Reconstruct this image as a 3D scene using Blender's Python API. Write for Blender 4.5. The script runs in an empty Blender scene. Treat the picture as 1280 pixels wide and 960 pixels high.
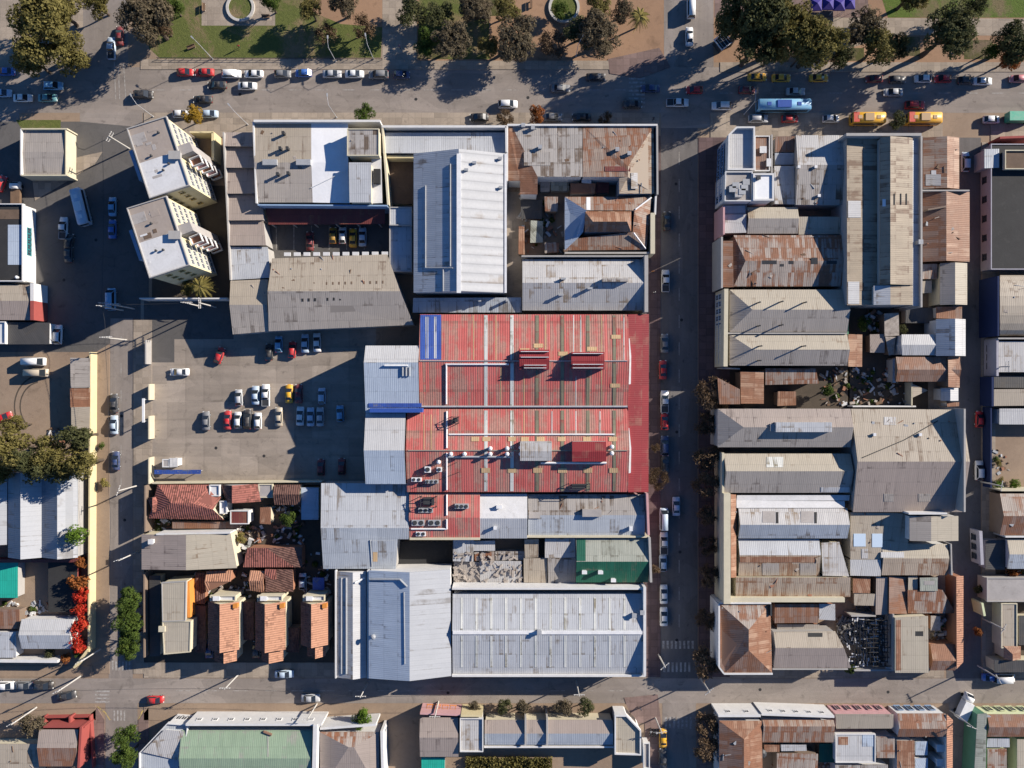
import bpy, math, random
from mathutils import Vector, Matrix, noise
random.seed(7)
S = 0.185          # metres per photo pixel on the ground
H = 175.0          # height of the camera above the ground
scene = bpy.context.scene
col = scene.collection

def P(px, py, z=0.0):
    f = S * (H - z) / H
    return Vector(((px - 640) * f, (480 - py) * f, z))

# ------------------------------------------------------------------ node helpers
class NT:
    def __init__(s, name):
        m = bpy.data.materials.new(name); m.use_nodes = True
        s.m = m; s.t = m.node_tree; s.t.nodes.clear()
        s.out = s.t.nodes.new('ShaderNodeOutputMaterial')
        s.b = s.t.nodes.new('ShaderNodeBsdfPrincipled')
        s.t.links.new(s.b.outputs[0], s.out.inputs[0])
    def n(s, typ, **kw):
        nd = s.t.nodes.new('ShaderNode' + typ)
        for k, v in kw.items(): setattr(nd, k, v)
        return nd
    def put(s, sock, v):
        if isinstance(v, bpy.types.NodeSocket): s.t.links.new(v, sock)
        elif isinstance(v, (tuple, list)) and len(v) == 3 and sock.type == 'RGBA': sock.default_value = (*v, 1)
        else: sock.default_value = v
    def math(s, op, a, b=0.0, c=0.0, clamp=False):
        nd = s.n('Math', operation=op, use_clamp=clamp)
        s.put(nd.inputs[0], a); s.put(nd.inputs[1], b); s.put(nd.inputs[2], c)
        return nd.outputs[0]
    def mix(s, f, a, b, blend='MIX'):
        nd = s.n('Mix', data_type='RGBA', blend_type=blend)
        s.put(nd.inputs[0], f); s.put(nd.inputs[6], a); s.put(nd.inputs[7], b)
        return nd.outputs[2]
    def noise(s, vec, scale, detail=4, rough=.6, dist=0.0):
        nd = s.n('TexNoise'); s.put(nd.inputs['Vector'], vec)
        nd.inputs['Scale'].default_value = scale; nd.inputs['Detail'].default_value = detail
        nd.inputs['Roughness'].default_value = rough; nd.inputs['Distortion'].default_value = dist
        return nd.outputs['Fac']
    def white(s, vec):
        nd = s.n('TexWhiteNoise', noise_dimensions='3D'); s.put(nd.inputs['Vector'], vec)
        return nd.outputs['Value'], nd.outputs['Color']
    def vor(s, vec, scale, feature='F1', out='Distance', rnd=1.0):
        nd = s.n('TexVoronoi', feature=feature); s.put(nd.inputs['Vector'], vec)
        nd.inputs['Scale'].default_value = scale; nd.inputs['Randomness'].default_value = rnd
        return nd.outputs[out]
    def comb(s, x, y, z=0.0):
        nd = s.n('CombineXYZ'); s.put(nd.inputs[0], x); s.put(nd.inputs[1], y); s.put(nd.inputs[2], z)
        return nd.outputs[0]
    def ramp(s, f, lo, hi):
        nd = s.n('MapRange'); nd.clamp = True
        s.put(nd.inputs[0], f); s.put(nd.inputs[1], lo); s.put(nd.inputs[2], hi)
        return nd.outputs[0]
    def scale(s, c, f):
        nd = s.n('VectorMath', operation='SCALE'); s.put(nd.inputs[0], c); s.put(nd.inputs['Scale'], f)
        return nd.outputs[0]
    def bump(s, h, dist=.05, strength=1.0):
        nd = s.n('Bump'); nd.inputs['Strength'].default_value = strength; nd.inputs['Distance'].default_value = dist
        s.put(nd.inputs['Height'], h); s.t.links.new(nd.outputs[0], s.b.inputs['Normal'])
    def done(s, colr, rough=.8, metal=0.0, spec=.3):
        s.put(s.b.inputs['Base Color'], colr); s.put(s.b.inputs['Roughness'], rough)
        s.b.inputs['Metallic'].default_value = metal; s.b.inputs['Specular IOR Level'].default_value = spec
        return s.m

M = {}
def sheet(name, a, b, rust=None, amt=0.0, pitch=.42, rib=.014, pw=.95, pl=3.2, rough=.6, patch=.5, dirt=.25, spec=.3, seam=.12):
    """corrugated sheeting: sheets of slightly different tone, ribs running down the slope, stains and rust"""
    t = NT(name)
    uv = t.n('UVMap').outputs[0]
    sp = t.n('SeparateXYZ'); t.put(sp.inputs[0], uv)
    u, v = sp.outputs[0], sp.outputs[1]
    oi = t.n('ObjectInfo').outputs['Random']
    cu = t.math('FLOOR', t.math('DIVIDE', u, pw)); cv0 = t.math('FLOOR', t.math('DIVIDE', v, pl))
    sid, scol = t.white(t.comb(cu, cv0, t.math('MULTIPLY', oi, 37.0)))
    big, _ = t.white(t.comb(t.math('FLOOR', t.math('DIVIDE', u, pw * 5.3)), t.math('FLOOR', t.math('DIVIDE', v, pl * 1.7)), t.math('MULTIPLY', oi, 91.0)))
    pos = t.comb(u, v, t.math('MULTIPLY', oi, 60.0))
    streak = t.noise(t.comb(t.math('MULTIPLY', u, 1.0), t.math('MULTIPLY', v, .14), t.math('MULTIPLY', oi, 60.0)), 1.1, 5, .65)
    blot = t.noise(pos, .22, 6, .62)
    f = t.math('MULTIPLY_ADD', t.math('SUBTRACT', sid, .5), patch, t.math('MULTIPLY_ADD', t.math('SUBTRACT', big, .5), patch * .6, .5))
    f = t.math('ADD', f, t.math('SUBTRACT', streak, .5), clamp=True)
    c = t.mix(f, a, b)
    if rust:
        k = t.math('ADD', t.math('MULTIPLY', blot, 1.25), t.math('MULTIPLY_ADD', sid, .36, t.math('MULTIPLY', streak, .45)))
        th = 1.42 - amt * .95
        k = t.math('ADD', k, t.math('MULTIPLY', t.math('MAXIMUM', t.math('LESS_THAN', t.math('FRACT', t.math('DIVIDE', v, pl)), .14), t.math('LESS_THAN', t.math('FRACT', t.math('DIVIDE', u, pw)), .2)), .11))
        r = t.ramp(k, th - .09, th + .12)
        r2 = tuple(x * .5 for x in rust)
        c = t.mix(r, c, t.mix(t.noise(pos, 1.3, 5, .7), rust, r2))
    fine = t.noise(pos, 2.2, 4, .7)
    dk = t.math('MULTIPLY_ADD', blot, dirt * 1.3, t.math('MULTIPLY_ADD', fine, dirt * .9, 1 - dirt * 1.1))
    # overlap seams between sheets
    fu = t.math('FRACT', t.math('DIVIDE', u, pw)); fv = t.math('FRACT', t.math('DIVIDE', v, pl))
    sm = t.math('MAXIMUM', t.math('LESS_THAN', fv, .05), t.math('MULTIPLY', t.math('LESS_THAN', fu, .12), .6))
    dk = t.math('MULTIPLY', dk, t.math('SUBTRACT', 1.0, t.math('MULTIPLY', sm, seam)))
    c = t.scale(c, dk)
    w = t.math('SINE', t.math('MULTIPLY', u, 6.2832 / pitch))
    t.bump(t.math('MULTIPLY_ADD', w, .5, t.math('MULTIPLY', fine, .35)), rib)
    M[name] = t.done(c, rough, 0.0, spec)
    return M[name]

def plain(name, a, b=None, sc=.35, rough=.85, spots=0.0, spotc=(.05, .05, .05), spec=.25, bump=.02, coord='Object', fine=2.0):
    t = NT(name); b = b or tuple(x * .75 for x in a)
    v = t.n('NewGeometry').outputs['Position'] if coord == 'World' else t.n('TexCoord').outputs['Object']
    f = t.noise(v, sc, 6, .6)
    g = t.noise(v, fine, 5, .7)
    c = t.mix(t.ramp(t.math('MULTIPLY_ADD', g, .35, t.math('MULTIPLY', f, .8)), .38, .78), a, b)
    if spots:
        s_ = t.noise(v, sc * 2.3, 3, .5, .6)
        c = t.mix(t.math('MULTIPLY', t.ramp(s_, .62, .72), spots), c, spotc)
    if bump: t.bump(g, bump)
    M[name] = t.done(c, rough, 0.0, spec)
    return M[name]

# roofs -------------------------------------------------------------
RU = (.27, .125, .07)
sheet('fibre_cement', (.34, .305, .27), (.275, .25, .225), (.21, .18, .155), .12, patch=.32, dirt=.2, rib=.011)
sheet('fibre_cement_tan', (.365, .315, .25), (.30, .26, .205), (.24, .18, .13), .12, patch=.32, dirt=.2, rib=.011)
sheet('fibre_cement_pink', (.325, .27, .235), (.25, .21, .185), (.2, .16, .14), .08, patch=.25, dirt=.18, rib=.011)
sheet('grey_sheet', (.345, .32, .295), (.26, .242, .224), (.16, .12, .09), .25, patch=.5)
sheet('light_sheet', (.45, .44, .425), (.36, .352, .345), (.30, .24, .18), .18, patch=.45, rough=.5)
sheet('white_sheet', (.46, .46, .455), (.385, .385, .385), (.36, .33, .3), .08, patch=.3, rough=.45, pl=6)
sheet('shaded_galvanised', (.22, .25, .285), (.175, .20, .23), (.18, .17, .16), .1, patch=.3, rough=.5)  # galvanised sheet for west slopes, darkened to carry their shade in the colour
sheet('white_ribbed', (.40, .405, .41), (.365, .37, .375), (.36, .33, .3), .06, pitch=2.0, rib=.045, pw=2.0, pl=40, patch=.25, rough=.45, seam=.3)
sheet('galvanised', (.40, .43, .46), (.31, .335, .365), (.22, .20, .18), .12, patch=.4, rough=.42, spec=.5)
sheet('galvanised_pale', (.43, .445, .46), (.36, .37, .385), (.28, .25, .22), .12, patch=.4, rough=.45, spec=.4)
sheet('blue_grey_sheet', (.40, .46, .53), (.32, .375, .45), (.25, .27, .3), .08, patch=.3, rough=.45)
sheet('rust_sheet', (.33, .275, .235), (.21, .165, .14), RU, .46, patch=.8, dirt=.45, pw=.6, pl=2.4)
sheet('rust_grey_sheet', (.34, .29, .25), (.25, .21, .18), RU, .33, patch=.8, dirt=.4, pw=.7)
sheet('tan_weathered', (.335, .275, .20), (.26, .212, .155), (.2, .13, .085), .26, patch=.5, dirt=.3, rib=.012)
sheet('rust_mottle', (.29, .225, .18), (.20, .15, .122), RU, .36, patch=.8, dirt=.35, pw=.7, pl=2.6)
sheet('rust_tan_sheet', (.37, .30, .23), (.29, .235, .18), (.28, .16, .095), .26, patch=.6, dirt=.3)
sheet('rust_brown_sheet', (.25, .165, .125), (.175, .115, .09), (.27, .13, .075), .38, patch=.7, dirt=.35)
sheet('rust_orange_sheet', (.36, .225, .15), (.27, .165, .11), (.29, .14, .08), .5, patch=.7, dirt=.35)
sheet('beige_sheet', (.39, .345, .27), (.33, .295, .235), (.3, .23, .16), .08, patch=.3, rib=.011, dirt=.2)
sheet('red_sheet', (.49, .135, .118), (.39, .080, .070), (.46, .24, .19), .38, patch=.8, dirt=.3, pw=.7, rough=.5, pl=12, pitch=.5, rib=.026, seam=.2)
sheet('dark_red_sheet', (.25, .033, .036), (.195, .026, .03), (.3, .1, .08), .1, patch=.4, dirt=.2, rough=.5, pl=1.6, pw=9)
sheet('blue_sheet', (.045, .10, .36), (.035, .07, .26), (.16, .19, .3), .1, patch=.6, rough=.55, dirt=.4)
sheet('green_sheet', (.018, .11, .07), (.014, .08, .05), (.12, .14, .1), .12, patch=.5, rough=.5)
sheet('pale_green_sheet', (.26, .34, .235), (.215, .285, .2), (.35, .36, .3), .15, patch=.45, rough=.55)
sheet('grey_green_sheet', (.33, .34, .29), (.25, .265, .225), (.2, .2, .16), .2, patch=.5)
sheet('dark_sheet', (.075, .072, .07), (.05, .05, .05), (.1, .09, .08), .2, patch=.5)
sheet('wine_sheet', (.16, .042, .036), (.115, .033, .03), (.22, .09, .06), .2, patch=.5)
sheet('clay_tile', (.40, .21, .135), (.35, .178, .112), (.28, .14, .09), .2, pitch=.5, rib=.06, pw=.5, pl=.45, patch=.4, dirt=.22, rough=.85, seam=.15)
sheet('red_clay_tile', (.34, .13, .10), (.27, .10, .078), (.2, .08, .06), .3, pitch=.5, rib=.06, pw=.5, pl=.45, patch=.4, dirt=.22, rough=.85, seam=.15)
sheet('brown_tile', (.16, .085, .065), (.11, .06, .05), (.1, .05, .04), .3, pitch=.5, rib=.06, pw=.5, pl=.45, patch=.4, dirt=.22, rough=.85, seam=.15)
sheet('teal_sheet', (.02, .36, .27), (.018, .28, .21), None, 0, patch=.4, rough=.5)
sheet('translucent_sheet', (.60, .60, .56), (.45, .46, .43), (.3, .27, .2), .2, patch=.6, rough=.35)
sheet('olive_translucent', (.22, .20, .135), (.15, .14, .10), (.30, .12, .09), .2, patch=.6, rough=.4)
sheet('tan_panel', (.52, .36, .2), (.42, .29, .16), None, 0, patch=.5)
plain('flat_white', (.60, .60, .60), (.50, .50, .495), .5, .6, .25, (.3, .29, .28))
plain('bright_white', (.74, .745, .75), (.66, .665, .67), .5, .5, .1, (.45, .45, .45))
sheet('pale_panel', (.40, .41, .42), (.365, .375, .39), (.33, .32, .31), .14, pitch=.5, rib=.006, pw=1.1, pl=30, patch=.25, dirt=.16, rough=.45, seam=.14)
plain('flat_grey', (.37, .345, .325), (.275, .255, .24), .35, .85, .45, (.2, .18, .165))
plain('flat_tan', (.345, .295, .255), (.265, .225, .195), .35, .85, .45, (.2, .165, .14))
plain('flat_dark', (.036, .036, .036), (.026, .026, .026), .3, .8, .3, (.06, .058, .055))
plain('flat_brown', (.15, .105, .075), (.10, .07, .05), .4, .9, .4, (.05, .04, .03))
# walls -------------------------------------------------------------
def wallm(name, a): plain(name, a, tuple(x * .86 for x in a), .5, .85, .2, tuple(x * .6 for x in a))
wallm('wall_cream', (.54, .49, .36)); wallm('wall_white', (.60, .595, .58)); wallm('wall_yellow', (.60, .51, .30))
wallm('wall_ochre', (.50, .36, .13)); wallm('wall_grey', (.36, .345, .325)); wallm('wall_brick', (.32, .155, .095))
wallm('wall_pink', (.52, .30, .30)); wallm('wall_red', (.30, .07, .06)); wallm('wall_blue', (.25, .36, .52))
wallm('wall_lilac', (.36, .35, .39)); wallm('wall_pale_yellow', (.60, .53, .34)); wallm('wall_brown', (.20, .15, .115)); wallm('wall_green', (.10, .24, .15)); wallm('wall_lime', (.58, .62, .38))
wallm('wall_teal', (.03, .28, .30)); wallm('wall_navy', (.010, .022, .075)); wallm('wall_orange', (.62, .24, .05))
plain('metal_white', (.72, .72, .71), (.6, .6, .6), 1, .4, 0, spec=.5); plain('metal_grey', (.36, .37, .38), (.27, .28, .29), 1, .45, 0, spec=.5)
plain('metal_dark', (.05, .052, .055), (.035, .036, .038), 1, .5); plain('metal_blue', (.035, .09, .34), (.03, .07, .27), 1, .45)
plain('pole_concrete', (.50, .48, .44), (.38, .36, .33), 1, .85); plain('pole_grey', (.45, .46, .47), (.38, .38, .39), 1, .45, spec=.5)
plain('wood', (.17, .11, .07), (.11, .07, .045), .8, .85); plain('charred_wood', (.045, .042, .04), (.02, .02, .02), 1.2, .95); plain('ash', (.26, .245, .23), (.10, .095, .09), .9, .95, .6, (.3, .28, .25))
plain('bark', (.105, .08, .06), (.06, .045, .035), 2, .95); plain('rubber', (.02, .02, .021), (.014, .014, .014), 3, .85)
plain('rubble', (.45, .40, .35), (.22, .19, .165), 1.3, .95, .6, (.12, .10, .09))
def glassm(name, c, r):
    t = NT(name); M[name] = t.done(c, r, 0, .6)
glassm('glass', (.018, .023, .03), .08); glassm('window_glass', (.035, .045, .06), .12); glassm('skylight', (.50, .60, .70), .25); glassm('lamp_lens', (.75, .75, .7), .2); glassm('tail_lens', (.4, .01, .01), .3)
# ground ------------------------------------------------------------
def ground_mat(name, a, b, crack=.10, patch=.25, tile=0.0, stain=.3, tilec=.72, lane=None):
    t = NT(name); v = t.n('NewGeometry').outputs['Position']
    f = t.noise(v, .06, 7, .62, .3); g = t.noise(v, .9, 6, .7); h = t.noise(v, 7.0, 2, .6)
    c = t.mix(t.ramp(t.math('MULTIPLY_ADD', g, .4, f), .48, .92), a, b)
    pc = t.vor(v, .13, 'F1', 'Color'); ps = t.n('SeparateColor'); t.put(ps.inputs[0], pc)
    c = t.scale(c, t.math('MULTIPLY_ADD', ps.outputs[0], patch * .5, 1 - patch * .25))
    c = t.scale(c, t.math('MULTIPLY_ADD', h, .3, .85))
    if stain:
        s_ = t.noise(v, .35, 5, .6, .8); c = t.scale(c, t.math('SUBTRACT', 1.0, t.math('MULTIPLY', t.ramp(s_, .58, .74), stain)))
    if lane:
        sp0 = t.n('SeparateXYZ'); t.put(sp0.inputs[0], v); X, Y = sp0.outputs[0], sp0.outputs[1]
        if lane == 'y': X, Y = Y, X
        ls = t.noise(t.comb(t.math('MULTIPLY', X, .035), t.math('MULTIPLY', Y, .55)), 1.0, 5, .6); c = t.scale(c, t.math('MULTIPLY_ADD', ls, .55, .73))
        oil = t.noise(t.comb(t.math('MULTIPLY', X, .3), t.math('MULTIPLY', Y, .5)), 1.6, 3, .5); c = t.scale(c, t.math('SUBTRACT', 1.0, t.math('MULTIPLY', t.ramp(oil, .66, .74), .3)))
        bl = t.vor(t.comb(t.math('MULTIPLY', X, .09), t.math('MULTIPLY', Y, .26)), 1.0, 'F1', 'Color'); bs = t.n('SeparateColor'); t.put(bs.inputs[0], bl); c = t.scale(c, t.math('MULTIPLY_ADD', bs.outputs[1], .2, .9))
    if crack:
        wv = t.n('VectorMath', operation='ADD'); t.put(wv.inputs[0], v)
        dn = t.n('TexNoise'); t.put(dn.inputs['Vector'], v); dn.inputs['Scale'].default_value = .5
        t.put(wv.inputs[1], t.scale(dn.outputs['Color'], 1.6))
        d = t.vor(wv.outputs[0], .16, 'DISTANCE_TO_EDGE'); c = t.scale(c, t.math('SUBTRACT', 1.0, t.math('MULTIPLY', t.math('LESS_THAN', d, .012), crack)))
    if tile:
        sp = t.n('SeparateXYZ'); t.put(sp.inputs[0], v)
        tx = t.math('DIVIDE', sp.outputs[0], tile); ty = t.math('DIVIDE', sp.outputs[1], tile)
        w, _ = t.white(t.comb(t.math('FLOOR', tx), t.math('FLOOR', ty)))
        ln = t.math('MAXIMUM', t.math('LESS_THAN', t.math('FRACT', tx), .1), t.math('LESS_THAN', t.math('FRACT', ty), .1))
        c = t.scale(c, t.math('MULTIPLY', t.math('MULTIPLY_ADD', w, .3, .85), t.math('SUBTRACT', 1.0, t.math('MULTIPLY', ln, 1 - tilec))))
    t.bump(t.math('ADD', g, h), .03)
    M[name] = t.done(c, .92, 0, .2); return M[name]
ground_mat('asphalt', (.27, .232, .20), (.215, .186, .162), crack=.06, lane='x')
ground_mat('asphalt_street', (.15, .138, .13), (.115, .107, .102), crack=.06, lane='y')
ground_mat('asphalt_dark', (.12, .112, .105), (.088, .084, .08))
ground_mat('asphalt_worn', (.27, .235, .205), (.21, .182, .16), stain=.4, crack=.06, lane='x')
ground_mat('asphalt_lane', (.26, .226, .198), (.20, .174, .154), stain=.4, crack=.06, lane='y')
ground_mat('concrete_yard', (.31, .262, .212), (.245, .208, .172), tile=4.2, tilec=.95, crack=.06, patch=.2, lane='x')
ground_mat('sidewalk', (.33, .275, .215), (.26, .215, .17), tile=1.5, tilec=.9, patch=.15)
ground_mat('pavers_red', (.215, .15, .13), (.165, .118, .105), tile=1.6, tilec=.82, crack=.05, patch=.15)
ground_mat('pavers_shaded', (.13, .088, .085), (.095, .066, .066), tile=1.6, tilec=.8, crack=.03, patch=.15)  # darker copy of the red pavers, street shade put into the colour
ground_mat('kerb_stone', (.36, .32, .27), (.30, .265, .225), crack=0, patch=.1)
ground_mat('dirt', (.30, .225, .16), (.22, .16, .115), crack=0, patch=.15)
ground_mat('park_dirt', (.33, .205, .125), (.24, .15, .095), crack=0, patch=.15)
ground_mat('dark_soil', (.10, .08, .06), (.06, .05, .04), crack=0)
def lawn_mat(name, a, b, dirt, amt):
    t = NT(name); v = t.n('NewGeometry').outputs['Position']
    f = t.noise(v, .12, 6, .65, .5); g = t.noise(v, 1.6, 5, .7); h = t.noise(v, 6, 3, .7)
    c = t.mix(t.ramp(g, .3, .7), a, b)
    c = t.mix(t.ramp(t.math('MULTIPLY_ADD', g, .25, f), .78 - amt * .5, .92 - amt * .5), c, dirt)
    c = t.scale(c, t.math('MULTIPLY_ADD', h, .7, .65))
    t.bump(t.math('ADD', g, h), .12); M[name] = t.done(c, .95, 0, .1)
lawn_mat('lawn', (.125, .14, .042), (.082, .098, .03), (.21, .155, .09), .34)
lawn_mat('lawn_bright', (.11, .15, .034), (.075, .11, .025), (.16, .13, .07), .28)
lawn_mat('weeds', (.10, .095, .035), (.06, .065, .025), (.16, .12, .08), .45)
def paint_line(name, c):
    t = NT(name); v = t.n('NewGeometry').outputs['Position']
    f = t.noise(v, 1.4, 5, .7)
    M[name] = t.done(t.mix(t.ramp(f, .42, .62), c, (.2, .175, .15)), .8)
paint_line('paint_white', (.36, .345, .32)); paint_line('paint_yellow', (.55, .40, .1))
# leaves ------------------------------------------------------------
def leafm(name, cs, trans=.3):
    t = NT(name); r = t.n('NewGeometry').outputs['Random Per Island']
    o = t.n('TexCoord').outputs['Object']
    cl = t.noise(o, .55, 2, .5)
    nd = t.n('ValToRGB'); e = nd.color_ramp.elements
    e[0].position = .1; e[0].color = (*cs[0], 1); e[1].position = .95; e[1].color = (*cs[-1], 1)
    for i, c in enumerate(cs[1:-1]):
        k = e.new(.1 + .85 * (i + 1) / (len(cs) - 1)); k.color = (*c, 1)
    t.put(nd.inputs[0], t.math('MULTIPLY_ADD', r, .4, t.math('MULTIPLY_ADD', cl, 1.0, -.2), clamp=True))
    m = t.done(nd.outputs[0], .75, 0, .15)
    tr = t.n('BsdfTranslucent'); t.put(tr.inputs[0], nd.outputs[0])
    ms = t.n('MixShader'); ms.inputs[0].default_value = trans
    t.t.links.new(t.b.outputs[0], ms.inputs[1]); t.t.links.new(tr.outputs[0], ms.inputs[2]); t.t.links.new(ms.outputs[0], t.out.inputs[0])
    M[name] = m
leafm('leaf_dark', [(.042, .05, .02), (.075, .08, .032), (.135, .132, .056)], .35)
leafm('leaf_olive', [(.09, .082, .026), (.15, .13, .04), (.23, .195, .07)], .35)
leafm('leaf_green', [(.035, .06, .012), (.065, .10, .018), (.11, .145, .028)])
leafm('leaf_bright', [(.06, .11, .012), (.10, .17, .02), (.15, .22, .03)])
leafm('leaf_yellow', [(.19, .12, .015), (.32, .20, .025), (.42, .27, .05)])
leafm('leaf_brown', [(.08, .055, .032), (.15, .10, .06), (.23, .16, .10)])
leafm('leaf_greybrown', [(.075, .06, .036), (.125, .10, .062), (.23, .19, .12)], .4)
leafm('leaf_red', [(.26, .012, .008), (.42, .03, .018), (.48, .10, .03)])
leafm('leaf_rust', [(.15, .05, .015), (.26, .09, .025), (.36, .15, .05)])
leafm('leaf_palm', [(.12, .11, .03), (.24, .20, .06), (.38, .31, .11)])
# car paint -----------------------------------------------------------
def paint(name, c, r=.28):
    t = NT('paint_' + name); t.b.inputs['Coat Weight'].default_value = .2; d = t.noise(t.n('TexCoord').outputs['Object'], 1.1, 5, .65)
    M['p_' + name] = t.done(t.mix(t.math('MULTIPLY', t.ramp(d, .4, .75), .35), c, (.30, .27, .235)), t.math('MULTIPLY_ADD', d, .35, r), 0, .4)
for k, c in dict(white=(.72, .72, .70), silver=(.42, .43, .44), grey=(.17, .175, .18), charcoal=(.04, .042, .046), black=(.014, .014, .016), red=(.46, .012, .016), darkred=(.16, .012, .016),
                 blue=(.03, .13, .42), navy=(.02, .045, .13), teal=(.1, .28, .3), yellow=(.70, .36, .015), beige=(.42, .36, .27), skyblue=(.16, .38, .58), green=(.03, .32, .2), gold=(.36, .2, .02), pink=(.55, .2, .2), lightblue=(.42, .52, .62), busred=(.5, .05, .02)).items(): paint(k, c)

# ------------------------------------------------------------------ mesh helper
class MB:
    def __init__(s): s.v = []; s.f = []; s.uv = []; s.mi = []
    def face(s, pts, uv=None, mi=0):
        i = len(s.v); s.v += [tuple(p) for p in pts]; s.f.append(tuple(range(i, i + len(pts))))
        s.uv += list(uv) if uv else [(0.0, 0.0)] * len(pts); s.mi.append(mi)
    def prism(s, base, top, mi=0, uvf=None, bottom=True):
        n = len(base)
        s.face(top, [uvf(p) for p in top] if uvf else None, mi)
        if bottom: s.face(base[::-1], None, mi)
        for i in range(n):
            j = (i + 1) % n; q = [base[i], base[j], top[j], top[i]]
            s.face(q, [((base[i] - base[j]).length, 0), (0, 0), (0, 1), ((base[i] - base[j]).length, 1)], mi)
    def box(s, c, d, rz=0.0, mi=0):
        """box with centre of its base c and size d"""
        ca, sa = math.cos(rz), math.sin(rz); hx, hy = d[0] / 2, d[1] / 2
        b = [Vector((c[0] + x * ca - y * sa, c[1] + x * sa + y * ca, c[2])) for x, y in ((-hx, -hy), (hx, -hy), (hx, hy), (-hx, hy))]
        s.prism(b, [p + Vector((0, 0, d[2])) for p in b], mi)
    def tube(s, a, b, r0, r1, n=8, mi=0, caps=True):
        a, b = Vector(a), Vector(b); d = (b - a).normalized()
        x = d.orthogonal().normalized(); y = d.cross(x)
        i = len(s.v)
        for c, r in ((a, r0), (b, r1)):
            for k in range(n):
                w = 2 * math.pi * k / n; s.v.append(tuple(c + x * (r * math.cos(w)) + y * (r * math.sin(w))))
        for k in range(n):
            l = (k + 1) % n; s.f.append((i + k, i + l, i + n + l, i + n + k)); s.uv += [(0, 0)] * 4; s.mi.append(mi)
        if caps:
            s.f.append(tuple(i + n + k for k in range(n))); s.uv += [(0, 0)] * n; s.mi.append(mi)
            s.f.append(tuple(i + n - 1 - k for k in range(n))); s.uv += [(0, 0)] * n; s.mi.append(mi)
    def mesh(s, name, mats, off=None, smooth=False):
        me = bpy.data.meshes.new(name)
        v = [(p[0] - off[0], p[1] - off[1], p[2] - off[2]) for p in s.v] if off is not None else s.v
        me.from_pydata(v, [], s.f)
        ul = me.uv_layers.new(name='UVMap')
        ul.data.foreach_set('uv', [c for p in s.uv for c in p])
        for m in (mats if isinstance(mats, (list, tuple)) else [mats]): me.materials.append(M[m] if isinstance(m, str) else m)
        me.polygons.foreach_set('material_index', s.mi)
        if smooth: me.polygons.foreach_set('use_smooth', [True] * len(s.f))
        me.update(); return me
    def build(s, name, mats, parent=None, off=None, smooth=False):
        return link(name, s.mesh(name, mats, off, smooth), parent)
def link(name, me, parent=None, loc=None):
    o = bpy.data.objects.new(name, me); col.objects.link(o)
    if parent: o.parent = parent
    if loc is not None: o.location = loc
    return o
def tag(o, label=None, cat=None, group=None, kind=None):
    if label: o['label'] = label
    if cat: o['category'] = cat
    if group: o['group'] = group
    if kind: o['kind'] = kind
    return o
def empty(name, label, cat, loc, group=None, rz=0.0):
    o = link(name, None, None, loc); o.rotation_euler = (0, 0, rz); o.empty_display_size = .5
    return tag(o, label, cat, group)

# ------------------------------------------------------------------ buildings
def quad(q):
    if len(q) == 4 and not isinstance(q[0], (tuple, list)):
        x0, y0, x1, y1 = q; return [(x0, y0), (x1, y0), (x1, y1), (x0, y1)]
    return list(q)
def area2(p): return sum(p[i].x * p[(i + 1) % len(p)].y - p[(i + 1) % len(p)].x * p[i].y for i in range(len(p)))
def fnormal(p):
    n = Vector((0, 0, 0))
    for i in range(len(p)):
        a, b = p[i], p[(i + 1) % len(p)]
        n += Vector(((a.y - b.y) * (a.z + b.z), (a.z - b.z) * (a.x + b.x), (a.x - b.x) * (a.y + b.y)))
    return n.normalized()
def inpoly(x, y, p):
    c = False; n = len(p)
    for i in range(n):
        a, b = p[i], p[i - 1]
        if (a.y > y) != (b.y > y) and x < (b.x - a.x) * (y - a.y) / (b.y - a.y) + a.x: c = not c
    return c
WIN = {}
BL = []; JR = random.Random(77)
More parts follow.
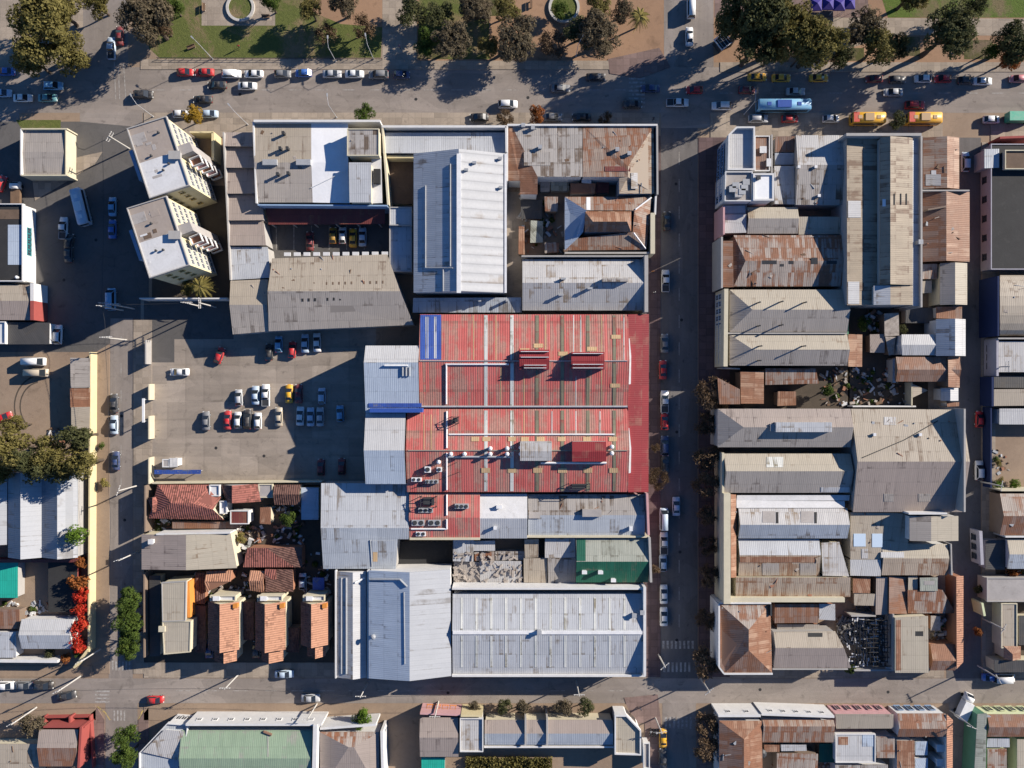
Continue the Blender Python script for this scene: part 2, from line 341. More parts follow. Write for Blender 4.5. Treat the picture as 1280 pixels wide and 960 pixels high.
class Bld:
    def __init__(s, name, label, wall='wall_cream', cat='building', group=None):
        s.a = (name, label, cat, group); s.root = None; s.wall = wall; s.planes = []; BL.append(s)
    def _root(s, p):
        if s.root is None:
            s.root = empty(s.a[0], s.a[1], s.a[2], (p.x, p.y, 0), s.a[3])
        return s.root
    def _uv(s, n, flow):
        if math.hypot(n.x, n.y) < .03: d = Vector((0, 1, 0)) if flow == 'v' else Vector((1, 0, 0))
        else: d = Vector((-n.x * n.z, -n.y * n.z, n.x ** 2 + n.y ** 2)).normalized()
        c = n.cross(d).normalized()
        if abs(c.x) > abs(c.y): c = c if c.x > 0 else -c
        else: c = c if c.y > 0 else -c
        return lambda p: (p.dot(c), p.dot(d))
    def roof(s, faces, mat, mats=None, name='roof', walls=True, base=0.0, th=.14, flow='v', inset=.18, wall=None):
        fs = []
        for f in faces:
            if fnormal(f).z < 0: f = f[::-1]
            fs.append(f)
        r = s._root(sum((p for f in fs for p in f), Vector()) / sum(len(f) for f in fs)); off = r.location
        key = lambda p: (round(p.x, 2), round(p.y, 2), round(p.z, 2))
        cnt = {}
        for f in fs:
            for i in range(len(f)): cnt.setdefault(frozenset((key(f[i]), key(f[(i + 1) % len(f)]))), []).append((f[i], f[(i + 1) % len(f)]))
        edges = [e[0] for e in cnt.values() if len(e) == 1]
        mb = MB(); ml = []
        for k, f in enumerate(fs):
            n = fnormal(f); uvf = s._uv(n, flow); s.planes.append((f, n)); s.mats = getattr(s, 'mats', []) + [(mats[k] if mats else mat)]
            mn = mats[k] if mats else mat
            if mn not in ml: ml.append(mn)
            mb.face(f, [uvf(p) for p in f], ml.index(mn))
            mb.face([p - Vector((0, 0, th)) for p in f[::-1]], None, ml.index(mn))
        d = Vector((0, 0, th))
        for a, b in edges: mb.face([a - d, b - d, b, a], [(0, 0), ((a - b).length, 0), ((a - b).length, th), (0, th)], 0)
        o = mb.build(name, ml, r, off); s.robj = getattr(s, 'robj', []) + [o] * len(fs)
        if walls:
            nrm = {}
            for a, b in edges:
                e = (b - a); e.z = 0
                if e.length < 1e-4: continue
                q = Vector((-e.y, e.x, 0)).normalized()      # inward for a ccw outline
                nrm.setdefault(key(a), []).append(q); nrm.setdefault(key(b), []).append(q)
            def ins(p):
                l = nrm.get(key(p), []);
                if not l: return p - d
                m = sum(l, Vector())
                if len(l) > 1:
                    m2 = l[0] + l[1]; den = 1 + l[0].dot(l[1]); m = m2 / max(den, .35)
                return p + m * inset - d
            wb = MB()
            for a, b in edges:
                A, B = ins(a), ins(b); A0, B0 = Vector((A.x, A.y, base)), Vector((B.x, B.y, base))
                wb.face([A0, B0, B, A], [(0, 0), ((A - B).length, 0), ((A - B).length, A.z), (0, A.z)])
            wb.build('wall', wall or s.wall, r, off)
        return o
    def gable(s, q, ez, rz, ax, ridge, mat, hip=(0, 0), mat2=None, **kw):
        NW, NE, SE, SW = [P(x, y, ez) for x, y in quad(q)]
        f = S * (H - rz) / H
        if ax == 'h':
            Y = (480 - ridge) * f
            lerp = lambda a, b: a + (b - a) * ((a.y - Y) / (a.y - b.y))
            A, B = lerp(NW, SW), lerp(NE, SE); A.z = B.z = rz
        else:
            X = (ridge - 640) * f
            lerp = lambda a, b: a + (b - a) * ((X - a.x) / (b.x - a.x))
            A, B = lerp(NW, NE), lerp(SW, SE); A.z = B.z = rz
        L = (B - A).normalized()
        A2, B2 = A + L * hip[0] * f, B - L * hip[1] * f
        if ax == 'h':
            F = [[NW, A2, B2, NE], [A2, SW, SE, B2]]; e0, e1 = [NW, SW, A2], [NE, B2, SE]
        else:
            F = [[NW, SW, B2, A2], [A2, B2, SE, NE]]; e0, e1 = [NW, A2, NE], [SW, SE, B2]
        if hip[0] > 0: F.append(e0)
        else: F = [[*x[:1], A, *x[1:]] if False else x for x in F]
        if hip[1] > 0: F.append(e1)
        ms = [mat, mat2 or mat] + [mat2 or mat] * 2
        return s.roof(F, mat, ms[:len(F)], **kw)
    def shed(s, q, zs, mat, **kw):
        j = lambda: JR.uniform(-.55, .55)
        return s.roof([[P(x + j(), y + j(), z + j() * .12) for (x, y), z in zip(quad(q), zs)]], mat, **kw)
    def flat(s, q, z, mat, par=.5, pm=None, pt=.2, **kw):
        pts = [P(x, y, z) for x, y in quad(q)]
        if area2(pts) < 0: pts = pts[::-1]
        o = s.roof([pts], mat, **kw)
        if par:
            mb = MB(); n = len(pts); inn = []; out = []
            for i in range(n):
                a, b, c = pts[i - 1], pts[i], pts[(i + 1) % n]
                e1, e2 = (b - a).normalized(), (c - b).normalized()
                n1, n2 = Vector((-e1.y, e1.x, 0)), Vector((-e2.y, e2.x, 0))
                m = (n1 + n2) / max(1 + n1.dot(n2), .35); inn.append(b + m * pt); out.append(b - m * .01)
            up = Vector((0, 0, par)); lo = Vector((0, 0, -.45))
            for i in range(n):
                j = (i + 1) % n
                mb.face([out[i] + up, out[j] + up, inn[j] + up, inn[i] + up])
                mb.face([out[i] + lo, out[j] + lo, out[j] + up, out[i] + up])
                mb.face([inn[j], inn[i], inn[i] + up, inn[j] + up])
            mb.build('parapet', pm or s.wall, s.root, s.root.location)
        return o
    def block(s, name, q, z1, z0, mat, uvd='v'):
        """solid prism, outline as seen at its top"""
        pts = [P(x, y, z1) for x, y in quad(q)]
        if area2(pts) < 0: pts = pts[::-1]
        r = s._root(sum(pts, Vector()) / len(pts)); mb = MB()
        mb.prism([Vector((p.x, p.y, z0)) for p in pts], pts, 0, (lambda p: (p.x, p.y)) if uvd == 'v' else (lambda p: (p.y, p.x)))
        return mb.build(name, mat, r, r.location)
    def hit(s, px, py):
        c = Vector((0, 0, H)); d = P(px, py, 0) - c; best = None; s.cur = s.root
        for (f, n), ob in zip(s.planes, s.robj):
            den = n.dot(d)
            if abs(den) < 1e-6: continue
            t = n.dot(f[0] - c) / den; p = c + d * t
            if inpoly(p.x, p.y, f) and (best is None or t < best[0]): best = (t, p, n); s.cur = ob
        if best is None:
            z = s.planes[-1][0][0].z; return P(px, py, z), Vector((0, 0, 1))
        return best[1], best[2]
    def strip(s, q, mat, name='skylight', lift=.06):
        """thin sheet lying on the roof slope under its middle"""
        pts = quad(q); cx = sum(p[0] for p in pts) / len(pts); cy = sum(p[1] for p in pts) / len(pts)
        c0, n = s.hit(cx, cy); c = Vector((0, 0, H)); W = []
        for x, y in pts:
            d = P(x, y, 0) - c; W.append(c + d * (n.dot(c0 - c) / n.dot(d)))
        if area2(W) < 0: W = W[::-1]
        mb = MB(); up = Vector((0, 0, lift)); uvf = s._uv(n, 'v')
        mb.prism([p - Vector((0, 0, .05)) for p in W], [p + up for p in W], 0, uvf)
        return mb.build(name, mat, s.cur, s.root.location)
    def pipe(s, pts, r, mat, name='roof_pipe', lift=.2):
        mb = MB(); W = [s.hit(x, y)[0] + Vector((0, 0, lift)) for x, y in pts]
        for a, b in zip(W, W[1:]): mb.tube(a, b, r, r, 6)
        return mb.build(name, mat, s.cur, s.root.location)
    def vent(s, px, py, r=.35, h=.9, mat='metal_white', name='roof_vent'):
        p, n = s.hit(px, py); mb = MB()
        mb.tube(p - Vector((0, 0, .3)), p + Vector((0, 0, h * .6)), r * .7, r * .7, 10); mb.tube(p + Vector((0, 0, h * .6)), p + Vector((0, 0, h * .85)), r, r, 10); mb.tube(p + Vector((0, 0, h * .85)), p + Vector((0, 0, h * 1.05)), r, r * .4, 10)
        return mb.build(name, mat, s.cur, s.root.location)
    def chimney(s, px, py, w=.5, d=.5, h=1.2, mat='wall_grey', name='chimney'):
        p, n = s.hit(px, py); mb = MB(); mb.box(p - Vector((0, 0, .5)), (w, d, h + .5)); mb.box(p + Vector((0, 0, h)), (w * 1.25, d * 1.25, .12))
        return mb.build(name, mat, s.cur, s.root.location)
    def windows(s, a, b, z, zs, n, w=1.2, h=1.3, frame='wall_white', kind='window', out=.0, ends=.6):
        """n windows per storey on the facade under the roof edge a-b (photo pixels at height z)"""
        A, B = P(*a, z), P(*b, z); A.z = B.z = 0; e = (B - A).normalized(); nm = Vector((e.y, -e.x, 0))
        c = Vector((s.root.location.x, s.root.location.y, 0))
        if nm.dot((A + B) / 2 - c) < 0: nm = -nm
        k = (kind, w, h, frame)
        if k not in WIN:
            mb = MB(); t = .09
            mb.box((0, -.02, -h / 2), (w, .06, h), 0, 1)
            for x in (-w / 2, w / 2): mb.box((x, .0, -h / 2), (t, .16, h + t))
            mb.box((0, 0, h / 2), (w, .16, t)); mb.box((0, .06, -h / 2 - t), (w + .3, .28, t))
            if kind == 'window': mb.box((0, .0, -h / 2), (.05, .1, h))
            WIN[k] = mb.mesh(kind, [frame, 'window_glass' if kind == 'window' else 'metal_dark'])
        L = (B - A).length
        for zz in zs:
            for i in range(n):
                p = A + e * (ends + (L - 2 * ends) * (i + .5) / n) + nm * (out - .17)
                o = link(kind, WIN[k], s.root, (p.x - c.x, p.y - c.y, zz)); o.rotation_euler = (0, 0, math.atan2(nm.y, nm.x) - math.pi / 2)
    def wallbox(s, a, b, z, th, mat=None, name='parapet', z0=0.0):
        A, B = P(*a, z), P(*b, z); e = (B - A).normalized(); nm = Vector((e.y, -e.x, 0)) * th / 2
        r = s._root((A + B) / 2); mb = MB(); top = [A - nm, A + nm, B + nm, B - nm]
        if area2(top) < 0: top = top[::-1]
        mb.prism([Vector((p.x, p.y, z0)) for p in top], top)
        return mb.build(name, mat or s.wall, r, r.location)

def sheet_ground(name, polys, z, mat, label=None):
    mb = MB()
    for q in polys:
        p = [P(x, y, 0) for x, y in quad(q)]
        if area2(p) < 0: p = p[::-1]
        mb.face([v + Vector((0, 0, z)) for v in p], [(v.x, v.y) for v in p])
    return tag(mb.build(name, mat), kind='structure')
def slab(name, polys, h, mat, z0=0.0):
    """raised pavement with kerb faces"""
    mb = MB()
    for q in polys:
        p = [P(x, y, 0) for x, y in quad(q)]
        if area2(p) < 0: p = p[::-1]
        mb.prism([v + Vector((0, 0, z0)) for v in p], [v + Vector((0, 0, h)) for v in p], 0, lambda v: (v.x, v.y), False)
    return tag(mb.build(name, mat), kind='structure')
# ------------------------------------------------------------------ ground, streets, pavements
mb = MB(); mb.face([(-900, -900, 0), (900, -900, 0), (900, 900, 0), (-900, 900, 0)]); tag(mb.build('ground', 'dirt'), kind='structure')
sheet_ground('park_ground', [(520, -60, 832, 76), (892, -60, 1400, 78)], .006, 'park_dirt')
sheet_ground('park_ground', [(-200, -60, 104, 84)], .006, 'sidewalk')
sheet_ground('avenue', [(-300, 84, 1600, 141)], .01, 'asphalt')
sheet_ground('avenue', [(-300, 141, 24, 152), (100, 141, 178, 160)], .01, 'asphalt_worn')
sheet_ground('street', [(104, -80, 160, 84), (830, -80, 892, 84)], .014, 'asphalt_lane')
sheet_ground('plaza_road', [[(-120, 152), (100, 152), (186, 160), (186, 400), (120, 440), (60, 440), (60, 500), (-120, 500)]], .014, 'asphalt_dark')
sheet_ground('street', [[(138, 398), (166, 398), (166, 850), (136, 850)]], .018, 'asphalt_lane')
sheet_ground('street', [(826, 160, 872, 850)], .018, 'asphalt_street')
sheet_ground('street', [(826, 141, 890, 160)], .016, 'asphalt')
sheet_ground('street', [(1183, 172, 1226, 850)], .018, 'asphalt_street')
sheet_ground('street', [(-300, 848, 1600, 879)], .022, 'asphalt_worn')
sheet_ground('street', [(132, 879, 172, 1100), (828, 879, 870, 1100), (1186, 879, 1212, 1100)], .018, 'asphalt_lane')
slab('sidewalk', [(176, 74, 480, 87), (480, 76, 824, 87), (900, 78, 1400, 90)], .12, 'sidewalk')
slab('sidewalk', [(180, 141, 640, 172), (640, 141, 824, 160), (888, 141, 1178, 172), (1238, 152, 1400, 178)], .12, 'sidewalk')
slab('sidewalk', [(806, 170, 825.5, 846)], .12, 'pavers_shaded')
slab('sidewalk', [(873, 172, 912, 846)], .12, 'pavers_shaded')
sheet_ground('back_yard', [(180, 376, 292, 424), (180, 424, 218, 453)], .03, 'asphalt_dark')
slab('sidewalk', [(119, 440, 137, 842)], .1, 'dirt')
slab('sidewalk', [(167, 400, 190, 605), (167, 605, 180, 842)], .1, 'sidewalk')
slab('sidewalk', [(180, 828, 820, 847), (880, 826, 1180, 847), (1228, 826, 1400, 847)], .11, 'sidewalk')
slab('sidewalk', [(-100, 832, 116, 846), (-100, 881, 120, 900), (180, 880, 820, 900), (886, 880, 1182, 900), (1214, 880, 1400, 900)], .11, 'dirt')
slab('sidewalk', [(1227, 178, 1244, 826), (1160, 172, 1182, 826)], .11, 'sidewalk')
slab('sidewalk', [[(104, 900), (122, 885), (131, 900), (131, 1000), (104, 1000)], [(173, 900), (186, 884), (186, 1000), (173, 1000)], (806, 900, 826, 1100), (871, 900, 890, 1100)], .11, 'pavers_red')
slab('sidewalk', [[(780, 872), (822, 868), (826, 900), (792, 905)]], .115, 'pavers_red')
slab('sidewalk', [[(760, 74), (824, 60), (838, 84), (800, 98), (762, 92)]], .125, 'pavers_red')
slab('traffic_island', [[(40, 217), (100, 196), (128, 190), (118, 206), (44, 251)]], .13, 'sidewalk')
sheet_ground('parking_yard', [(176, 372, 470, 606)], .024, 'concrete_yard')
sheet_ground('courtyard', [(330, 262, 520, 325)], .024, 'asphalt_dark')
sheet_ground('courtyard', [(485, 195, 520, 262), (632, 240, 655, 392)], .02, 'concrete_yard')
sheet_ground('dirt_yard', [(-60, 440, 92, 560), (-60, 690, 112, 840)], .02, 'dirt')
sheet_ground('garden_soil', [(1060, 384, 1180, 512), (176, 600, 420, 830), (905, 455, 1062, 512), (190, 232, 290, 376), (1240, 700, 1300, 830)], .016, 'dark_soil')
sheet_ground('courtyard', [(1240, 532, 1320, 612)], .02, 'dirt')
# park lawns and paths
sheet_ground('lawn', [[(186, -40), (252, -40), (252, 32), (344, 32), (344, -40), (384, -40), (384, 12), (426, 30), (478, 34), (476, 72), (200, 73), (186, 60)]], .016, 'lawn')
sheet_ground('lawn', [[(20, 158 - 8), (76, 150), (76, 163), (28, 163)]], .016, 'lawn')
sheet_ground('lawn', [[(523, -40), (610, -40), (612, 74), (524, 74)]], .010, 'lawn')
sheet_ground('lawn', [(612, -40, 640, 20), (522, 36, 560, 74), (580, -40, 612, 24)], .012, 'weeds')
sheet_ground('lawn', [[(1090, -40), (1400, -40), (1400, 22), (1110, 22)]], .016, 'lawn_bright')
sheet_ground('lawn', [(1124, 46, 1150, 70), (1205, 50, 1240, 74), (1050, 60, 1080, 76)], .014, 'weeds')
sheet_ground('path', [[(1040, 22), (1400, 24), (1400, 45), (1120, 44), (1062, 60), (1030, 44)]], .018, 'sidewalk')
sheet_ground('path', [(252, -40, 344, 32), (478, -40, 521, 76)], .018, 'sidewalk')
sheet_ground('path', [[(384, -40), (478, -40), (478, 34), (426, 30), (384, 12)]], .014, 'park_dirt')
sheet_ground('plaza_paving', [(893, -40, 1085, 22)], .014, 'pavers_red')
# road markings
def stripes(name, rects, mat='paint_white', z=.028):
    sheet_ground(name, rects, z, mat)
stripes('crosswalk', [(828 + i * 5.2, 801, 830.6 + i * 5.2, 811) for i in range(8)])
stripes('crosswalk', [(829 + i * 5.2, 828, 831.6 + i * 5.2, 840) for i in range(7)])
stripes('crosswalk', [(831 + i * 5.2, 896, 833.6 + i * 5.2, 911) for i in range(7)])
stripes('crosswalk', [(142 + i * 4.2, 888, 144 + i * 4.2, 901) for i in range(4)])
stripes('crosswalk', [(119, 863 + i * 4.4, 137, 865 + i * 4.4) for i in range(4)])
stripes('crosswalk', [(140 + i * 4.2, 826, 142 + i * 4.2, 838) for i in range(6)])
stripes('crosswalk', [(786, 92 + i * 5, 806, 94.4 + i * 5) for i in range(9)], z=.02)
stripes('road_marking', [(190 + i * 34, 112, 206 + i * 34, 112.8) for i in range(18)] + [(900 + i * 34, 116, 916 + i * 34, 116.8) for i in range(12)], z=.02)
stripes('road_marking', [(151, 420 + i * 34, 151.8, 436 + i * 34) for i in range(12)] + [(848.5, 190 + i * 34, 849.3, 206 + i * 34) for i in range(18)])
stripes('road_marking', [(220 + i * 36, 863, 238 + i * 36, 863.8) for i in range(16)])
stripes('road_marking', [[(142.3, 76), (143.2, 76), (145.2, 124), (144.3, 124)], [(147.3, 80), (148.2, 80), (150.2, 124), (149.3, 124)], [(154, 80), (155, 80), (158, 126), (157, 126)]], z=.02)
stripes('kerb_marking', [[(122, 884), (131, 891), (137, 900), (138.4, 900), (132, 890), (122, 882.6)], [(174, 900), (178, 890), (186, 884), (186, 882.6), (177, 889), (172.6, 900)]], 'paint_yellow')
stripes('road_marking', [(345 + i * 22, 296 - 14, 345.8 + i * 22, 312) for i in range(6)])


trk = []
for i in range(14):
    a0, a1 = 2.3 + i * .16, 2.3 + (i + 1) * .16
    for r0, r1 in ((26, 27.6), (33, 34.8)): trk.append([(52 + r0 * math.cos(a0), 508 + r0 * math.sin(a0) * 1.15), (52 + r1 * math.cos(a0), 508 + r1 * math.sin(a0) * 1.15), (52 + r1 * math.cos(a1), 508 + r1 * math.sin(a1) * 1.15), (52 + r0 * math.cos(a1), 508 + r0 * math.sin(a1) * 1.15)])
sheet_ground('tyre_track', trk, .026, 'dark_soil')

mh = []
for x, y in ((300, 118), (520, 124), (660, 122), (845, 230), (852, 400), (846, 540), (850, 690), (846, 800), (152, 520), (156, 650), (560, 866), (950, 862), (1110, 865), (1200, 330), (1206, 600), (270, 560), (330, 570), (120, 300), (80, 350)):
    mh.append([(x + 2 * math.cos(k * .785), y + 2 * math.sin(k * .785)) for k in range(8)])
sheet_ground('manhole_cover', mh, .034, 'flat_dark')
# ------------------------------------------------------------------ buildings: west side
def apartments(dy, label, extra):
    b = Bld('apartment_block', label, 'wall_pale_yellow', 'apartment block')
    q = [(159, 161 + dy), (208.5, 145.5 + dy), (237.5, 232 + dy), (187.5, 248.5 + dy)]
    z = 15.5
    b.flat(q, z, 'flat_tan', .3, 'wall_grey')
    b.strip([(173.6, 204.5 + dy), (222.3, 188.6 + dy), (236, 231 + dy), (188.6, 246.5 + dy)], 'flat_white', 'roof_coating', .03)
    b.windows((208.5, 145.5 + dy), (220, 180 + dy), z, [1.7, 4.5, 7.3, 10.1, 12.9], 4, 1.0, 1.25)
    b.windows((226, 198 + dy), (237.5, 232 + dy), z, [1.7, 4.5, 7.3, 10.1, 12.9], 4, 1.0, 1.25)
    b.windows((187.5, 248.5 + dy), (237.5, 232 + dy), z, [3.5, 7.3, 10.1, 12.9], 2, 1.0, 1.1, 'wall_ochre', ends=1.5)
    # stair tower with its stacked balconies
    b.block('stair_tower', [(217, 184 + dy), (237, 177.5 + dy), (241.5, 188.5 + dy), (222, 196 + dy)], 15.0, 0, 'flat_grey')
    for k in range(5):
        zz = 1.6 + 2.7 * k
        pts = [(640 + (x - 640) * (H - 15.0) / (H - zz) , 480 + (y - 480) * (H - 15.0) / (H - zz)) for x, y in [(229.5, 194 + dy), (242.5, 189 + dy), (246.5, 198.5 + dy), (233.5, 203.5 + dy)]]
        b.block('balcony', pts, zz, zz - .25, 'wall_pink' if k % 2 else 'wall_brick')
        for i in range(4):
            b.wallbox(pts[i], pts[(i + 1) % 4], zz + .9, .12, 'wall_white', 'balcony_rail', zz - .02)
    for (x, y) in extra: b.vent(x, y + dy, .25, .7, 'metal_dark')
    b.chimney(220, 195 + dy, 2.0, 1.4, .7, 'wall_grey', 'roof_hatch')
    # glazed stairwell frame on the street side
    b.block('entry_porch', [(161, 189 + dy), (165, 187 + dy), (177.5, 224 + dy), (174, 226 + dy)], 9.5, 3.0, 'wall_blue')
    for i in range(7):
        u_, v_, w_, h_ = JR.uniform(0, .65), JR.uniform(0, .85), JR.uniform(2, 12), JR.uniform(1.5, 8)
        a_, b_ = 164 + u_ * 36 + v_ * 24, 168 - u_ * 11 + v_ * 68 + dy
        b.strip([(a_, b_), (a_ + w_, b_ - w_ * .32), (a_ + w_ + h_ * .3, b_ - w_ * .32 + h_), (a_ + h_ * .3, b_ + h_)], JR.choice(('flat_grey', 'flat_tan', 'flat_white', 'flat_brown')), 'roof_patch', .035 + i * .004)
    b.strip([(163, 170 + dy), (180, 164.5 + dy), (184, 176 + dy), (167, 182 + dy)], 'flat_grey', 'roof_patch', .05)
    return b
apartments(0, 'cream apartment block with a half white flat roof beside the avenue', [(205, 213), (199, 166), (212, 205), (190, 195)])
apartments(99.5, 'cream apartment block with a half white flat roof beside the dark parking lane', [(205, 213), (190, 180), (196, 214)])
b = Bld('kiosk_building', 'small square building with grey corrugated roof on the traffic corner', 'wall_cream')
b.gable((27, 162, 81, 218), 3.4, 3.8, 'h', 190, 'fibre_cement'); b.wallbox((26, 161), (84, 161), 4.1, .3); b.wallbox((26, 161), (26, 219), 4.1, .3, 'wall_white'); b.wallbox((26, 219), (84, 219), 4.1, .3); b.wallbox((82, 161), (82, 219), 4.0, .25, 'wall_cream')
# bottom-of-block rows on the far west
b = Bld('shop_building', 'dark flat roof building with a blue roof panel and white street front', 'wall_white')
b.flat((-40, 255, 30, 352), 4.6, 'flat_dark', .5); b.strip((10, 281, 28, 331), 'blue_grey_sheet', 'skylight'); b.windows((30, 280), (30, 320), 4.6, [2.6], 5, 1.4, 1.2, 'wall_teal'); b.vent(23, 347); b.strip((-4, 262, 24, 274), 'flat_brown', 'roof_patch')
b = Bld('shop_building', 'tan sheet roof shop with a white and red parapet', 'wall_white')
b.gable((-40, 356, 38, 400), 4.2, 4.9, 'h', 376, 'fibre_cement_tan', mat2='fibre_cement_pink'); b.wallbox((40, 354), (40, 376), 5.1, .8, 'wall_white'); b.wallbox((40, 376), (40, 400), 5.1, .8, 'wall_red')
b = Bld('shed', 'dark brown lean-to roof shed below the red parapet shop', 'wall_white')
b.flat((-30, 402, 8, 430), 3.6, 'flat_white', .4); b.shed((9, 403, 62, 430), (3.2, 3.0, 2.8, 3.0), 'dark_sheet')
b = Bld('shed', 'long low shed with grey and ochre roof inside the yellow wall', 'wall_ochre')
b.shed((88, 447, 112, 485), (3.4, 3.2, 3.2, 3.4), 'fibre_cement'); b.shed((88, 485, 112, 509), (3.3, 3.0, 3.0, 3.3), 'rust_orange_sheet'); b.shed((89, 509, 112, 536), (3.4, 3.2, 3.2, 3.4), 'fibre_cement_tan')
b = Bld('boundary_wall', 'long pale yellow boundary wall along the street', 'wall_yellow', 'wall')
b.wallbox((112.5, 440), (110.5, 815), 2.8, .35); b.wallbox((109.5, 812), (92, 835), 3.0, .4)
b = Bld('workshop', 'workshop with four pale corrugated slopes under the dark trees', 'wall_grey')
b.gable((10, 590, 52, 697), 4.6, 6.4, 'v', 25.5, 'shaded_galvanised', mat2='pale_panel'); b.gable((52, 590, 97, 697), 4.6, 6.4, 'v', 71.5, 'shaded_galvanised', mat2='pale_panel')
b = Bld('workshop', 'grey and white corrugated shed at the picture edge beside the workshop', 'wall_grey')
b.gable((-60, 590, 9, 681), 4.4, 5.4, 'v', -20, 'shaded_galvanised', mat2='pale_panel')
b = Bld('canopy_roof', 'teal green canopy roof by the bare plot', 'wall_grey', 'canopy')
b.shed((-30, 703, 22, 747), (3.0, 2.8, 2.8, 3.0), 'teal_sheet', th=.08)
b = Bld('shed', 'red edged dark shed roof above the teal canopy', 'wall_red')
b.shed((-40, 699, 100, 703), (3.3, 3.3, 3.1, 3.1), 'wine_sheet'); b.shed((60, 703, 96, 765), (2.2, 2.0, 2.0, 2.2), 'flat_dark')
b = Bld('shed', 'white gabled shed beside the red shrubs', 'wall_white')
b.gable((27, 774, 91, 811), 3.6, 4.7, 'h', 794, 'white_sheet', mat2='galvanised_pale')
b = Bld('house', 'low grey house with a white street parapet near the corner', 'wall_white')
b.shed((-60, 790, 20, 822), (3.2, 3.2, 3.0, 3.0), 'galvanised_pale'); b.wallbox((-60, 826), (72, 827), 3.2, .6, 'wall_white')
b = Bld('house', 'brown patchwork roof house on the bare plot', 'wall_brown')
b.shed((-50, 762, 24, 786), (2.8, 2.8, 2.5, 2.5), 'rust_brown_sheet')
# ------------------------------------------------------------------ west half of the big block
b = Bld('hall', 'long stepped hall with six grey sawtooth roofs beside the apartments', 'wall_grey')
ys = [(165, 183), (184, 210), (211, 242), (243, 275), (276, 307)]
for (y0, y1) in ys:
    k0 = (y0 - 165) / 185; k1 = (y1 - 165) / 185
    b.shed([(280 + 8 * k0, y0), (318 + 19 * k0, y0), (318 + 19 * k1, y1), (280 + 8 * k1, y1)], (4.7, 4.7, 5.7, 5.7), 'fibre_cement_pink')
b.shed([(287, 309), (335, 309), (338, 347), (289, 350)], (4.9, 4.9, 5.3, 5.3), 'galvanised_pale')
b.wallbox((279, 165), (288, 350), 5.9, .3, 'wall_grey')
b = Bld('office_building', 'office building with a half tan half white roof and a raised grey box', 'wall_cream')
b.gable([(317, 153), (389, 153), (391, 253), (321, 253)], 6.8, 7.4, 'h', 203, 'fibre_cement_tan', mat2='fibre_cement')
b.gable([(389, 153), (435, 153), (437, 254), (391, 253)], 6.8, 7.4, 'h', 203, 'bright_white')
b.flat((434, 161, 474, 195), 9.8, 'grey_sheet', .2); b.flat([(436, 203), (464, 203), (464, 253), (437, 253)], 9.2, 'galvanised_pale', .0); b.shed([(464, 195), (476, 195), (478, 254), (464, 254)], (7, 7, 6.8, 6.8), 'flat_white')
b.wallbox((317, 151), (475, 151), 7.9, .5, 'wall_white'); b.wallbox((316.5, 152), (320.5, 254), 7.3, .35, 'wall_white'); b.wallbox((478, 160), (485, 256), 7.0, .4, 'wall_cream'); b.wallbox((322, 256), (484, 257), 7.2, .3, 'wall_blue')
for x in (334, 376): b.block('air_duct', (x - 6, 199, x + 12, 206), 8.1, 7.1, 'metal_grey')
for x, y in ((352, 187), (361, 187), (349, 219), (362, 218), (356, 168)): b.chimney(x, y, .5, .5, 1.3, 'metal_dark', 'roof_vent')
b.block('roof_hatch', (467, 211, 475, 229), 7.9, 6.8, 'flat_dark'); b.windows((317, 151), (475, 151), 7.4, [4.8], 9, 1.0, 1.2, out=.42)
b.pipe([(389, 235), (432, 214)], .08, 'metal_white')
b = Bld('awning_roof', 'dark red corrugated awning above the taxi courtyard', 'wall_grey', 'awning')
b.shed([(331, 260), (481, 259), (481, 280), (336, 281)], (4.6, 4.6, 3.9, 3.9), 'wine_sheet', walls=False); 
for i in range(6): b.block('post', (338 + i * 27, 279, 339.4 + i * 27, 280.4), 3.85, 0, 'metal_grey')
b = Bld('warehouse', 'long grey fibre cement gabled warehouse above the parking yard', 'wall_grey')
b.gable([(340, 323), (484, 318), (517, 406), (336, 414)], 5.8, 7.8, 'h', 364, 'fibre_cement_tan', mat2='fibre_cement')
b.gable([(288, 351), (335, 349), (337, 414), (291, 418)], 5.4, 6.6, 'h', 381, 'fibre_cement_tan', mat2='fibre_cement')
for i in range(11): b.block('rafter_end', (355 + i * 12.2, 315.5 - i * .1, 363 + i * 12.2, 320 - i * .1), 5.5, 5.2, 'wall_white')
for i in range(14):
    if i in (3, 9): continue
    b.strip((377 + i * 7.8, 373.2 - i * .25, 379.5 + i * 7.8, 377 - i * .25), 'flat_dark', 'roof_vent', .05); b.strip((376 + i * 7.8, 353.5 - i * .2, 378 + i * 7.8, 357 - i * .2), 'flat_brown', 'roof_vent', .05)
b = Bld('annexe', 'blue grey flat annexe between the courtyard and the white shed', 'wall_grey')
b.flat((487, 259, 515, 340), 5.2, 'galvanised', .4); b.strip((501, 322, 509, 338), 'white_sheet', 'skylight')
b.flat((487, 259, 515, 282), 5.9, 'galvanised_pale', .3)
b = Bld('yard_roof', 'dark brown roof sunk in the narrow well beside the office building', 'wall_cream')
b.shed((487, 200, 516, 255), (2.4, 2.4, 2.2, 2.2), 'flat_brown'); b.wallbox((484, 196), (518, 196), 5.2, .6, 'wall_yellow')
b = Bld('shop_building', 'long pale corrugated roof with a parapet along the avenue', 'wall_white')
b.shed((477, 166, 632, 191), (5.4, 5.4, 5.9, 5.9), 'galvanised_pale'); b.wallbox((477, 158), (633, 158), 7.0, .5, 'wall_white'); b.wallbox((632.5, 158), (633, 190), 7.0, .4, 'wall_white'); b.windows((480, 158), (630, 158), 7, [2.2], 12, 2.0, 2.0, 'metal_grey', out=.42)
b = Bld('warehouse', 'tall white gabled warehouse with its ridge running down the block', 'wall_white')
b.gable((517, 192, 632, 366), 8.0, 11.4, 'v', 573.5, 'galvanised', mat2='white_ribbed')
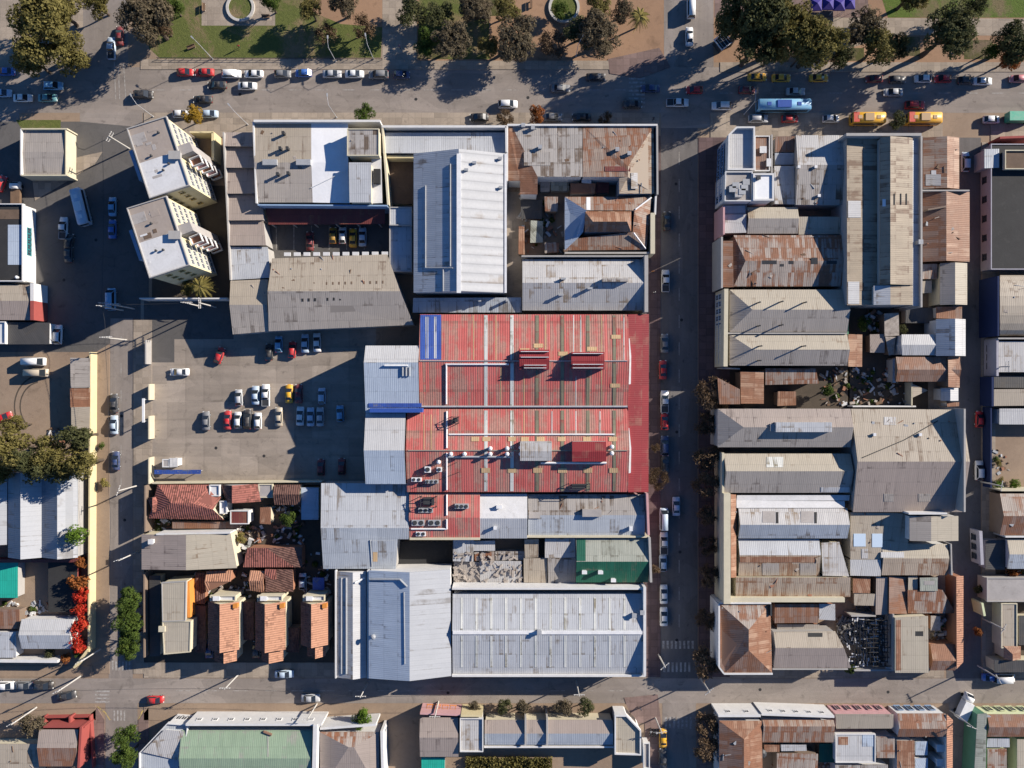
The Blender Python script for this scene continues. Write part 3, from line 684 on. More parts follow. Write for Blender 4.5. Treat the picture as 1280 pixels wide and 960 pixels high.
b.wallbox((573.5, 192), (573.5, 366), 11.5, .9, 'metal_white', 'ridge_cap', 11.1)
b.wallbox((632, 192), (632, 366), 8.3, .5, 'metal_white', 'gutter', 7.9)
for a in ([(532, 232), (532, 335), (566, 335)], [(563, 205), (563, 333)], [(554, 337), (554, 364)]): b.pipe(a, .13, 'metal_grey', 'roof_pipe', .15)
for x, y in ((593, 204), (583, 213), (626, 235), (625, 199)): b.chimney(x, y, .7, .4, .7, 'metal_grey', 'roof_vent')
b = Bld('annexe', 'low grey corrugated strip roof between the white shed and the red market', 'wall_grey')
b.shed((516, 372, 652, 391), (5.8, 5.8, 5.2, 5.2), 'galvanised')
for x in (600, 634, 553): b.chimney(x, 376, .5, .5, 1.4, 'metal_grey', 'roof_vent')
b = Bld('workshop', 'patched grey and rust hipped roof at the avenue corner of the block', 'wall_white')
b.roof([[P(640, 158, 6.0), P(728, 157, 6.0), P(728, 221, 7.4), P(672, 221, 7.4)], [P(635, 158, 6.0), P(640, 158, 6.0), P(672, 221, 7.4), P(672, 243, 7.4), P(650, 243, 6.6), P(650, 226, 6.6), P(635, 226, 6.0)]], 'grey_sheet', ['grey_sheet', 'rust_orange_sheet'])
b.roof([[P(728.5, 157, 6.0), P(817, 158, 6.0), P(785, 208, 7.4), P(785, 221, 7.4), P(728.5, 221, 7.4)], [P(817, 158, 6.0), P(818, 242, 6.0), P(774, 242, 7.0), P(774, 221, 7.2), P(785, 221, 7.4), P(785, 208, 7.4)]], 'rust_mottle', ['rust_mottle', 'rust_tan_sheet'])
b.wallbox((634, 156), (822, 156), 6.5, .4, 'wall_white'); b.wallbox((821.5, 157), (822, 243), 6.6, .4, 'wall_grey'); b.wallbox((634, 157), (634, 226), 6.5, .4, 'wall_white'); b.windows((640, 156), (818, 156), 6.5, [2.0, 4.6], 16, 1.3, 1.5, 'wall_brown', out=.37)
b.strip((789, 216, 797, 236), 'light_sheet', 'roof_patch'); b.strip((756, 208, 788, 214), 'wine_sheet', 'roof_patch'); b.strip((655, 190, 688, 207), 'grey_sheet', 'roof_patch')
for x, y in ((666, 161), (654, 158), (675, 185), (771, 188), (786, 193)): b.chimney(x, y, .7, .7, .9, 'metal_grey', 'roof_vent')
b = Bld('shed', 'small rust shed roof in the light well behind the hipped roof', 'wall_grey')
b.shed((713, 229, 744, 242), (4.2, 4.2, 3.7, 3.7), 'rust_orange_sheet'); b.shed((727, 222.5, 739, 229), (4.4, 4.4, 4.3, 4.3), 'flat_white')
b = Bld('shed', 'dark grey sheds deep in the light well behind the hipped roof', 'wall_grey')
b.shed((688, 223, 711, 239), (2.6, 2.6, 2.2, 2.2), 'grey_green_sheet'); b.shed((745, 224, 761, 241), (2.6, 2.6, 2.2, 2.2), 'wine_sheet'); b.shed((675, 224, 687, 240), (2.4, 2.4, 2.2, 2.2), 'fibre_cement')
b = Bld('house', 'rust hipped roof house round a sunken valley facing the shaded street', 'wall_white')
z0, z1 = 5.4, 7.0
b.roof([[P(706, 246, z0), P(815, 246, z0), P(793, 263, z1), P(733, 263, z1)], [P(815, 246, z0), P(808, 312, z0), P(791, 290, 6.4), P(793, 263, z1)], [P(706, 313, z0), P(722, 298, 6.0), P(791, 290, 6.4), P(808, 312, z0)], [P(706, 246, z0), P(733, 263, z1), P(729, 290, 6.2), P(722, 298, 6.0), P(706, 313, z0)]], 'rust_mottle', ['rust_mottle', 'rust_mottle', 'rust_mottle', 'blue_grey_sheet'])
b.gable((731, 264, 789, 290), 6.8, 9.0, 'h', 277, 'rust_orange_sheet', hip=(9, 7), mat2='rust_brown_sheet')
b.strip((733, 246.5, 738, 262.5), 'metal_white', 'skylight'); b.wallbox((816, 266), (816, 317), 6.2, 1.0, 'wall_cream'); b.wallbox((820, 245), (819, 268), 5.9, .4, 'wall_white'); b.wallbox((706, 316), (812, 316), 5.8, .4, 'wall_grey')
b.pipe([(807, 311), (792, 291)], .18, 'metal_white', 'ridge_cap', .1); b.pipe([(814, 247), (794, 262)], .18, 'metal_white', 'ridge_cap', .1)
b = Bld('shed', 'small rust lean-tos round the dark light wells west of the hipped house', 'wall_brown')
b.shed((681, 246, 697, 264), (4.2, 4.2, 3.8, 3.8), 'rust_grey_sheet'); b.shed((663, 276, 679, 303), (2.4, 2.4, 2.2, 2.2), 'grey_green_sheet'); b.shed((681, 303, 699, 316), (3.6, 3.6, 3.4, 3.4), 'rust_grey_sheet'); b.shed((648, 283, 656, 318), (3.8, 3.8, 3.5, 3.5), 'rust_orange_sheet')
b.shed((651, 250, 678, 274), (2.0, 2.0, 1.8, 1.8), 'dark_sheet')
b = Bld('warehouse', 'pale grey gabled warehouse just above the red market roof', 'wall_grey')
b.gable((653, 324, 804, 388), 5.8, 8.0, 'h', 353.5, 'light_sheet', mat2='light_sheet'); b.wallbox((808, 319), (808, 390), 8.1, .8, 'wall_grey'); b.wallbox((652, 320), (805, 320), 6.9, .3, 'wall_grey')
for x, y in ((704, 349), (701, 369), (737, 361)): b.chimney(x, y, .9, .35, .9, 'metal_grey', 'roof_vent')
b.block('rooftop_duct', (753, 348, 785, 352), 9.0, 7.4, 'grey_sheet')
# ------------------------------------------------------------------ the red market
b = Bld('market_hall', 'large red corrugated market hall with pale skylight strips in the middle of the block', 'wall_grey', 'market hall')
E, R = 7.6, 9.8
b.gable((525, 393, 785, 510), E, R, 'h', 451, 'red_sheet', walls=True)
b.gable((509, 511, 785, 615), E, R, 'h', 563, 'red_sheet')
b.shed((785.3, 393, 811, 615), (7.75, 6.9, 6.9, 7.75), 'dark_red_sheet')
b.gable((512, 616, 600, 673), 6.8, 7.8, 'h', 647, 'red_sheet')
b.strip((525.5, 393.5, 551.5, 449.5), 'blue_sheet', 'blue_roof_panel', .05)
xs = [(607.5, 'translucent_sheet'), (640, 'translucent_sheet'), (671.5, 'olive_translucent'), (703, 'olive_translucent'), (735, 'olive_translucent'), (768, 'olive_translucent')]
for x, m in xs:
    for y0, y1 in ((394, 450), (452.5, 509), (513, 562), (564.5, 614)): b.strip((x - 2.1, y0, x + 2.1, y1), m, 'skylight', .07)
for x in (594, 608, 640, 656, 676, 702, 734, 766): b.strip((x - 5, 546, x + 5, 551.5), 'tan_panel', 'roof_patch', .09)
for x in (607, 640, 672, 703, 735, 767): b.strip((x - 5.5, 585, x + 5.5, 591), 'tan_panel', 'roof_patch', .09)
for x, y in ((656, 438), (673, 432), (704, 442), (740, 436), (770, 421), (769, 482)): b.strip((x - 6, y - 2.5, x + 6, y + 2.5), 'tan_panel', 'roof_patch', .09)
for x in (532.5, 535, 543.2, 545): b.strip((x - .5, 396, x + .5, 448), 'translucent_sheet', 'skylight', .08)
for x, ys_ in ((592, (394, 450)), (620, (394, 450)), (682, (394, 450)), (717, (394, 450)), (726, (394, 450)), (752, (394, 450)), (780, (394, 450)), (655, (514, 545)), (690, (514, 545)), (720, (514, 545)), (750, (514, 545)), (626, (454, 508)), (655, (470, 508)), (720, (470, 508)), (752, (454, 508)), (530, (518, 562)), (539, (518, 562))): b.strip((x - .55, ys_[0], x + .55, ys_[1]), 'tan_panel' if x % 3 else 'translucent_sheet', 'skylight', .04)
b.pipe([(561, 543), (768, 543)], .2, 'metal_white'); b.pipe([(558, 455), (558, 505)], .2, 'metal_white'); b.pipe([(558.5, 514), (558.5, 560)], .2, 'metal_white'); b.pipe([(558.5, 566), (558.5, 612)], .2, 'metal_white'); b.pipe([(558.5, 618), (558.5, 644)], .2, 'metal_white'); b.pipe([(558.5, 649), (558.5, 661), (514, 661)], .2, 'metal_white'); b.pipe([(525, 508.3), (784, 508.3)], .25, 'metal_grey', 'gutter'); b.pipe([(557, 455.5), (636, 455.5)], .2, 'metal_white'); b.pipe([(560, 571), (640, 571)], .25, 'metal_grey'); b.pipe([(525, 451.2), (784, 451.2)], .12, 'metal_grey', 'ridge_cap', .05); b.pipe([(510, 563.2), (784, 563.2)], .14, 'translucent_sheet', 'ridge_cap', .05)
b.pipe([(676, 578.5), (716, 578.5), (758, 578.5)], .25, 'metal_white')
def monitor(x0, y0, x1, y1, mat, frame):
    zt = 11.4; r = b.root; mb = MB()
    b.block('roof_monitor', (x0, y0, x1, y1), zt - .5, 9.0, frame)
    ym = (y0 + y1) / 2
    A = [P(x0 - .8, y0, zt - .4), P(x1 + .8, y0, zt - .4), P(x1 + .8, ym, zt), P(x0 - .8, ym, zt), P(x0 - .8, y1, zt - .4), P(x1 + .8, y1, zt - .4)]
    for f in ([A[3], A[2], A[1], A[0]], [A[4], A[5], A[2], A[3]]):
        mb.face(f, [(p.x, p.y) for p in f]); mb.face([p - Vector((0, 0, .12)) for p in f[::-1]])
    mb.build('monitor_roof', mat, r, r.location)
monitor(650, 437, 686, 462, 'dark_red_sheet', 'wall_grey'); monitor(715, 440, 755, 462, 'dark_red_sheet', 'wall_grey'); monitor(651, 552, 689, 576, 'light_sheet', 'wall_grey'); monitor(716, 552, 757, 577, 'dark_red_sheet', 'wall_grey')
for y in (439, 446, 456, 459.5): b.block('monitor_rail', (651 + (y > 450) * 4, y, 686 - (y > 450) * 3, y + .7), 11.75, 11.2, 'metal_white')
for y in (441.5, 455, 459.5): b.block('monitor_rail', (716, y, 754, y + .7), 11.75, 11.2, 'metal_white')
for x, y in ((564, 567), (581, 567), (613, 560), (613, 567), (634, 560), (634, 567), (651, 559), (651, 567), (764, 558), (764, 566), (549, 577)): b.vent(x, y, .48, 1.5, 'metal_white')
b.block('curved_gutter', [(784.5, 423), (787, 423), (789, 445), (788.5, 480), (784.5, 481), (785.5, 450)], 8.3, 7.2, 'metal_white'); b.block('curved_gutter', [(784, 535), (786.5, 535), (789, 560), (788.5, 591), (784.5, 592), (785.5, 562)], 8.3, 7.2, 'metal_white')
b.wallbox((512, 673.5), (600, 673.5), 7.1, .5, 'wall_cream', 'gutter', 6.5)
b.pipe([(516, 600), (545, 590), (571, 578)], .06, 'metal_dark', 'cable'); b.pipe([(516, 610), (548, 600), (574, 590)], .06, 'metal_dark', 'cable')
b.windows((811, 393), (811, 615), 8.0, [2.0], 9, 3.2, 2.6, 'wall_red')
def ac(px, py, w, d, h, z, label, mat='metal_grey', fans=1):
    p = P(px, py, z + h); t = empty('air_conditioner', label, 'air conditioner', (p.x, p.y, z), 'air conditioners on the market roof')
    mb = MB(); mb.box((0, 0, .25), (w, d, h - .25)); mb.build('cabinet', mat, t)
    for i in range(fans):
        f = MB(); x = (i + .5) / fans * w - w / 2; f.tube((x, 0, h - .01), (x, 0, h + .1), min(d, w / fans) * .38, min(d, w / fans) * .38, 14); f.build('fan_housing', 'metal_dark', t)
    for sx in (-1, 1): l = MB(); l.box((sx * w * .4, 0, -.3), (.15, d * .9, .56)); l.build('skid', 'metal_dark', t)
ac(534.5, 587, 1.3, 1.3, 1.3, 8.6, 'white square air conditioner on the red roof nearest the row of vents', 'metal_white')
ac(549, 587, 1.1, 1.0, 1.1, 8.6, 'small white air conditioner beside the long roof pipe', 'metal_white')
ac(520.5, 599.5, 2.2, .9, 1.0, 8.0, 'long cream air conditioner close to the blue grey wing', 'metal_white', 2)
ac(539.5, 602, 2.9, .8, 1.0, 7.9, 'long grey air conditioner just above the lower red roof', 'metal_grey', 3)
ac(577, 633, 3.0, 1.0, 1.3, 7.0, 'grey twin air conditioner east of the long pipe on the lower red roof', 'metal_grey', 3)
ac(532, 638, 3.2, 1.0, 1.0, 7.0, 'grey air conditioner under the dark cooling frame on the lower red roof', 'metal_grey', 3)
ac(522.5, 653.5, 2.8, 1.3, .9, 7.0, 'grey flat air conditioner in the corner by the court, western of two', 'metal_grey', 2)
ac(543, 653.5, 2.8, 1.3, .9, 7.0, 'grey flat air conditioner in the corner by the pipe bend, eastern of two', 'metal_grey', 2)
ac(523, 667.5, 1.1, 1.0, .8, 6.6, 'small dark fan unit by the edge of the court, western of two', 'metal_white')
ac(529, 667.5, 1.1, 1.0, .8, 6.6, 'small dark fan unit by the edge of the court, eastern of two', 'metal_white')
def frame(px, py, w, d, h, z, label, name, mat='metal_dark'):
    p = P(px, py, z + h / 2); t = empty(name, label, name.replace('_', ' '), (p.x, p.y, z)); mb = MB()
    for x in (-w / 2, w / 2):
        for y in (-d / 2, d / 2): mb.box((x, y, -.6), (.12, .12, h + .6))
    for y in (-d / 2, 0, d / 2): mb.box((0, y, h - .12), (w + .1, .12, .12))
    for x in (-w / 2, w / 2): mb.box((x, 0, h - .24), (.12, d + .1, .12))
    mb.build('frame', mat, t); mb = MB(); mb.box((0, 0, 0), (w * .7, d * .7, h * .6)); mb.build('tank', mat, t)
frame(536, 627, 3.4, 2.2, 2.0, 7.0, 'dark cooling frame standing on the lower red roof', 'cooling_frame')
frame(569, 525, 1.6, 1.4, 1.8, 8.6, 'small dark aerial frame on the red roof near the blue band', 'aerial_frame')
frame(724, 608, 4.6, 1.2, 1.5, 7.6, 'dark cluttered machine frame at the lower edge of the red roof', 'machine_frame')
b = Bld('market_wing', 'pale blue grey corrugated wing with a bright blue band joined to the red market', 'wall_grey', 'warehouse')
b.gable((457, 432, 524, 516), 8.8, 10.8, 'h', 453, 'white_sheet', mat2='blue_grey_sheet')
b.gable((457, 516.6, 507, 605), 8.8, 10.8, 'h', 563, 'white_sheet', mat2='blue_grey_sheet')
b.strip((461, 504, 527, 509), 'blue_sheet', 'blue_band', .15); b.block('blue_band', (462, 510.5, 528, 515.5), 10.4, 8.2, 'metal_blue')
for x in (503.5, 508, 512): b.pipe([(x, 459), (x, 470)], .2, 'metal_grey', 'roof_pipe', .25)
b.pipe([(481, 457), (495, 457), (510, 457)], .25, 'metal_white', 'roof_pipe', .3)
# ------------------------------------------------------------------ south part of the big block
b = Bld('office_building', 'cream topped gable with plain grey back slope south of the market', 'wall_white')
b.gable((600, 617.5, 659, 673), 6.2, 7.6, 'h', 648, 'flat_white', mat2='galvanised_pale'); b.chimney(624, 633, 1.0, .6, .8, 'metal_white', 'roof_vent'); b.chimney(619, 659, .6, .6, .8, 'metal_white', 'roof_vent')
b = Bld('warehouse', 'grey corrugated gable with a shaded band along the street south of the market', 'wall_pink')
b.gable((660, 618, 806, 671), 5.6, 6.4, 'h', 644, 'grey_sheet', mat2='galvanised'); b.wallbox((658, 671), (808, 671), 6.2, .4, 'wall_cream'); b.wallbox((809, 617), (811, 669), 7.4, .5, 'wall_pink'); b.strip((661, 640, 675, 648), 'flat_grey', 'roof_patch'); b.block('rooftop_duct', (728, 637, 752, 646), 7.2, 5.9, 'flat_grey'); b.chimney(788, 660, .6, .8, .8, 'metal_white', 'roof_vent')
b = Bld('house', 'dark pitched court roof beside the white shed, deep in shade', 'wall_grey')
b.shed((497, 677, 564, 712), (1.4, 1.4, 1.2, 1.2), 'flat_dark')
b = Bld('workshop', 'jumble of grey patched sheds strewn with debris south of the market', 'wall_grey')
b.shed((566, 674, 592, 702), (4.6, 4.6, 4.2, 4.2), 'galvanised_pale'); b.shed((590, 676, 619, 689), (4.4, 4.4, 4.2, 4.2), 'white_sheet'); b.shed((567, 703, 600, 730), (3.4, 3.4, 3.0, 3.0), 'fibre_cement'); b.shed((619, 689, 656, 700), (3.4, 3.4, 3.2, 3.2), 'grey_sheet'); b.shed((600, 701, 652, 729), (3.8, 3.8, 3.4, 3.4), 'light_sheet'); b.shed((593, 690, 618, 701), (3.5, 3.5, 3.3, 3.3), 'rust_grey_sheet')
b.shed((656, 674, 673, 697), (4.3, 4.3, 4.0, 4.0), 'fibre_cement_tan'); b.shed((681, 673, 719, 697), (5.0, 5.0, 4.6, 4.6), 'light_sheet'); b.shed((655, 698, 684, 728), (4.2, 4.2, 3.8, 3.8), 'fibre_cement_tan'); b.shed((685, 698, 720, 730), (4.6, 4.6, 4.0, 4.0), 'grey_sheet')
random.seed(5)
mb = MB()
for i in range(110):
    p, n = b.hit(random.uniform(568, 652), random.uniform(690, 729))
    mb.box((p.x - b.root.location.x, p.y - b.root.location.y, p.z - .05), (random.uniform(.2, 1.6), random.uniform(.1, .5), random.uniform(.12, .45)), random.uniform(0, 3))
tag(mb.build('debris', 'rubble', b.root), kind='stuff')
b = Bld('warehouse', 'dark green roofed warehouse with a pale upper slope on the shaded street', 'wall_grey')
b.gable((720, 673, 810, 728), 5.4, 6.8, 'h', 702, 'grey_green_sheet', mat2='green_sheet'); b.wallbox((812, 672), (814, 728), 6.9, .5, 'wall_grey'); b.wallbox((722, 671), (812, 671), 6.0, .4, 'wall_cream')
b.strip((721, 674, 732, 701), 'green_sheet', 'green_roof_panel')
for x, y in ((730, 714), (750, 714), (766, 724)): b.chimney(x, y, .9, .6, 1.1, 'metal_white', 'roof_vent')
b = Bld('warehouse', 'large ribbed pale grey gabled warehouse at the street corner below the green roof', 'wall_white')
b.gable((566, 742, 803, 842), 6.6, 8.4, 'h', 791, 'galvanised_pale', mat2='galvanised_pale'); b.wallbox((806, 734), (806, 845), 8.5, .6, 'wall_white'); b.wallbox((565, 736), (805, 736), 8.0, .4, 'wall_white'); b.wallbox((565, 845), (807, 845), 7.3, .4, 'wall_white', 'gutter', 6.2)
for i in range(12):
    x = 577 + i * 18.5
    b.strip((x - 1.4, 747, x + 1.4, 787), 'translucent_sheet', 'skylight', .05); b.strip((x - 1.4, 795, x + 1.4, 834), 'translucent_sheet', 'skylight', .05)
b.wallbox((566, 791), (803, 791), 8.55, .7, 'metal_white', 'ridge_cap', 8.2)
for x, y in ((674, 789), (792, 768), (802, 764)): b.chimney(x, y, .8, .8, 1.0, 'metal_grey', 'roof_vent')
b.windows((570, 842), (800, 842), 6.6, [2.0], 12, 2.4, 2.4, 'metal_grey')
b = Bld('warehouse', 'blue grey and white gabled warehouse with a crooked outline on the lower street', 'wall_white')
b.gable([(461, 713), (563, 712), (564, 845), (461, 848)], 7.6, 9.8, 'v', 512, 'blue_grey_sheet', mat2='pale_panel')
b.pipe([(462, 724), (500, 724), (509, 733)], .2, 'metal_grey'); b.pipe([(505, 740), (506, 830)], .1, 'metal_grey', 'roof_pipe', .1); b.vent(467, 795, .6, 1.0, 'metal_grey')
b = Bld('warehouse', 'narrow white gabled strip warehouse beside the terracotta houses', 'wall_white')
b.gable((421, 714, 458, 847), 6.0, 7.2, 'v', 441, 'light_sheet', mat2='white_sheet'); b.wallbox((419.5, 713), (419.5, 848), 6.4, .3); b.wallbox((460, 713), (460, 848), 6.8, .4)
for x in (427, 433): b.pipe([(x, 722), (x, 780), (x, 842)], .2, 'metal_grey', 'roof_pipe', .1)
b.pipe([(444, 728), (456, 722)], .2, 'metal_white', 'roof_pipe', .3)
b = Bld('warehouse', 'grey corrugated gabled warehouse below the shaded corner of the parking yard', 'wall_grey')
b.roof([[P(401.5, 604, 6.0), P(511, 604, 6.0), P(511, 660, 7.6), P(401, 660, 7.6)], [P(401, 660, 7.6), P(511, 660, 7.6), P(511, 674, 7.0), P(497, 674, 7.0), P(495, 711, 5.8), P(404, 711, 5.8)]], 'galvanised_pale', ['galvanised_pale', 'galvanised'])
b.strip((466, 690, 472, 702), 'tan_panel', 'roof_patch'); b.pipe([(463, 675), (465, 708)], .1, 'metal_grey', 'roof_pipe', .1); b.strip([(465, 676), (494, 676), (493, 708), (466, 708)], 'galvanised', 'roof_patch', .05)
# ------------------------------------------------------------------ houses south of the parking yard
b = Bld('house', 'orange tiled hipped house just below the parking yard wall', 'wall_cream')
z0, z1 = 3.6, 5.6
b.roof([[P(197, 606, z0), P(262, 606, z0), P(240, 629, z1), P(214, 629, z1)], [P(197, 606, z0), P(214, 629, z1), P(186, 648, z0 - .1)], [P(186, 648, z0 - .1), P(214, 629, z1), P(240, 629, z1), P(266, 637, z1 - .3), P(280, 650, z0)], [P(262, 606, z0), P(276, 622, z0), P(266, 637, z1 - .3), P(240, 629, z1)]], 'red_clay_tile')
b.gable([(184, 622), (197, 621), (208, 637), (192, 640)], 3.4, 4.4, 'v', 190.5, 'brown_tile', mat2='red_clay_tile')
b.shed((215, 652, 300, 661), (2.6, 2.6, 2.4, 2.4), 'rust_brown_sheet')
b = Bld('boundary_wall', 'dark wall added beside the houses to shade the western street', 'wall_brown', 'wall')
b.wallbox((181, 607), (181, 665), 3.9, .3); b.wallbox((180, 716), (180, 822), 3.9, .3)  # tall wall added so its shadow darkens the western street
b = Bld('boundary_wall', 'thin pale wall along the bottom of the parking yard', 'wall_cream', 'wall')
b.wallbox((190, 604), (402, 602), 2.6, .3)
b = Bld('house', 'dark red tiled house with small terrace under the yard wall', 'wall_white')
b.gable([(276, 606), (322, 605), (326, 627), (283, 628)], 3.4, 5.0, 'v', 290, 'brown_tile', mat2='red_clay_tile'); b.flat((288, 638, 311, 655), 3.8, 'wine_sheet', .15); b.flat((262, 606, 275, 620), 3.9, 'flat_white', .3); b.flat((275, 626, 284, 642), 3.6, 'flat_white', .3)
b = Bld('house', 'small cream house with dark roof behind the garden trees', 'wall_cream')
b.flat((323, 605, 341, 622), 3.2, 'flat_grey', .2); b.gable((343, 606, 376, 631), 3.2, 4.2, 'h', 618, 'brown_tile'); b.shed((377, 609, 398, 650), (3.0, 2.8, 2.8, 3.0), 'blue_grey_sheet'); b.shed((325, 634, 338, 655), (3.2, 3.2, 3.0, 3.0), 'rust_orange_sheet')
b = Bld('house', 'wide tan grey gable with a two tone sheet roof among the houses', 'wall_cream')
b.gable([(177, 668), (288, 667), (296, 710), (177, 712)], 5.0, 6.2, 'v', 232.5, 'fibre_cement_pink', mat2='beige_sheet'); b.wallbox((195, 668), (288, 666), 5.6, .35, 'wall_white'); b.chimney(191, 676, .9, .9, 1.0, 'wall_white')
b = Bld('house', 'bright terracotta hipped roof between the gardens', 'wall_brick')
b.roof([[P(309, 685, 4.4), P(333, 685, 4.6), P(368, 709, 3.6), P(304, 709, 3.6)], [P(333, 685, 4.6), P(377, 684, 3.6), P(378, 709, 3.4), P(368, 709, 3.6)]], 'red_clay_tile', ['red_clay_tile', 'brown_tile'])
b = Bld('house', 'small orange gable house beside the long grey roof', 'wall_brick')
b.gable([(258, 714), (290, 713), (290, 726), (258, 740)], 3.2, 4.2, 'h', 727, 'clay_tile', mat2='clay_tile'); b.shed((244, 716, 256, 755), (2.6, 2.6, 2.4, 2.4), 'brown_tile')
b = Bld('house', 'orange gable house with a red back roof by the parked blue car', 'wall_brick')
b.gable([(313, 713), (331, 714), (331, 741), (313, 738)], 3.2, 4.4, 'h', 726, 'clay_tile'); b.shed((332, 712, 366, 740), (3.8, 3.4, 3.2, 3.6), 'brown_tile'); b.shed((331, 712, 345, 724), (3.9, 3.9, 3.6, 3.6), 'red_clay_tile')
b = Bld('house', 'long pale grey flat roofed house near the green street trees', 'wall_cream')
b.flat([(202, 728), (233, 726), (232, 776), (203, 777)], 6.0, 'beige_sheet', .1, 'wall_grey'); b.flat([(203, 777), (239, 776), (238, 815), (205, 818)], 5.8, 'beige_sheet', .15); b.block('porch_roof', (198, 783, 206, 790), 6.2, 5.8, 'wall_cream'); b.wallbox((235, 727), (236, 772), 5.0, .6, 'wall_orange')
b.shed((187, 720, 200, 820), (2.6, 2.8, 2.8, 2.6), 'dark_sheet')
for xs_, lab, y1 in (((260, 274.5, 299), 'terracotta ridge house with a stepped front, nearest the pale flat house', 812), ((319, 331, 357), 'terracotta ridge house with a stepped front, second from the pale flat house', 812), ((376, 389, 410), 'terracotta ridge house with a stepped front, next to the white strip warehouse', 806)):
    b = Bld('terracotta_house', lab, 'wall_cream', 'house', 'terracotta houses in a row')
    x0, xr, x1 = xs_
    b.gable((x0, 752, x1, y1), 5.6, 7.8, 'v', xr, 'brown_tile', mat2='clay_tile')  # west slopes take the darker tile: their shade is put into the colour
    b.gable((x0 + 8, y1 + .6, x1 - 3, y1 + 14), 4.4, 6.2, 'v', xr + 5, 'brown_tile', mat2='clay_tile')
    b.chimney(x1 - 3, 756, .8, .8, .9, 'wall_orange'); b.flat((x0 + 3, 744, x1 - 4, 751), 5.6, 'flat_white', .3); b.chimney(x0 + 12, 747, 1.2, .8, .7, 'metal_white', 'water_tank')
    b.windows((x0 + 8, y1 + 14), (x1 - 3, y1 + 14), 4.4, [1.6], 2, 1.2, 1.3)
b = Bld('shed', 'dark brown lean-to between two terracotta houses', 'wall_brown')
b.shed((302, 752, 317, 800), (3.0, 3.0, 2.6, 2.6), 'brown_tile'); b.shed((358, 784, 374, 815), (3.0, 3.0, 2.8, 2.8), 'brown_tile'); b.shed((243, 757, 257, 815), (2.2, 2.2, 2.0, 2.0), 'brown_tile')
# ------------------------------------------------------------------ bottom row, west
b = Bld('house', 'red walled house with a pale brown roof on the lower corner', 'wall_red')
b.gable((49, 912, 98, 958), 3.8, 4.6, 'h', 935, 'fibre_cement_pink', mat2='rust_brown_sheet'); b.wallbox((54, 909), (106, 909), 4.0, .3, 'wall_red'); b.wallbox((101, 909), (98, 960), 4.6, .5, 'wall_red'); b.wallbox((56, 897), (110, 896), 1.3, .3, 'wall_red'); b.wallbox((87, 896), (87, 910), 2.2, .4, 'wall_red'); b.wallbox((56, 895), (54, 910), 1.3, .3, 'wall_red'); b.wallbox((112, 895), (116, 960), 1.3, .3, 'wall_red')
b = Bld('house', 'low tan house beside the red walled corner house', 'wall_cream')
b.shed((-40, 930, 48, 990), (3.0, 3.0, 2.8, 2.8), 'fibre_cement_tan')
b = Bld('shop_building', 'blue grey fan shaped roof on the lower street corner', 'wall_white')
b.flat([(175, 940), (210, 903), (236, 905), (226, 990), (175, 990)], 5.0, 'galvanised', .5); b.shed([(178, 940), (206, 912), (230, 914), (222, 950)], (5.5, 5.7, 5.6, 5.3), 'light_sheet', base=4.9)
b.windows((210, 903), (236, 905), 5.0, [2.0], 3, 1.2, 1.6)
b = Bld('long_building', 'long pale green gabled building with a white street parapet', 'wall_white')
b.gable((227, 913, 391, 990), 5.2, 6.6, 'h', 948, 'pale_green_sheet'); b.wallbox((232, 906), (402, 906), 6.4, .5, 'wall_white'); b.wallbox((394, 906), (392, 990), 6.9, .9, 'wall_white')
b.windows((232, 905), (400, 905), 6.0, [4.4], 8, 1.0, 1.0, 'wall_white', out=.5); b.pipe([(330, 914), (340, 918)], .3, 'rust_brown_sheet'); b.strip((334, 914, 336, 946), 'grey_green_sheet', 'roof_patch')
b = Bld('house', 'brown cross hipped roof house with white parapets on the corner', 'wall_white')
b.gable((400, 915, 474, 990), 4.8, 6.4, 'h', 934, 'rust_grey_sheet', hip=(38, 30), mat2='fibre_cement_pink'); b.wallbox((400, 911), (470, 906), 5.6, .5); b.wallbox((477, 914), (479, 990), 5.6, .6); b.windows((402, 911), (468, 907), 5.2, [2.0], 5, 1.4, 1.8, 'wall_brown', out=.42)
b = Bld('house', 'pinkish grey gabled roof house by the dark side lane', 'wall_grey')
b.gable((525, 897, 573, 946), 4.6, 5.6, 'h', 922, 'fibre_cement_pink', mat2='fibre_cement_pink'); b.wallbox((525, 892), (576, 894), 5.2, .4, 'wall_pink'); b.windows((527, 892), (573, 894), 5, [1.8], 4, 1.2, 1.8, 'wall_orange', out=.42)
b = Bld('canopy_roof', 'teal sheet canopy behind the pinkish gabled house', 'wall_grey', 'canopy')
b.shed((527, 947, 556, 990), (3.2, 3.2, 3.0, 3.0), 'teal_sheet')
b = Bld('shop_building', 'white flat roof shop with a yellow front edge', 'wall_white')
b.flat((575, 897, 604, 939), 5.2, 'light_sheet', .4); b.wallbox((576, 895), (603, 895), 5.8, .4, 'wall_yellow')
b = Bld('long_building', 'long grey and pink ribbed gabled roof behind the street bushes', 'wall_cream')
b.gable((606, 900, 766, 931), 4.2, 5.0, 'h', 917, 'fibre_cement_pink', mat2='galvanised'); b.wallbox((605, 934), (768, 934), 4.4, .35, 'wall_white')
for x in (657, 684): b.wallbox((x, 898), (x, 932), 5.3, .4, 'wall_grey')
b = Bld('shop_building', 'white parapet corner shop with a chamfered end beside the red paving', 'wall_white')
b.flat([(768, 893), (783, 893), (801, 912), (801, 943), (768, 942)], 5.0, 'beige_sheet', .5, pt=.3); b.windows((783, 893), (801, 912), 5.4, [1.8], 2, 1.3, 2.2, 'wall_brown'); b.flat((804, 928, 812, 960), 3.0, 'flat_grey', .3)
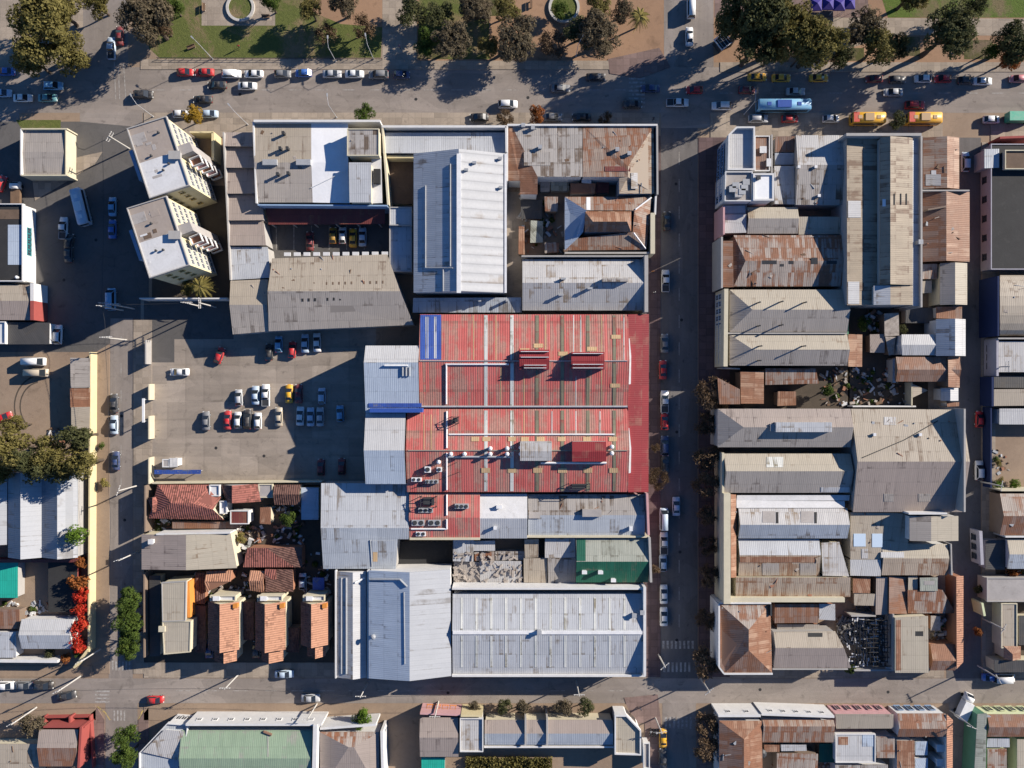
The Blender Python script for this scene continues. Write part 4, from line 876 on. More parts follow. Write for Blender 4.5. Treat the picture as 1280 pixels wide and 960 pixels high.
# ------------------------------------------------------------------ east block
b = Bld('shop_building', 'white walled corner building with a pale blue sunken roof and chamfered corner', 'wall_white')
b.flat([(909, 170), (919, 160), (942, 160), (942, 214), (908, 214)], 7.8, 'white_sheet', 1.0, 'wall_white', .35)
b.flat([(906, 215), (940, 215), (940, 252), (905, 252)], 8.2, 'flat_grey', .5, 'wall_white')
for x, y in ((918, 233), (931, 229), (926, 241), (914, 238), (929, 236)): b.chimney(x, y, 1.2, 1.0, 1.0, 'metal_grey', 'roof_vent')
b.block('plant_box', (919, 229, 928, 246), 9.2, 7.9, 'light_sheet')
b.windows((908, 172), (905, 250), 8.0, [2.0, 5.0], 10, 1.3, 1.6, 'wall_blue', out=.05)
b = Bld('house', 'small bright white flat roof with a thick parapet behind the corner building', 'wall_white')
b.flat((941, 217, 967, 251), 8.6, 'bright_white', .3, 'wall_white', .4); b.chimney(947, 223, .7, .7, .7, 'metal_dark', 'roof_vent')
b = Bld('shed', 'small rust roof with white patches enclosed behind the corner building', 'wall_white')
b.flat((943, 170, 962, 214), 7.0, 'rust_brown_sheet', .25); b.chimney(953, 188, 1.2, 1.2, .5, 'flat_white', 'roof_vent'); b.chimney(960, 204, .8, 1.4, .5, 'flat_white', 'roof_vent'); b.wallbox((965, 168), (965, 216), 6.9, .3, 'wall_grey')
b = Bld('house', 'ruined rust front and grey sheet back roof between white buildings', 'wall_grey')
b.shed((969, 170, 993, 190), (5.0, 5.0, 4.6, 4.6), 'rust_brown_sheet'); b.shed((969, 191, 993, 206), (4.6, 4.6, 4.4, 4.4), 'galvanised'); b.shed((968, 207, 993, 255), (5.2, 5.2, 5.0, 5.0), 'light_sheet')
b = Bld('warehouse', 'wide pale grey gabled roof west of the tall tan warehouse', 'wall_grey')
b.gable((995, 169, 1056, 256), 6.0, 7.0, 'h', 206, 'light_sheet', mat2='grey_sheet')
for x, y in ((998, 209), (1019, 209), (1023, 245)): b.chimney(x, y, .5, .5, .4, 'metal_white', 'roof_vent')
b = Bld('house', 'white and tan low gable below the white corner building', 'wall_pink')
b.shed((905, 268, 933, 291), (5.4, 5.4, 5.0, 5.0), 'white_sheet'); b.wallbox((905, 257), (905, 293), 7.6, .4, 'wall_pink'); b.gable((934, 259, 997, 292), 5.0, 5.9, 'h', 273, 'beige_sheet', mat2='fibre_cement'); b.shed((998, 271, 1050, 293), (5.2, 5.2, 4.9, 4.9), 'beige_sheet'); b.shed((905, 257, 933, 267), (5.2, 5.2, 5.2, 5.2), 'galvanised')  # the tall pink parapet is added to throw shade across the street
b = Bld('warehouse', 'heavily rusted roof with torn holes facing the shaded street', 'wall_brown')
b.roof([[P(917, 294, 5.6), P(1054, 294, 5.6), P(1054, 326, 6.7), P(932, 326, 6.7)], [P(932, 326, 6.7), P(1054, 326, 6.7), P(1054, 358, 5.6), P(917, 358, 5.6)], [P(917, 294, 5.6), P(932, 326, 6.7), P(917, 358, 5.6)]], 'rust_sheet', ['rust_sheet', 'rust_grey_sheet', 'rust_orange_sheet'])
b.wallbox((902.5, 296), (902.5, 360), 7.6, .4, 'wall_grey'); b.shed((904, 301, 916.5, 359), (6.4, 6.6, 6.6, 6.4), 'rust_brown_sheet')  # the tall grey front wall is added to keep the street shaded
for q in ((953, 325.5, 971, 330), (986, 326, 992, 330), (975, 330, 980, 333), (1014, 322, 1022, 330), (1033, 326, 1046, 330), (937, 341, 940, 344)): b.strip(q, 'metal_dark', 'roof_hole', .04)
b = Bld('warehouse', 'tan double gable with two hipped ends behind a straight parapet', 'wall_cream')
b.gable((912, 362, 1059, 415), 6.0, 7.6, 'h', 387, 'beige_sheet', hip=(26, 0), mat2='fibre_cement'); b.gable((912, 418, 1059, 457), 6.0, 7.4, 'h', 437, 'beige_sheet', hip=(27, 0), mat2='fibre_cement'); b.wallbox((908, 361), (907, 458), 7.6, .9); b.wallbox((908, 416.5), (1059, 416.5), 6.4, .3, 'wall_grey')
for x, y in ((951, 377), (979, 376), (951, 406), (979, 405), (953, 431), (952, 449), (1008, 377), (1007, 431)): b.chimney(x - 5, y + 2, .25, .25, 2.2, 'metal_dark', 'roof_vent')
b.windows((905, 362), (905, 458), 6.2, [2.0, 4.4], 10, 1.2, 1.5, 'wall_white', out=.55)
b = Bld('warehouse', 'tall long tan warehouse with a raised central roof running away from the avenue', 'wall_grey')
b.shed((1059, 172, 1100, 381), (8.8, 8.2, 8.2, 8.8), 'tan_weathered'); b.gable((1100, 172, 1141, 356), 10.0, 11.0, 'v', 1113, 'tan_weathered', mat2='tan_weathered'); b.shed((1141.5, 172, 1150, 383), (8.6, 8.4, 8.4, 8.6), 'galvanised'); b.gable((1092, 357, 1141, 381), 9.6, 10.2, 'v', 1113, 'galvanised_pale', mat2='tan_weathered')
b.strip((1060, 251, 1076, 272), 'white_sheet', 'roof_patch'); b.strip((1060, 352, 1074, 380), 'white_sheet', 'roof_patch'); b.wallbox((1058, 168), (1152, 168), 10.4, .6, 'wall_grey'); b.wallbox((1152, 170), (1152, 384), 9.2, .4, 'wall_grey'); b.strip((1103, 249, 1107, 258), 'skylight', 'skylight')
for x in (1118, 1126, 1133): b.strip((x - .6, 242, x + .6, 256), 'flat_dark', 'roof_vent', .1)
b.chimney(1146, 304, .8, .8, 1.6, 'metal_grey'); b.windows((1060, 168), (1150, 168), 10, [2.2, 5.5], 8, 1.6, 1.8, 'metal_grey', out=.5)
b = Bld('house', 'patchy rust roofed house with a lit orange slope beside the tall warehouse', 'wall_brick')
b.gable((1154, 172, 1199, 236), 5.4, 6.4, 'v', 1184, 'rust_mottle', mat2='rust_orange_sheet'); b.strip((1157, 218, 1176, 232), 'light_sheet', 'roof_patch'); b.strip((1164, 213, 1170, 218), 'flat_white', 'roof_patch')
b = Bld('house', 'longer rust roofed house stepping out below its rusty neighbour', 'wall_brick')
b.gable((1153, 240, 1212, 327), 5.2, 6.6, 'v', 1183, 'rust_brown_sheet', mat2='rust_orange_sheet'); b.wallbox((1153, 238), (1212, 238), 6.6, .3, 'wall_grey'); b.wallbox((1160, 262), (1183, 258), 7.2, .35, 'wall_brown', 'roof_vent', 5.5)
b = Bld('house', 'grey and tan roofed house below the rusty houses', 'wall_cream')
b.gable((1175, 329, 1209, 381), 5.0, 6.0, 'v', 1194, 'fibre_cement', mat2='beige_sheet'); b.shed((1153, 330, 1172, 349), (4.4, 4.4, 4.2, 4.2), 'rust_grey_sheet'); b.shed((1153, 351, 1165, 366), (3.8, 3.8, 3.6, 3.6), 'fibre_cement_tan')
b = Bld('shed', 'rubble topped tan shack in the dark yard', 'wall_brown')
b.shed([(1105, 392), (1123, 391), (1124, 419), (1106, 420)], (3.6, 3.6, 3.2, 3.2), 'rubble'); b.shed([(1107, 421), (1120, 421), (1117, 443), (1111, 444)], (3.0, 3.0, 2.6, 2.6), 'rubble'); b.shed((1088, 418, 1106, 441), (2.8, 2.8, 2.6, 2.6), 'fibre_cement_pink')
b = Bld('shed', 'narrow rust shed against the tan double gable', 'wall_brown')
b.shed((1061, 418, 1078, 458), (3.6, 3.2, 3.2, 3.6), 'rust_orange_sheet'); b.wallbox((1060, 382), (1060, 418), 4.0, .3, 'wall_green')
b = Bld('shed', 'dark slab roof over the yard behind the tall warehouse', 'wall_grey')
b.shed((1132, 385, 1168, 404), (2.4, 2.4, 2.2, 2.2), 'dark_sheet'); b.shed((1170, 383, 1203, 398), (4.0, 4.0, 3.8, 3.8), 'rust_brown_sheet'); b.shed((1116, 448, 1120, 478), (3.4, 3.4, 3.2, 3.2), 'galvanised')
b = Bld('house', 'bright white L shaped gabled house on the eastern side street', 'wall_white')
b.roof([[P(1127, 418, 4.6), P(1170, 418, 4.6), P(1195, 431, 5.2), P(1127, 431, 5.2)], [P(1127, 431, 5.2), P(1195, 431, 5.2), P(1195, 444, 4.6), P(1128, 444, 4.6)]], 'white_sheet')
b.gable((1170, 399, 1207, 445), 5.2, 6.6, 'v', 1194, 'galvanised', mat2='white_sheet')
b = Bld('house', 'brown rust roofed house with a lit orange slope on the eastern side street', 'wall_brown')
b.gable((1120, 446, 1199, 477), 4.2, 5.0, 'h', 462, 'rust_brown_sheet', mat2='rust_brown_sheet'); b.shed((1185.5, 446, 1199.5, 484), (5.2, 4.4, 4.4, 5.2), 'rust_orange_sheet')
b = Bld('shed', 'tiny white gabled box beside the eastern side street', 'wall_white')
b.gable((1176, 485, 1198, 501), 3.4, 4.2, 'v', 1188, 'white_sheet', mat2='white_sheet'); b.shed((1184, 503, 1199, 508), (3.0, 3.0, 3.0, 3.0), 'rust_orange_sheet')
b = Bld('shed', 'small triangular tan roof in the yard by a thin wall', 'wall_cream')
b.roof([[P(1141, 480, 3.0), P(1160, 488, 2.8), P(1141, 497, 3.0)]], 'fibre_cement_tan'); b.wallbox((1140, 478), (1140, 508), 3.0, .25); b.wallbox((1066, 508), (1145, 508), 3.0, .3, 'wall_white')
b = Bld('shed', 'rust and dark sheds under the tan double gable', 'wall_brown')
b.shed((926, 464, 955, 505), (4.6, 4.4, 4.4, 4.6), 'rust_orange_sheet'); b.shed([(957, 461), (1020, 461), (1024, 479), (957, 481)], (4.6, 4.6, 4.0, 4.0), 'rust_sheet'); b.shed((972, 489, 995, 507), (3.4, 3.4, 3.0, 3.0), 'rust_orange_sheet'); b.shed([(897, 472), (925, 486), (925, 505), (899, 505)], (6.6, 6.6, 6.6, 6.6), 'rust_brown_sheet'); b.wallbox((903, 460), (925, 461), 4.8, .3, 'wall_grey')
b = Bld('warehouse', 'grey hipped roof with a long white ridge vent on the shaded street', 'wall_grey')
b.gable((897, 511, 1063, 559), 7.0, 8.6, 'h', 534, 'fibre_cement_pink', hip=(30, 0), mat2='fibre_cement'); b.block('ridge_vent', (970, 528, 1040, 540), 9.4, 7.8, 'galvanised_pale'); b.block('ridge_vent', (963, 530, 969, 539), 8.9, 7.6, 'flat_grey')
b.windows((897, 512), (897, 558), 6.4, [2.0, 4.6], 5, 1.2, 1.6, 'wall_white')
b = Bld('warehouse', 'beige and grey long gabled roof under the hipped one', 'wall_cream')
b.gable((905, 567, 1063, 616), 6.2, 7.8, 'h', 589, 'beige_sheet', mat2='fibre_cement'); b.strip((958, 571, 979, 584), 'translucent_sheet', 'skylight'); b.strip((1026, 609, 1062, 615), 'white_sheet', 'skylight'); b.wallbox((904, 566), (904, 617), 6.6, .5, 'wall_cream')
b = Bld('warehouse', 'sawtooth roofed warehouse inside a cream parapet with a rust lean-to', 'wall_cream')
b.wallbox((909, 617), (909, 755), 7.8, 1.5, 'wall_cream'); b.shed((913.5, 618, 920, 722), (6.9, 5.8, 5.8, 6.9), 'rust_orange_sheet')
b.shed([(921, 619), (1062, 619), (1062, 626), (921, 626)], (5.6, 5.6, 5.6, 5.6), 'flat_white'); b.shed((921, 626, 1056, 635), (5.6, 5.6, 6.0, 6.0), 'flat_white')
b.gable((923, 635, 1059, 673), 5.8, 7.2, 'h', 656, 'light_sheet', mat2='galvanised'); b.strip((953, 639, 969, 653), 'flat_grey', 'skylight'); b.strip((1001, 639, 1017, 653), 'flat_grey', 'skylight'); b.strip((970, 640, 973, 654), 'flat_dark', 'roof_vent'); b.strip((1018, 640, 1021, 654), 'flat_dark', 'roof_vent')
b.gable((923, 674, 1024, 720), 5.0, 6.0, 'h', 694, 'galvanised_pale', mat2='rust_tan_sheet'); b.strip((953, 704, 974, 719), 'fibre_cement', 'skylight'); b.strip((1000, 704, 1020, 719), 'fibre_cement', 'skylight'); b.strip((925, 696, 1020, 703), 'rust_orange_sheet', 'roof_patch')
b.shed([(1027, 678), (1049, 678), (1061, 720), (1029, 720)], (5.2, 5.2, 5.6, 5.6), 'light_sheet')
b.shed((920, 722, 1063, 746), (5.4, 5.4, 6.4, 6.4)[::-1], 'rust_tan_sheet'); b.wallbox((905, 750), (1056, 750), 6.6, 1.0, 'wall_cream')
b.windows((904, 622), (904, 750), 6.0, [1.9, 4.6], 14, 1.2, 1.6, 'wall_blue', out=.25)
b = Bld('warehouse', 'broad brown grey gabled warehouse with an eastern end wall casting shade on its roof', 'wall_grey')
b.gable([(1064, 511), (1203, 512), (1203, 640), (1066, 640)], 6.4, 9.2, 'h', 577, 'fibre_cement_tan', mat2='fibre_cement_pink'); b.wallbox((1206, 511), (1206, 640), 9.9, .4, 'wall_grey')
b.strip((1105, 521, 1120, 531), 'light_sheet', 'skylight'); b.strip((1105, 617, 1117, 627), 'fibre_cement', 'skylight'); b.strip((1148, 617, 1163, 627), 'fibre_cement', 'skylight'); b.pipe([(1078, 572), (1130, 550), (1172, 526)], .1, 'metal_dark', 'cable', .05)
for x, y in ((1092, 543), (1149, 543)): b.chimney(x, y, .5, .5, .5, 'metal_white', 'roof_vent')
b = Bld('workshop', 'low tan flat roof with two pale blue skylights', 'wall_grey')
b.shed((1063, 641, 1135, 699), (5.4, 5.4, 5.0, 5.0), 'fibre_cement_tan'); b.strip((1067, 667, 1082, 683), 'skylight', 'skylight'); b.strip((1090, 667, 1103, 684), 'skylight', 'skylight'); b.strip((1077, 686, 1085, 698), 'light_sheet', 'skylight'); b.shed((1063, 700, 1101, 720), (5.0, 5.0, 4.8, 4.8), 'white_sheet')
b = Bld('house', 'tall tan two slope roof standing above the flat roof with skylights', 'wall_white')
b.gable((1137, 645, 1198, 676), 7.6, 8.2, 'v', 1164, 'fibre_cement', mat2='beige_sheet'); b.wallbox((1136, 642), (1184, 642), 8.6, .4, 'wall_white')
b = Bld('house', 'rust and tan gabled roof below the tall two slope house', 'wall_white')
b.gable((1102, 680, 1184, 719), 4.8, 5.6, 'h', 698, 'beige_sheet', mat2='rust_tan_sheet'); b.strip((1101, 690, 1130, 697), 'white_sheet', 'roof_patch'); b.wallbox((1189, 680), (1190, 719), 5.4, .3, 'wall_grey')
b = Bld('shed', 'patchwork of small rust and pink sheds beside the ruined frame', 'wall_brown')
b.shed((1066, 722, 1088, 741), (4.0, 4.0, 3.8, 3.8), 'rust_orange_sheet'); b.shed((1068, 742, 1095, 757), (3.6, 3.6, 3.4, 3.4), 'fibre_cement_tan'); b.shed((1095, 721, 1110, 768), (3.8, 3.8, 3.6, 3.6), 'fibre_cement_pink'); b.shed((1111, 721, 1134, 767), (4.2, 3.4, 3.4, 4.2), 'rust_brown_sheet')
b = Bld('house', 'broken rust roof and pale slab beside the orange eaves strip', 'wall_brick')
b.shed([(1135, 738), (1178, 738), (1195, 766), (1135, 767)], (4.2, 4.2, 3.6, 3.6), 'rust_sheet'); b.shed((1150, 722, 1172, 739), (4.6, 4.6, 4.4, 4.4), 'grey_green_sheet'); b.strip((1155, 726, 1168, 731), 'flat_grey', 'roof_patch'); b.shed((1135, 721, 1147, 740), (4.0, 4.0, 3.8, 3.8), 'beige_sheet')
b = Bld('shop_building', 'long narrow orange eaves roof along the eastern side street', 'wall_brick')
b.shed([(1196, 721), (1204.5, 720), (1204, 828), (1196, 836)], (4.8, 4.3, 4.3, 4.8), 'clay_tile')
b = Bld('house', 'rust brown hipped corner house with a pale lit slope at the street corner', 'wall_lilac')
z0, z1 = 6.2, 8.2
b.roof([[P(900, 755, z0), P(936, 787, z1), P(936, 813, z1), P(906, 841, z0), P(900, 833, z0)], [P(900, 755, z0), P(963, 755, z0), P(936, 787, z1)], [P(963, 755, z0), P(965, 841, z0), P(936, 813, z1), P(936, 787, z1)], [P(906, 841, z0), P(936, 813, z1), P(965, 841, z0)]], 'rust_brown_sheet', ['rust_brown_sheet', 'rust_grey_sheet', 'rust_orange_sheet', 'rust_brown_sheet'])
b.wallbox((899, 754), (964, 754), 6.7, .35, 'wall_white'); b.wallbox((899, 755), (899, 834), 7.2, .35, 'wall_white'); b.wallbox((905, 842.5), (966, 842.5), 6.5, .35, 'wall_white'); b.wallbox((899, 834), (905, 842), 6.5, .35, 'wall_white'); b.windows((899, 757), (899, 832), 6.2, [1.9, 4.6], 9, 1.3, 1.6, 'wall_white', out=.38); b.wallbox((964, 756), (964, 770), 7.0, .4, 'metal_dark', 'chimney', 5.5)
b = Bld('warehouse', 'long grey tan gabled roof with a burnt east end', 'wall_grey')
b.gable([(967, 790), (1044, 789), (1064, 835), (967, 835)], 5.2, 6.4, 'h', 810, 'fibre_cement_tan', mat2='fibre_cement_pink'); b.wallbox((966, 836.5), (1060, 836.5), 5.3, .3, 'wall_grey'); b.strip((1010, 791, 1028, 796), 'flat_dark', 'roof_hole', .05)
b = Bld('shed', 'rust roof with a white end panel behind the hipped corner house', 'wall_brick')
b.shed((968, 755, 1023, 779), (5.0, 5.0, 4.4, 4.4), 'rust_brown_sheet'); b.shed((1024, 755, 1044, 775), (4.6, 4.6, 4.4, 4.4), 'white_sheet'); b.shed((972, 780, 1024, 788), (3.0, 3.0, 2.8, 2.8), 'fibre_cement')
b = Bld('ruin', 'burnt out roofless building with bare blackened rafters', 'charred_wood', 'ruin')
r = b._root(P(1090, 800, 0)); b.wallbox((1117, 768), (1117, 838), 4.6, .35, 'wall_grey', 'wall'); b.wallbox((1068, 838), (1117, 838), 3.4, .35, 'wall_grey', 'wall'); b.wallbox((1064, 770), (1095, 770), 3.6, .3, 'wall_grey', 'wall')
random.seed(11); mb = MB(); o = r.location
for i in range(13):
    x = 1068 + i * 3.8; A, B_ = P(x + random.uniform(-1, 1), 770 + random.uniform(0, 14), 4.0 + random.uniform(-.5, .4)), P(x + random.uniform(-1, 1), 834 - random.uniform(0, 10), 3.8 + random.uniform(-.6, .3)); mb.tube(A - o, B_ - o, .1, .1, 5)
for i in range(11):
    y = 775 + i * 5.8; A, B_ = P(1076 + random.uniform(0, 16), y, 4.1), P(1112 + random.uniform(-4, 4), y + random.uniform(-1, 1), 4.0); mb.tube(A - o, B_ - o, .09, .09, 5)
mb.build('rafter', 'charred_wood', r); mb = MB()
for i in range(330):
    p = P(*(random.choice(((random.uniform(1066, 1114), random.uniform(758, 836)), (random.uniform(1046, 1080), random.uniform(772, 806))))), .3) - o; mb.box((p.x, p.y, random.uniform(0, .5)), (random.uniform(.2, 2.2), random.uniform(.1, .5), random.uniform(.15, .7)), random.uniform(0, 3))
tag(mb.build('debris', 'ash', r), kind='stuff'); mb = MB()
for i in range(80):
    p = P(random.uniform(1060, 1112), random.uniform(772, 834), 2.4) - o; mb.box((p.x, p.y, random.uniform(1.2, 3.2)), (random.uniform(.5, 1.4), random.uniform(.12, .3), .1), random.choice((0, 1.57)) + random.uniform(-.2, .2))
tag(mb.build('broken_batten', 'flat_white', r), kind='stuff')
b = Bld('house', 'beige flat sheet roof with a dark hatch next to the burnt ruin', 'wall_cream')
b.flat([(1119, 772), (1160, 770), (1161, 841), (1119, 841)], 5.6, 'beige_sheet', .0); b.strip((1144, 789, 1154, 795), 'flat_dark', 'roof_hole', .06); b.strip((1120, 775, 1126, 838), 'rust_orange_sheet', 'roof_patch', .03); b.strip((1126, 774, 1152, 839), 'beige_sheet', 'roof_patch', .04)
b = Bld('house', 'small rust slopes round a dark court by the lower street', 'wall_brick')
b.gable((1163, 805, 1194, 838), 3.8, 4.8, 'h', 826, 'rust_orange_sheet', mat2='rust_brown_sheet'); b.shed((1164, 770, 1176, 788), (3.0, 3.0, 2.6, 2.6), 'rubble')
# ------------------------------------------------------------------ far east block
b = Bld('warehouse', 'large dark slate flat roof with a pale wall on the eastern side street', 'wall_lilac')
b.flat((1238, 180, 1330, 337), 3.9, 'flat_dark', .2, 'wall_lilac'); b.flat((1255, 188, 1330, 212), 4.8, 'flat_brown', .4, 'wall_cream', base=3.8); b.windows((1238, 182), (1238, 335), 3.9, [1.6], 6, 1.4, 1.2, 'metal_dark'); b.shed((1230, 186, 1249, 210), (4.2, 4.2, 4.2, 4.2), 'galvanised'); b.wallbox((1250, 172), (1300, 170), 4.4, .5, 'wall_red')
b = Bld('warehouse', 'barrel vaulted tan roof behind a curved dark blue front', 'wall_navy')
F = []; n = 10
for i in range(n):
    a0, a1 = math.pi * i / n, math.pi * (i + 1) / n; yy = lambda a: 382 - 38 * math.cos(a); zz = lambda a: 3.6 + 2.8 * math.sin(a)
    F.append([P(1250, yy(a0), zz(a0)), P(1330, yy(a0), zz(a0)), P(1330, yy(a1), zz(a1)), P(1250, yy(a1), zz(a1))])
b.roof(F, 'fibre_cement_tan'); b.wallbox((1248, 345), (1248, 420), 6.8, .35, 'wall_navy')
b = Bld('shop_building', 'low grey roofed shop with a lilac front below the barrel vault', 'wall_lilac')
b.shed((1248, 427, 1330, 465), (4.2, 4.2, 4.0, 4.0), 'light_sheet'); b.wallbox((1247, 424), (1247, 470), 4.6, .5, 'wall_lilac'); b.wallbox((1248, 423), (1330, 423), 4.9, .35, 'wall_grey'); b.windows((1247, 426), (1247, 466), 4.4, [1.8], 3, 1.2, 1.2, 'metal_dark', out=.45)
b = Bld('shop_building', 'tan roofed shop with a navy blue front on the eastern side street', 'wall_navy')
b.shed((1242, 486, 1330, 507), (3.8, 3.8, 3.6, 3.6), 'fibre_cement_tan'); b.shed((1243, 470, 1330, 485), (2.8, 2.8, 2.8, 2.8), 'dark_sheet'); b.wallbox((1241, 471), (1241, 508), 4.4, .5, 'wall_navy'); b.wallbox((1239, 509), (1239, 610), 3.0, .3, 'wall_navy')
b = Bld('shed', 'white flat shed roof over the open earth court', 'wall_white')
b.shed((1249, 511, 1330, 531), (3.4, 3.4, 3.2, 3.2), 'white_sheet')
b = Bld('house', 'pinkish rust gabled house beside the earth court', 'wall_brown')
b.gable((1250, 617, 1330, 669), 4.2, 5.6, 'h', 645, 'rust_grey_sheet', mat2='rust_brown_sheet'); b.wallbox((1252, 613), (1330, 613), 4.6, .35, 'wall_cream')
b = Bld('house', 'grey gabled roof below a thin white parapet on the eastern side street', 'wall_lilac')
b.gable((1259, 674, 1330, 711), 3.8, 4.6, 'h', 693, 'beige_sheet', mat2='galvanised'); b.wallbox((1257, 671), (1330, 671), 4.6, .35, 'wall_white'); b.shed((1232, 675, 1256, 712), (2.8, 3.0, 3.0, 2.8), 'dark_sheet'); b.wallbox((1226, 664), (1228, 706), 3.6, .7, 'wall_lilac'); b.windows((1225, 664), (1226, 706), 3.6, [1.7], 3, 1.2, 1.1, 'metal_dark', out=.5)
b = Bld('house', 'plain grey tan flat roof house with mossy walls', 'wall_grey')
b.flat((1233, 722, 1330, 752), 3.6, 'flat_grey', .2); b.wallbox((1228, 754), (1231, 770), 3.8, .5, 'wall_lime')
b = Bld('house', 'pale tan house with a small orange tiled hip', 'wall_cream')
b.flat((1251, 754, 1271, 810), 3.6, 'fibre_cement_tan', .2, 'wall_cream'); b.gable((1255, 808, 1276, 824), 3.8, 4.8, 'v', 1266, 'clay_tile', hip=(8, 0), mat2='rust_orange_sheet'); b.shed((1243, 825, 1330, 840), (3.6, 3.6, 3.4, 3.4), 'dark_sheet'); b.shed((1273, 770, 1330, 806), (2.2, 2.2, 2.0, 2.0), 'dark_sheet')
# ------------------------------------------------------------------ bottom row, east
b = Bld('house', 'rust hipped corner house with a white street front at the lower crossing', 'wall_white')
b.roof([[P(899, 901, 5.4), P(930, 924, 6.8), P(930, 990, 6.8), P(899, 1000, 5.4)], [P(899, 901, 5.4), P(952, 901, 5.4), P(930, 924, 6.8)], [P(930, 924, 6.8), P(952, 901, 5.4), P(954, 1000, 5.4), P(930, 990, 6.8)]], 'rust_brown_sheet', ['rust_brown_sheet', 'rust_orange_sheet', 'rust_orange_sheet'])
b.wallbox((898, 895), (951, 895), 6.2, .5, 'wall_white'); b.windows((898, 895), (951, 895), 6.2, [4.4], 2, .9, 1.0, 'wall_white', out=.42); b.windows((899, 903), (899, 960), 5.4, [1.9, 4.0], 6, 1.2, 1.4, 'wall_white')
b = Bld('house', 'pink patched rust roof behind a long white parapet with dark openings', 'wall_white')
b.gable((953, 900, 1042, 928), 5.0, 5.8, 'h', 908, 'rust_mottle', mat2='rust_mottle'); b.wallbox((952, 893), (1043, 896), 6.0, .5, 'wall_white'); b.windows((954, 893), (1042, 896), 6.0, [4.5], 5, .9, 1.0, 'wall_white', out=.42)
b = Bld('house', 'rust patched back roofs with a dark green tank court on the lower block', 'wall_brown')
b.shed((955, 931, 975, 940), (4.0, 4.0, 3.8, 3.8), 'rust_orange_sheet'); b.shed((976, 931, 1008, 939), (4.0, 4.0, 3.8, 3.8), 'white_sheet'); b.shed((971, 942, 1022, 990), (3.8, 3.8, 3.2, 3.2), 'rust_grey_sheet'); b.shed((1024, 930, 1042, 953), (2.6, 2.6, 2.6, 2.6), 'green_sheet'); b.vent(950, 938, 1.0, 2.0, 'metal_dark', 'water_tank')
b = Bld('house', 'plain tan roof behind a pink painted street front', 'wall_pink')
b.shed((1045, 893, 1117, 911), (5.4, 5.4, 4.8, 4.8), 'fibre_cement_tan'); b.windows((1045, 892), (1118, 892), 5.4, [1.8], 5, 1.1, 2.2, 'wall_pink')
b = Bld('house', 'white patched sheet roof in the middle of the lower block', 'wall_white')
b.flat((1044, 917, 1094, 953), 4.4, 'white_sheet', .2); b.shed((1096, 921, 1119, 948), (4.0, 4.0, 3.8, 3.8), 'rust_grey_sheet'); b.strip((1078, 918, 1092, 933), 'blue_grey_sheet', 'roof_patch'); b.strip((1048, 921, 1060, 931), 'rust_orange_sheet', 'roof_patch', .05); b.shed((1044, 956, 1110, 990), (3.6, 3.6, 3.4, 3.4), 'grey_sheet')
b = Bld('house', 'rust L shaped roof with a bright orange eaves slope by the side street', 'wall_white')
b.gable((1122, 892, 1182, 921), 4.8, 5.6, 'h', 911, 'rust_sheet', mat2='rust_brown_sheet'); b.shed([(1183, 893), (1191, 900), (1191, 990), (1183, 990)], (5.2, 4.6, 4.6, 5.2), 'clay_tile'); b.shed((1121, 926, 1143, 990), (4.2, 4.2, 3.8, 3.8), 'rust_orange_sheet'); b.flat((1171, 931, 1182, 940), 4.0, 'flat_white', .0); b.flat((1171, 949, 1182, 958), 4.0, 'flat_white', .0); b.shed((1144, 927, 1160, 944), (3.4, 3.4, 3.2, 3.2), 'blue_grey_sheet'); b.shed((1144, 948, 1160, 990), (3.4, 3.4, 3.2, 3.2), 'blue_grey_sheet'); b.windows((1122, 891), (1182, 891), 4.8, [1.8], 4, 1.2, 2.2, 'wall_blue')
b = Bld('house', 'green fronted corner house with rust roofs on the lower side street', 'wall_lime')
b.shed([(1222, 893), (1233, 892), (1232, 990), (1217, 990)], (5.0, 5.2, 5.2, 5.0), 'grey_green_sheet', wall='wall_green'); b.gable((1234, 893, 1330, 921), 4.8, 5.6, 'h', 909, 'rust_brown_sheet', mat2='rust_brown_sheet'); b.shed((1234, 923, 1262, 934), (4.0, 4.0, 3.8, 3.8), 'galvanised_pale'); b.shed((1234, 936, 1258, 990), (3.8, 3.8, 3.6, 3.6), 'rust_grey_sheet'); b.shed((1272, 924, 1330, 990), (3.8, 3.8, 3.6, 3.6), 'beige_sheet'); b.windows((1236, 892), (1300, 892), 4.8, [1.8], 4, 1.2, 2.2, 'wall_lime')
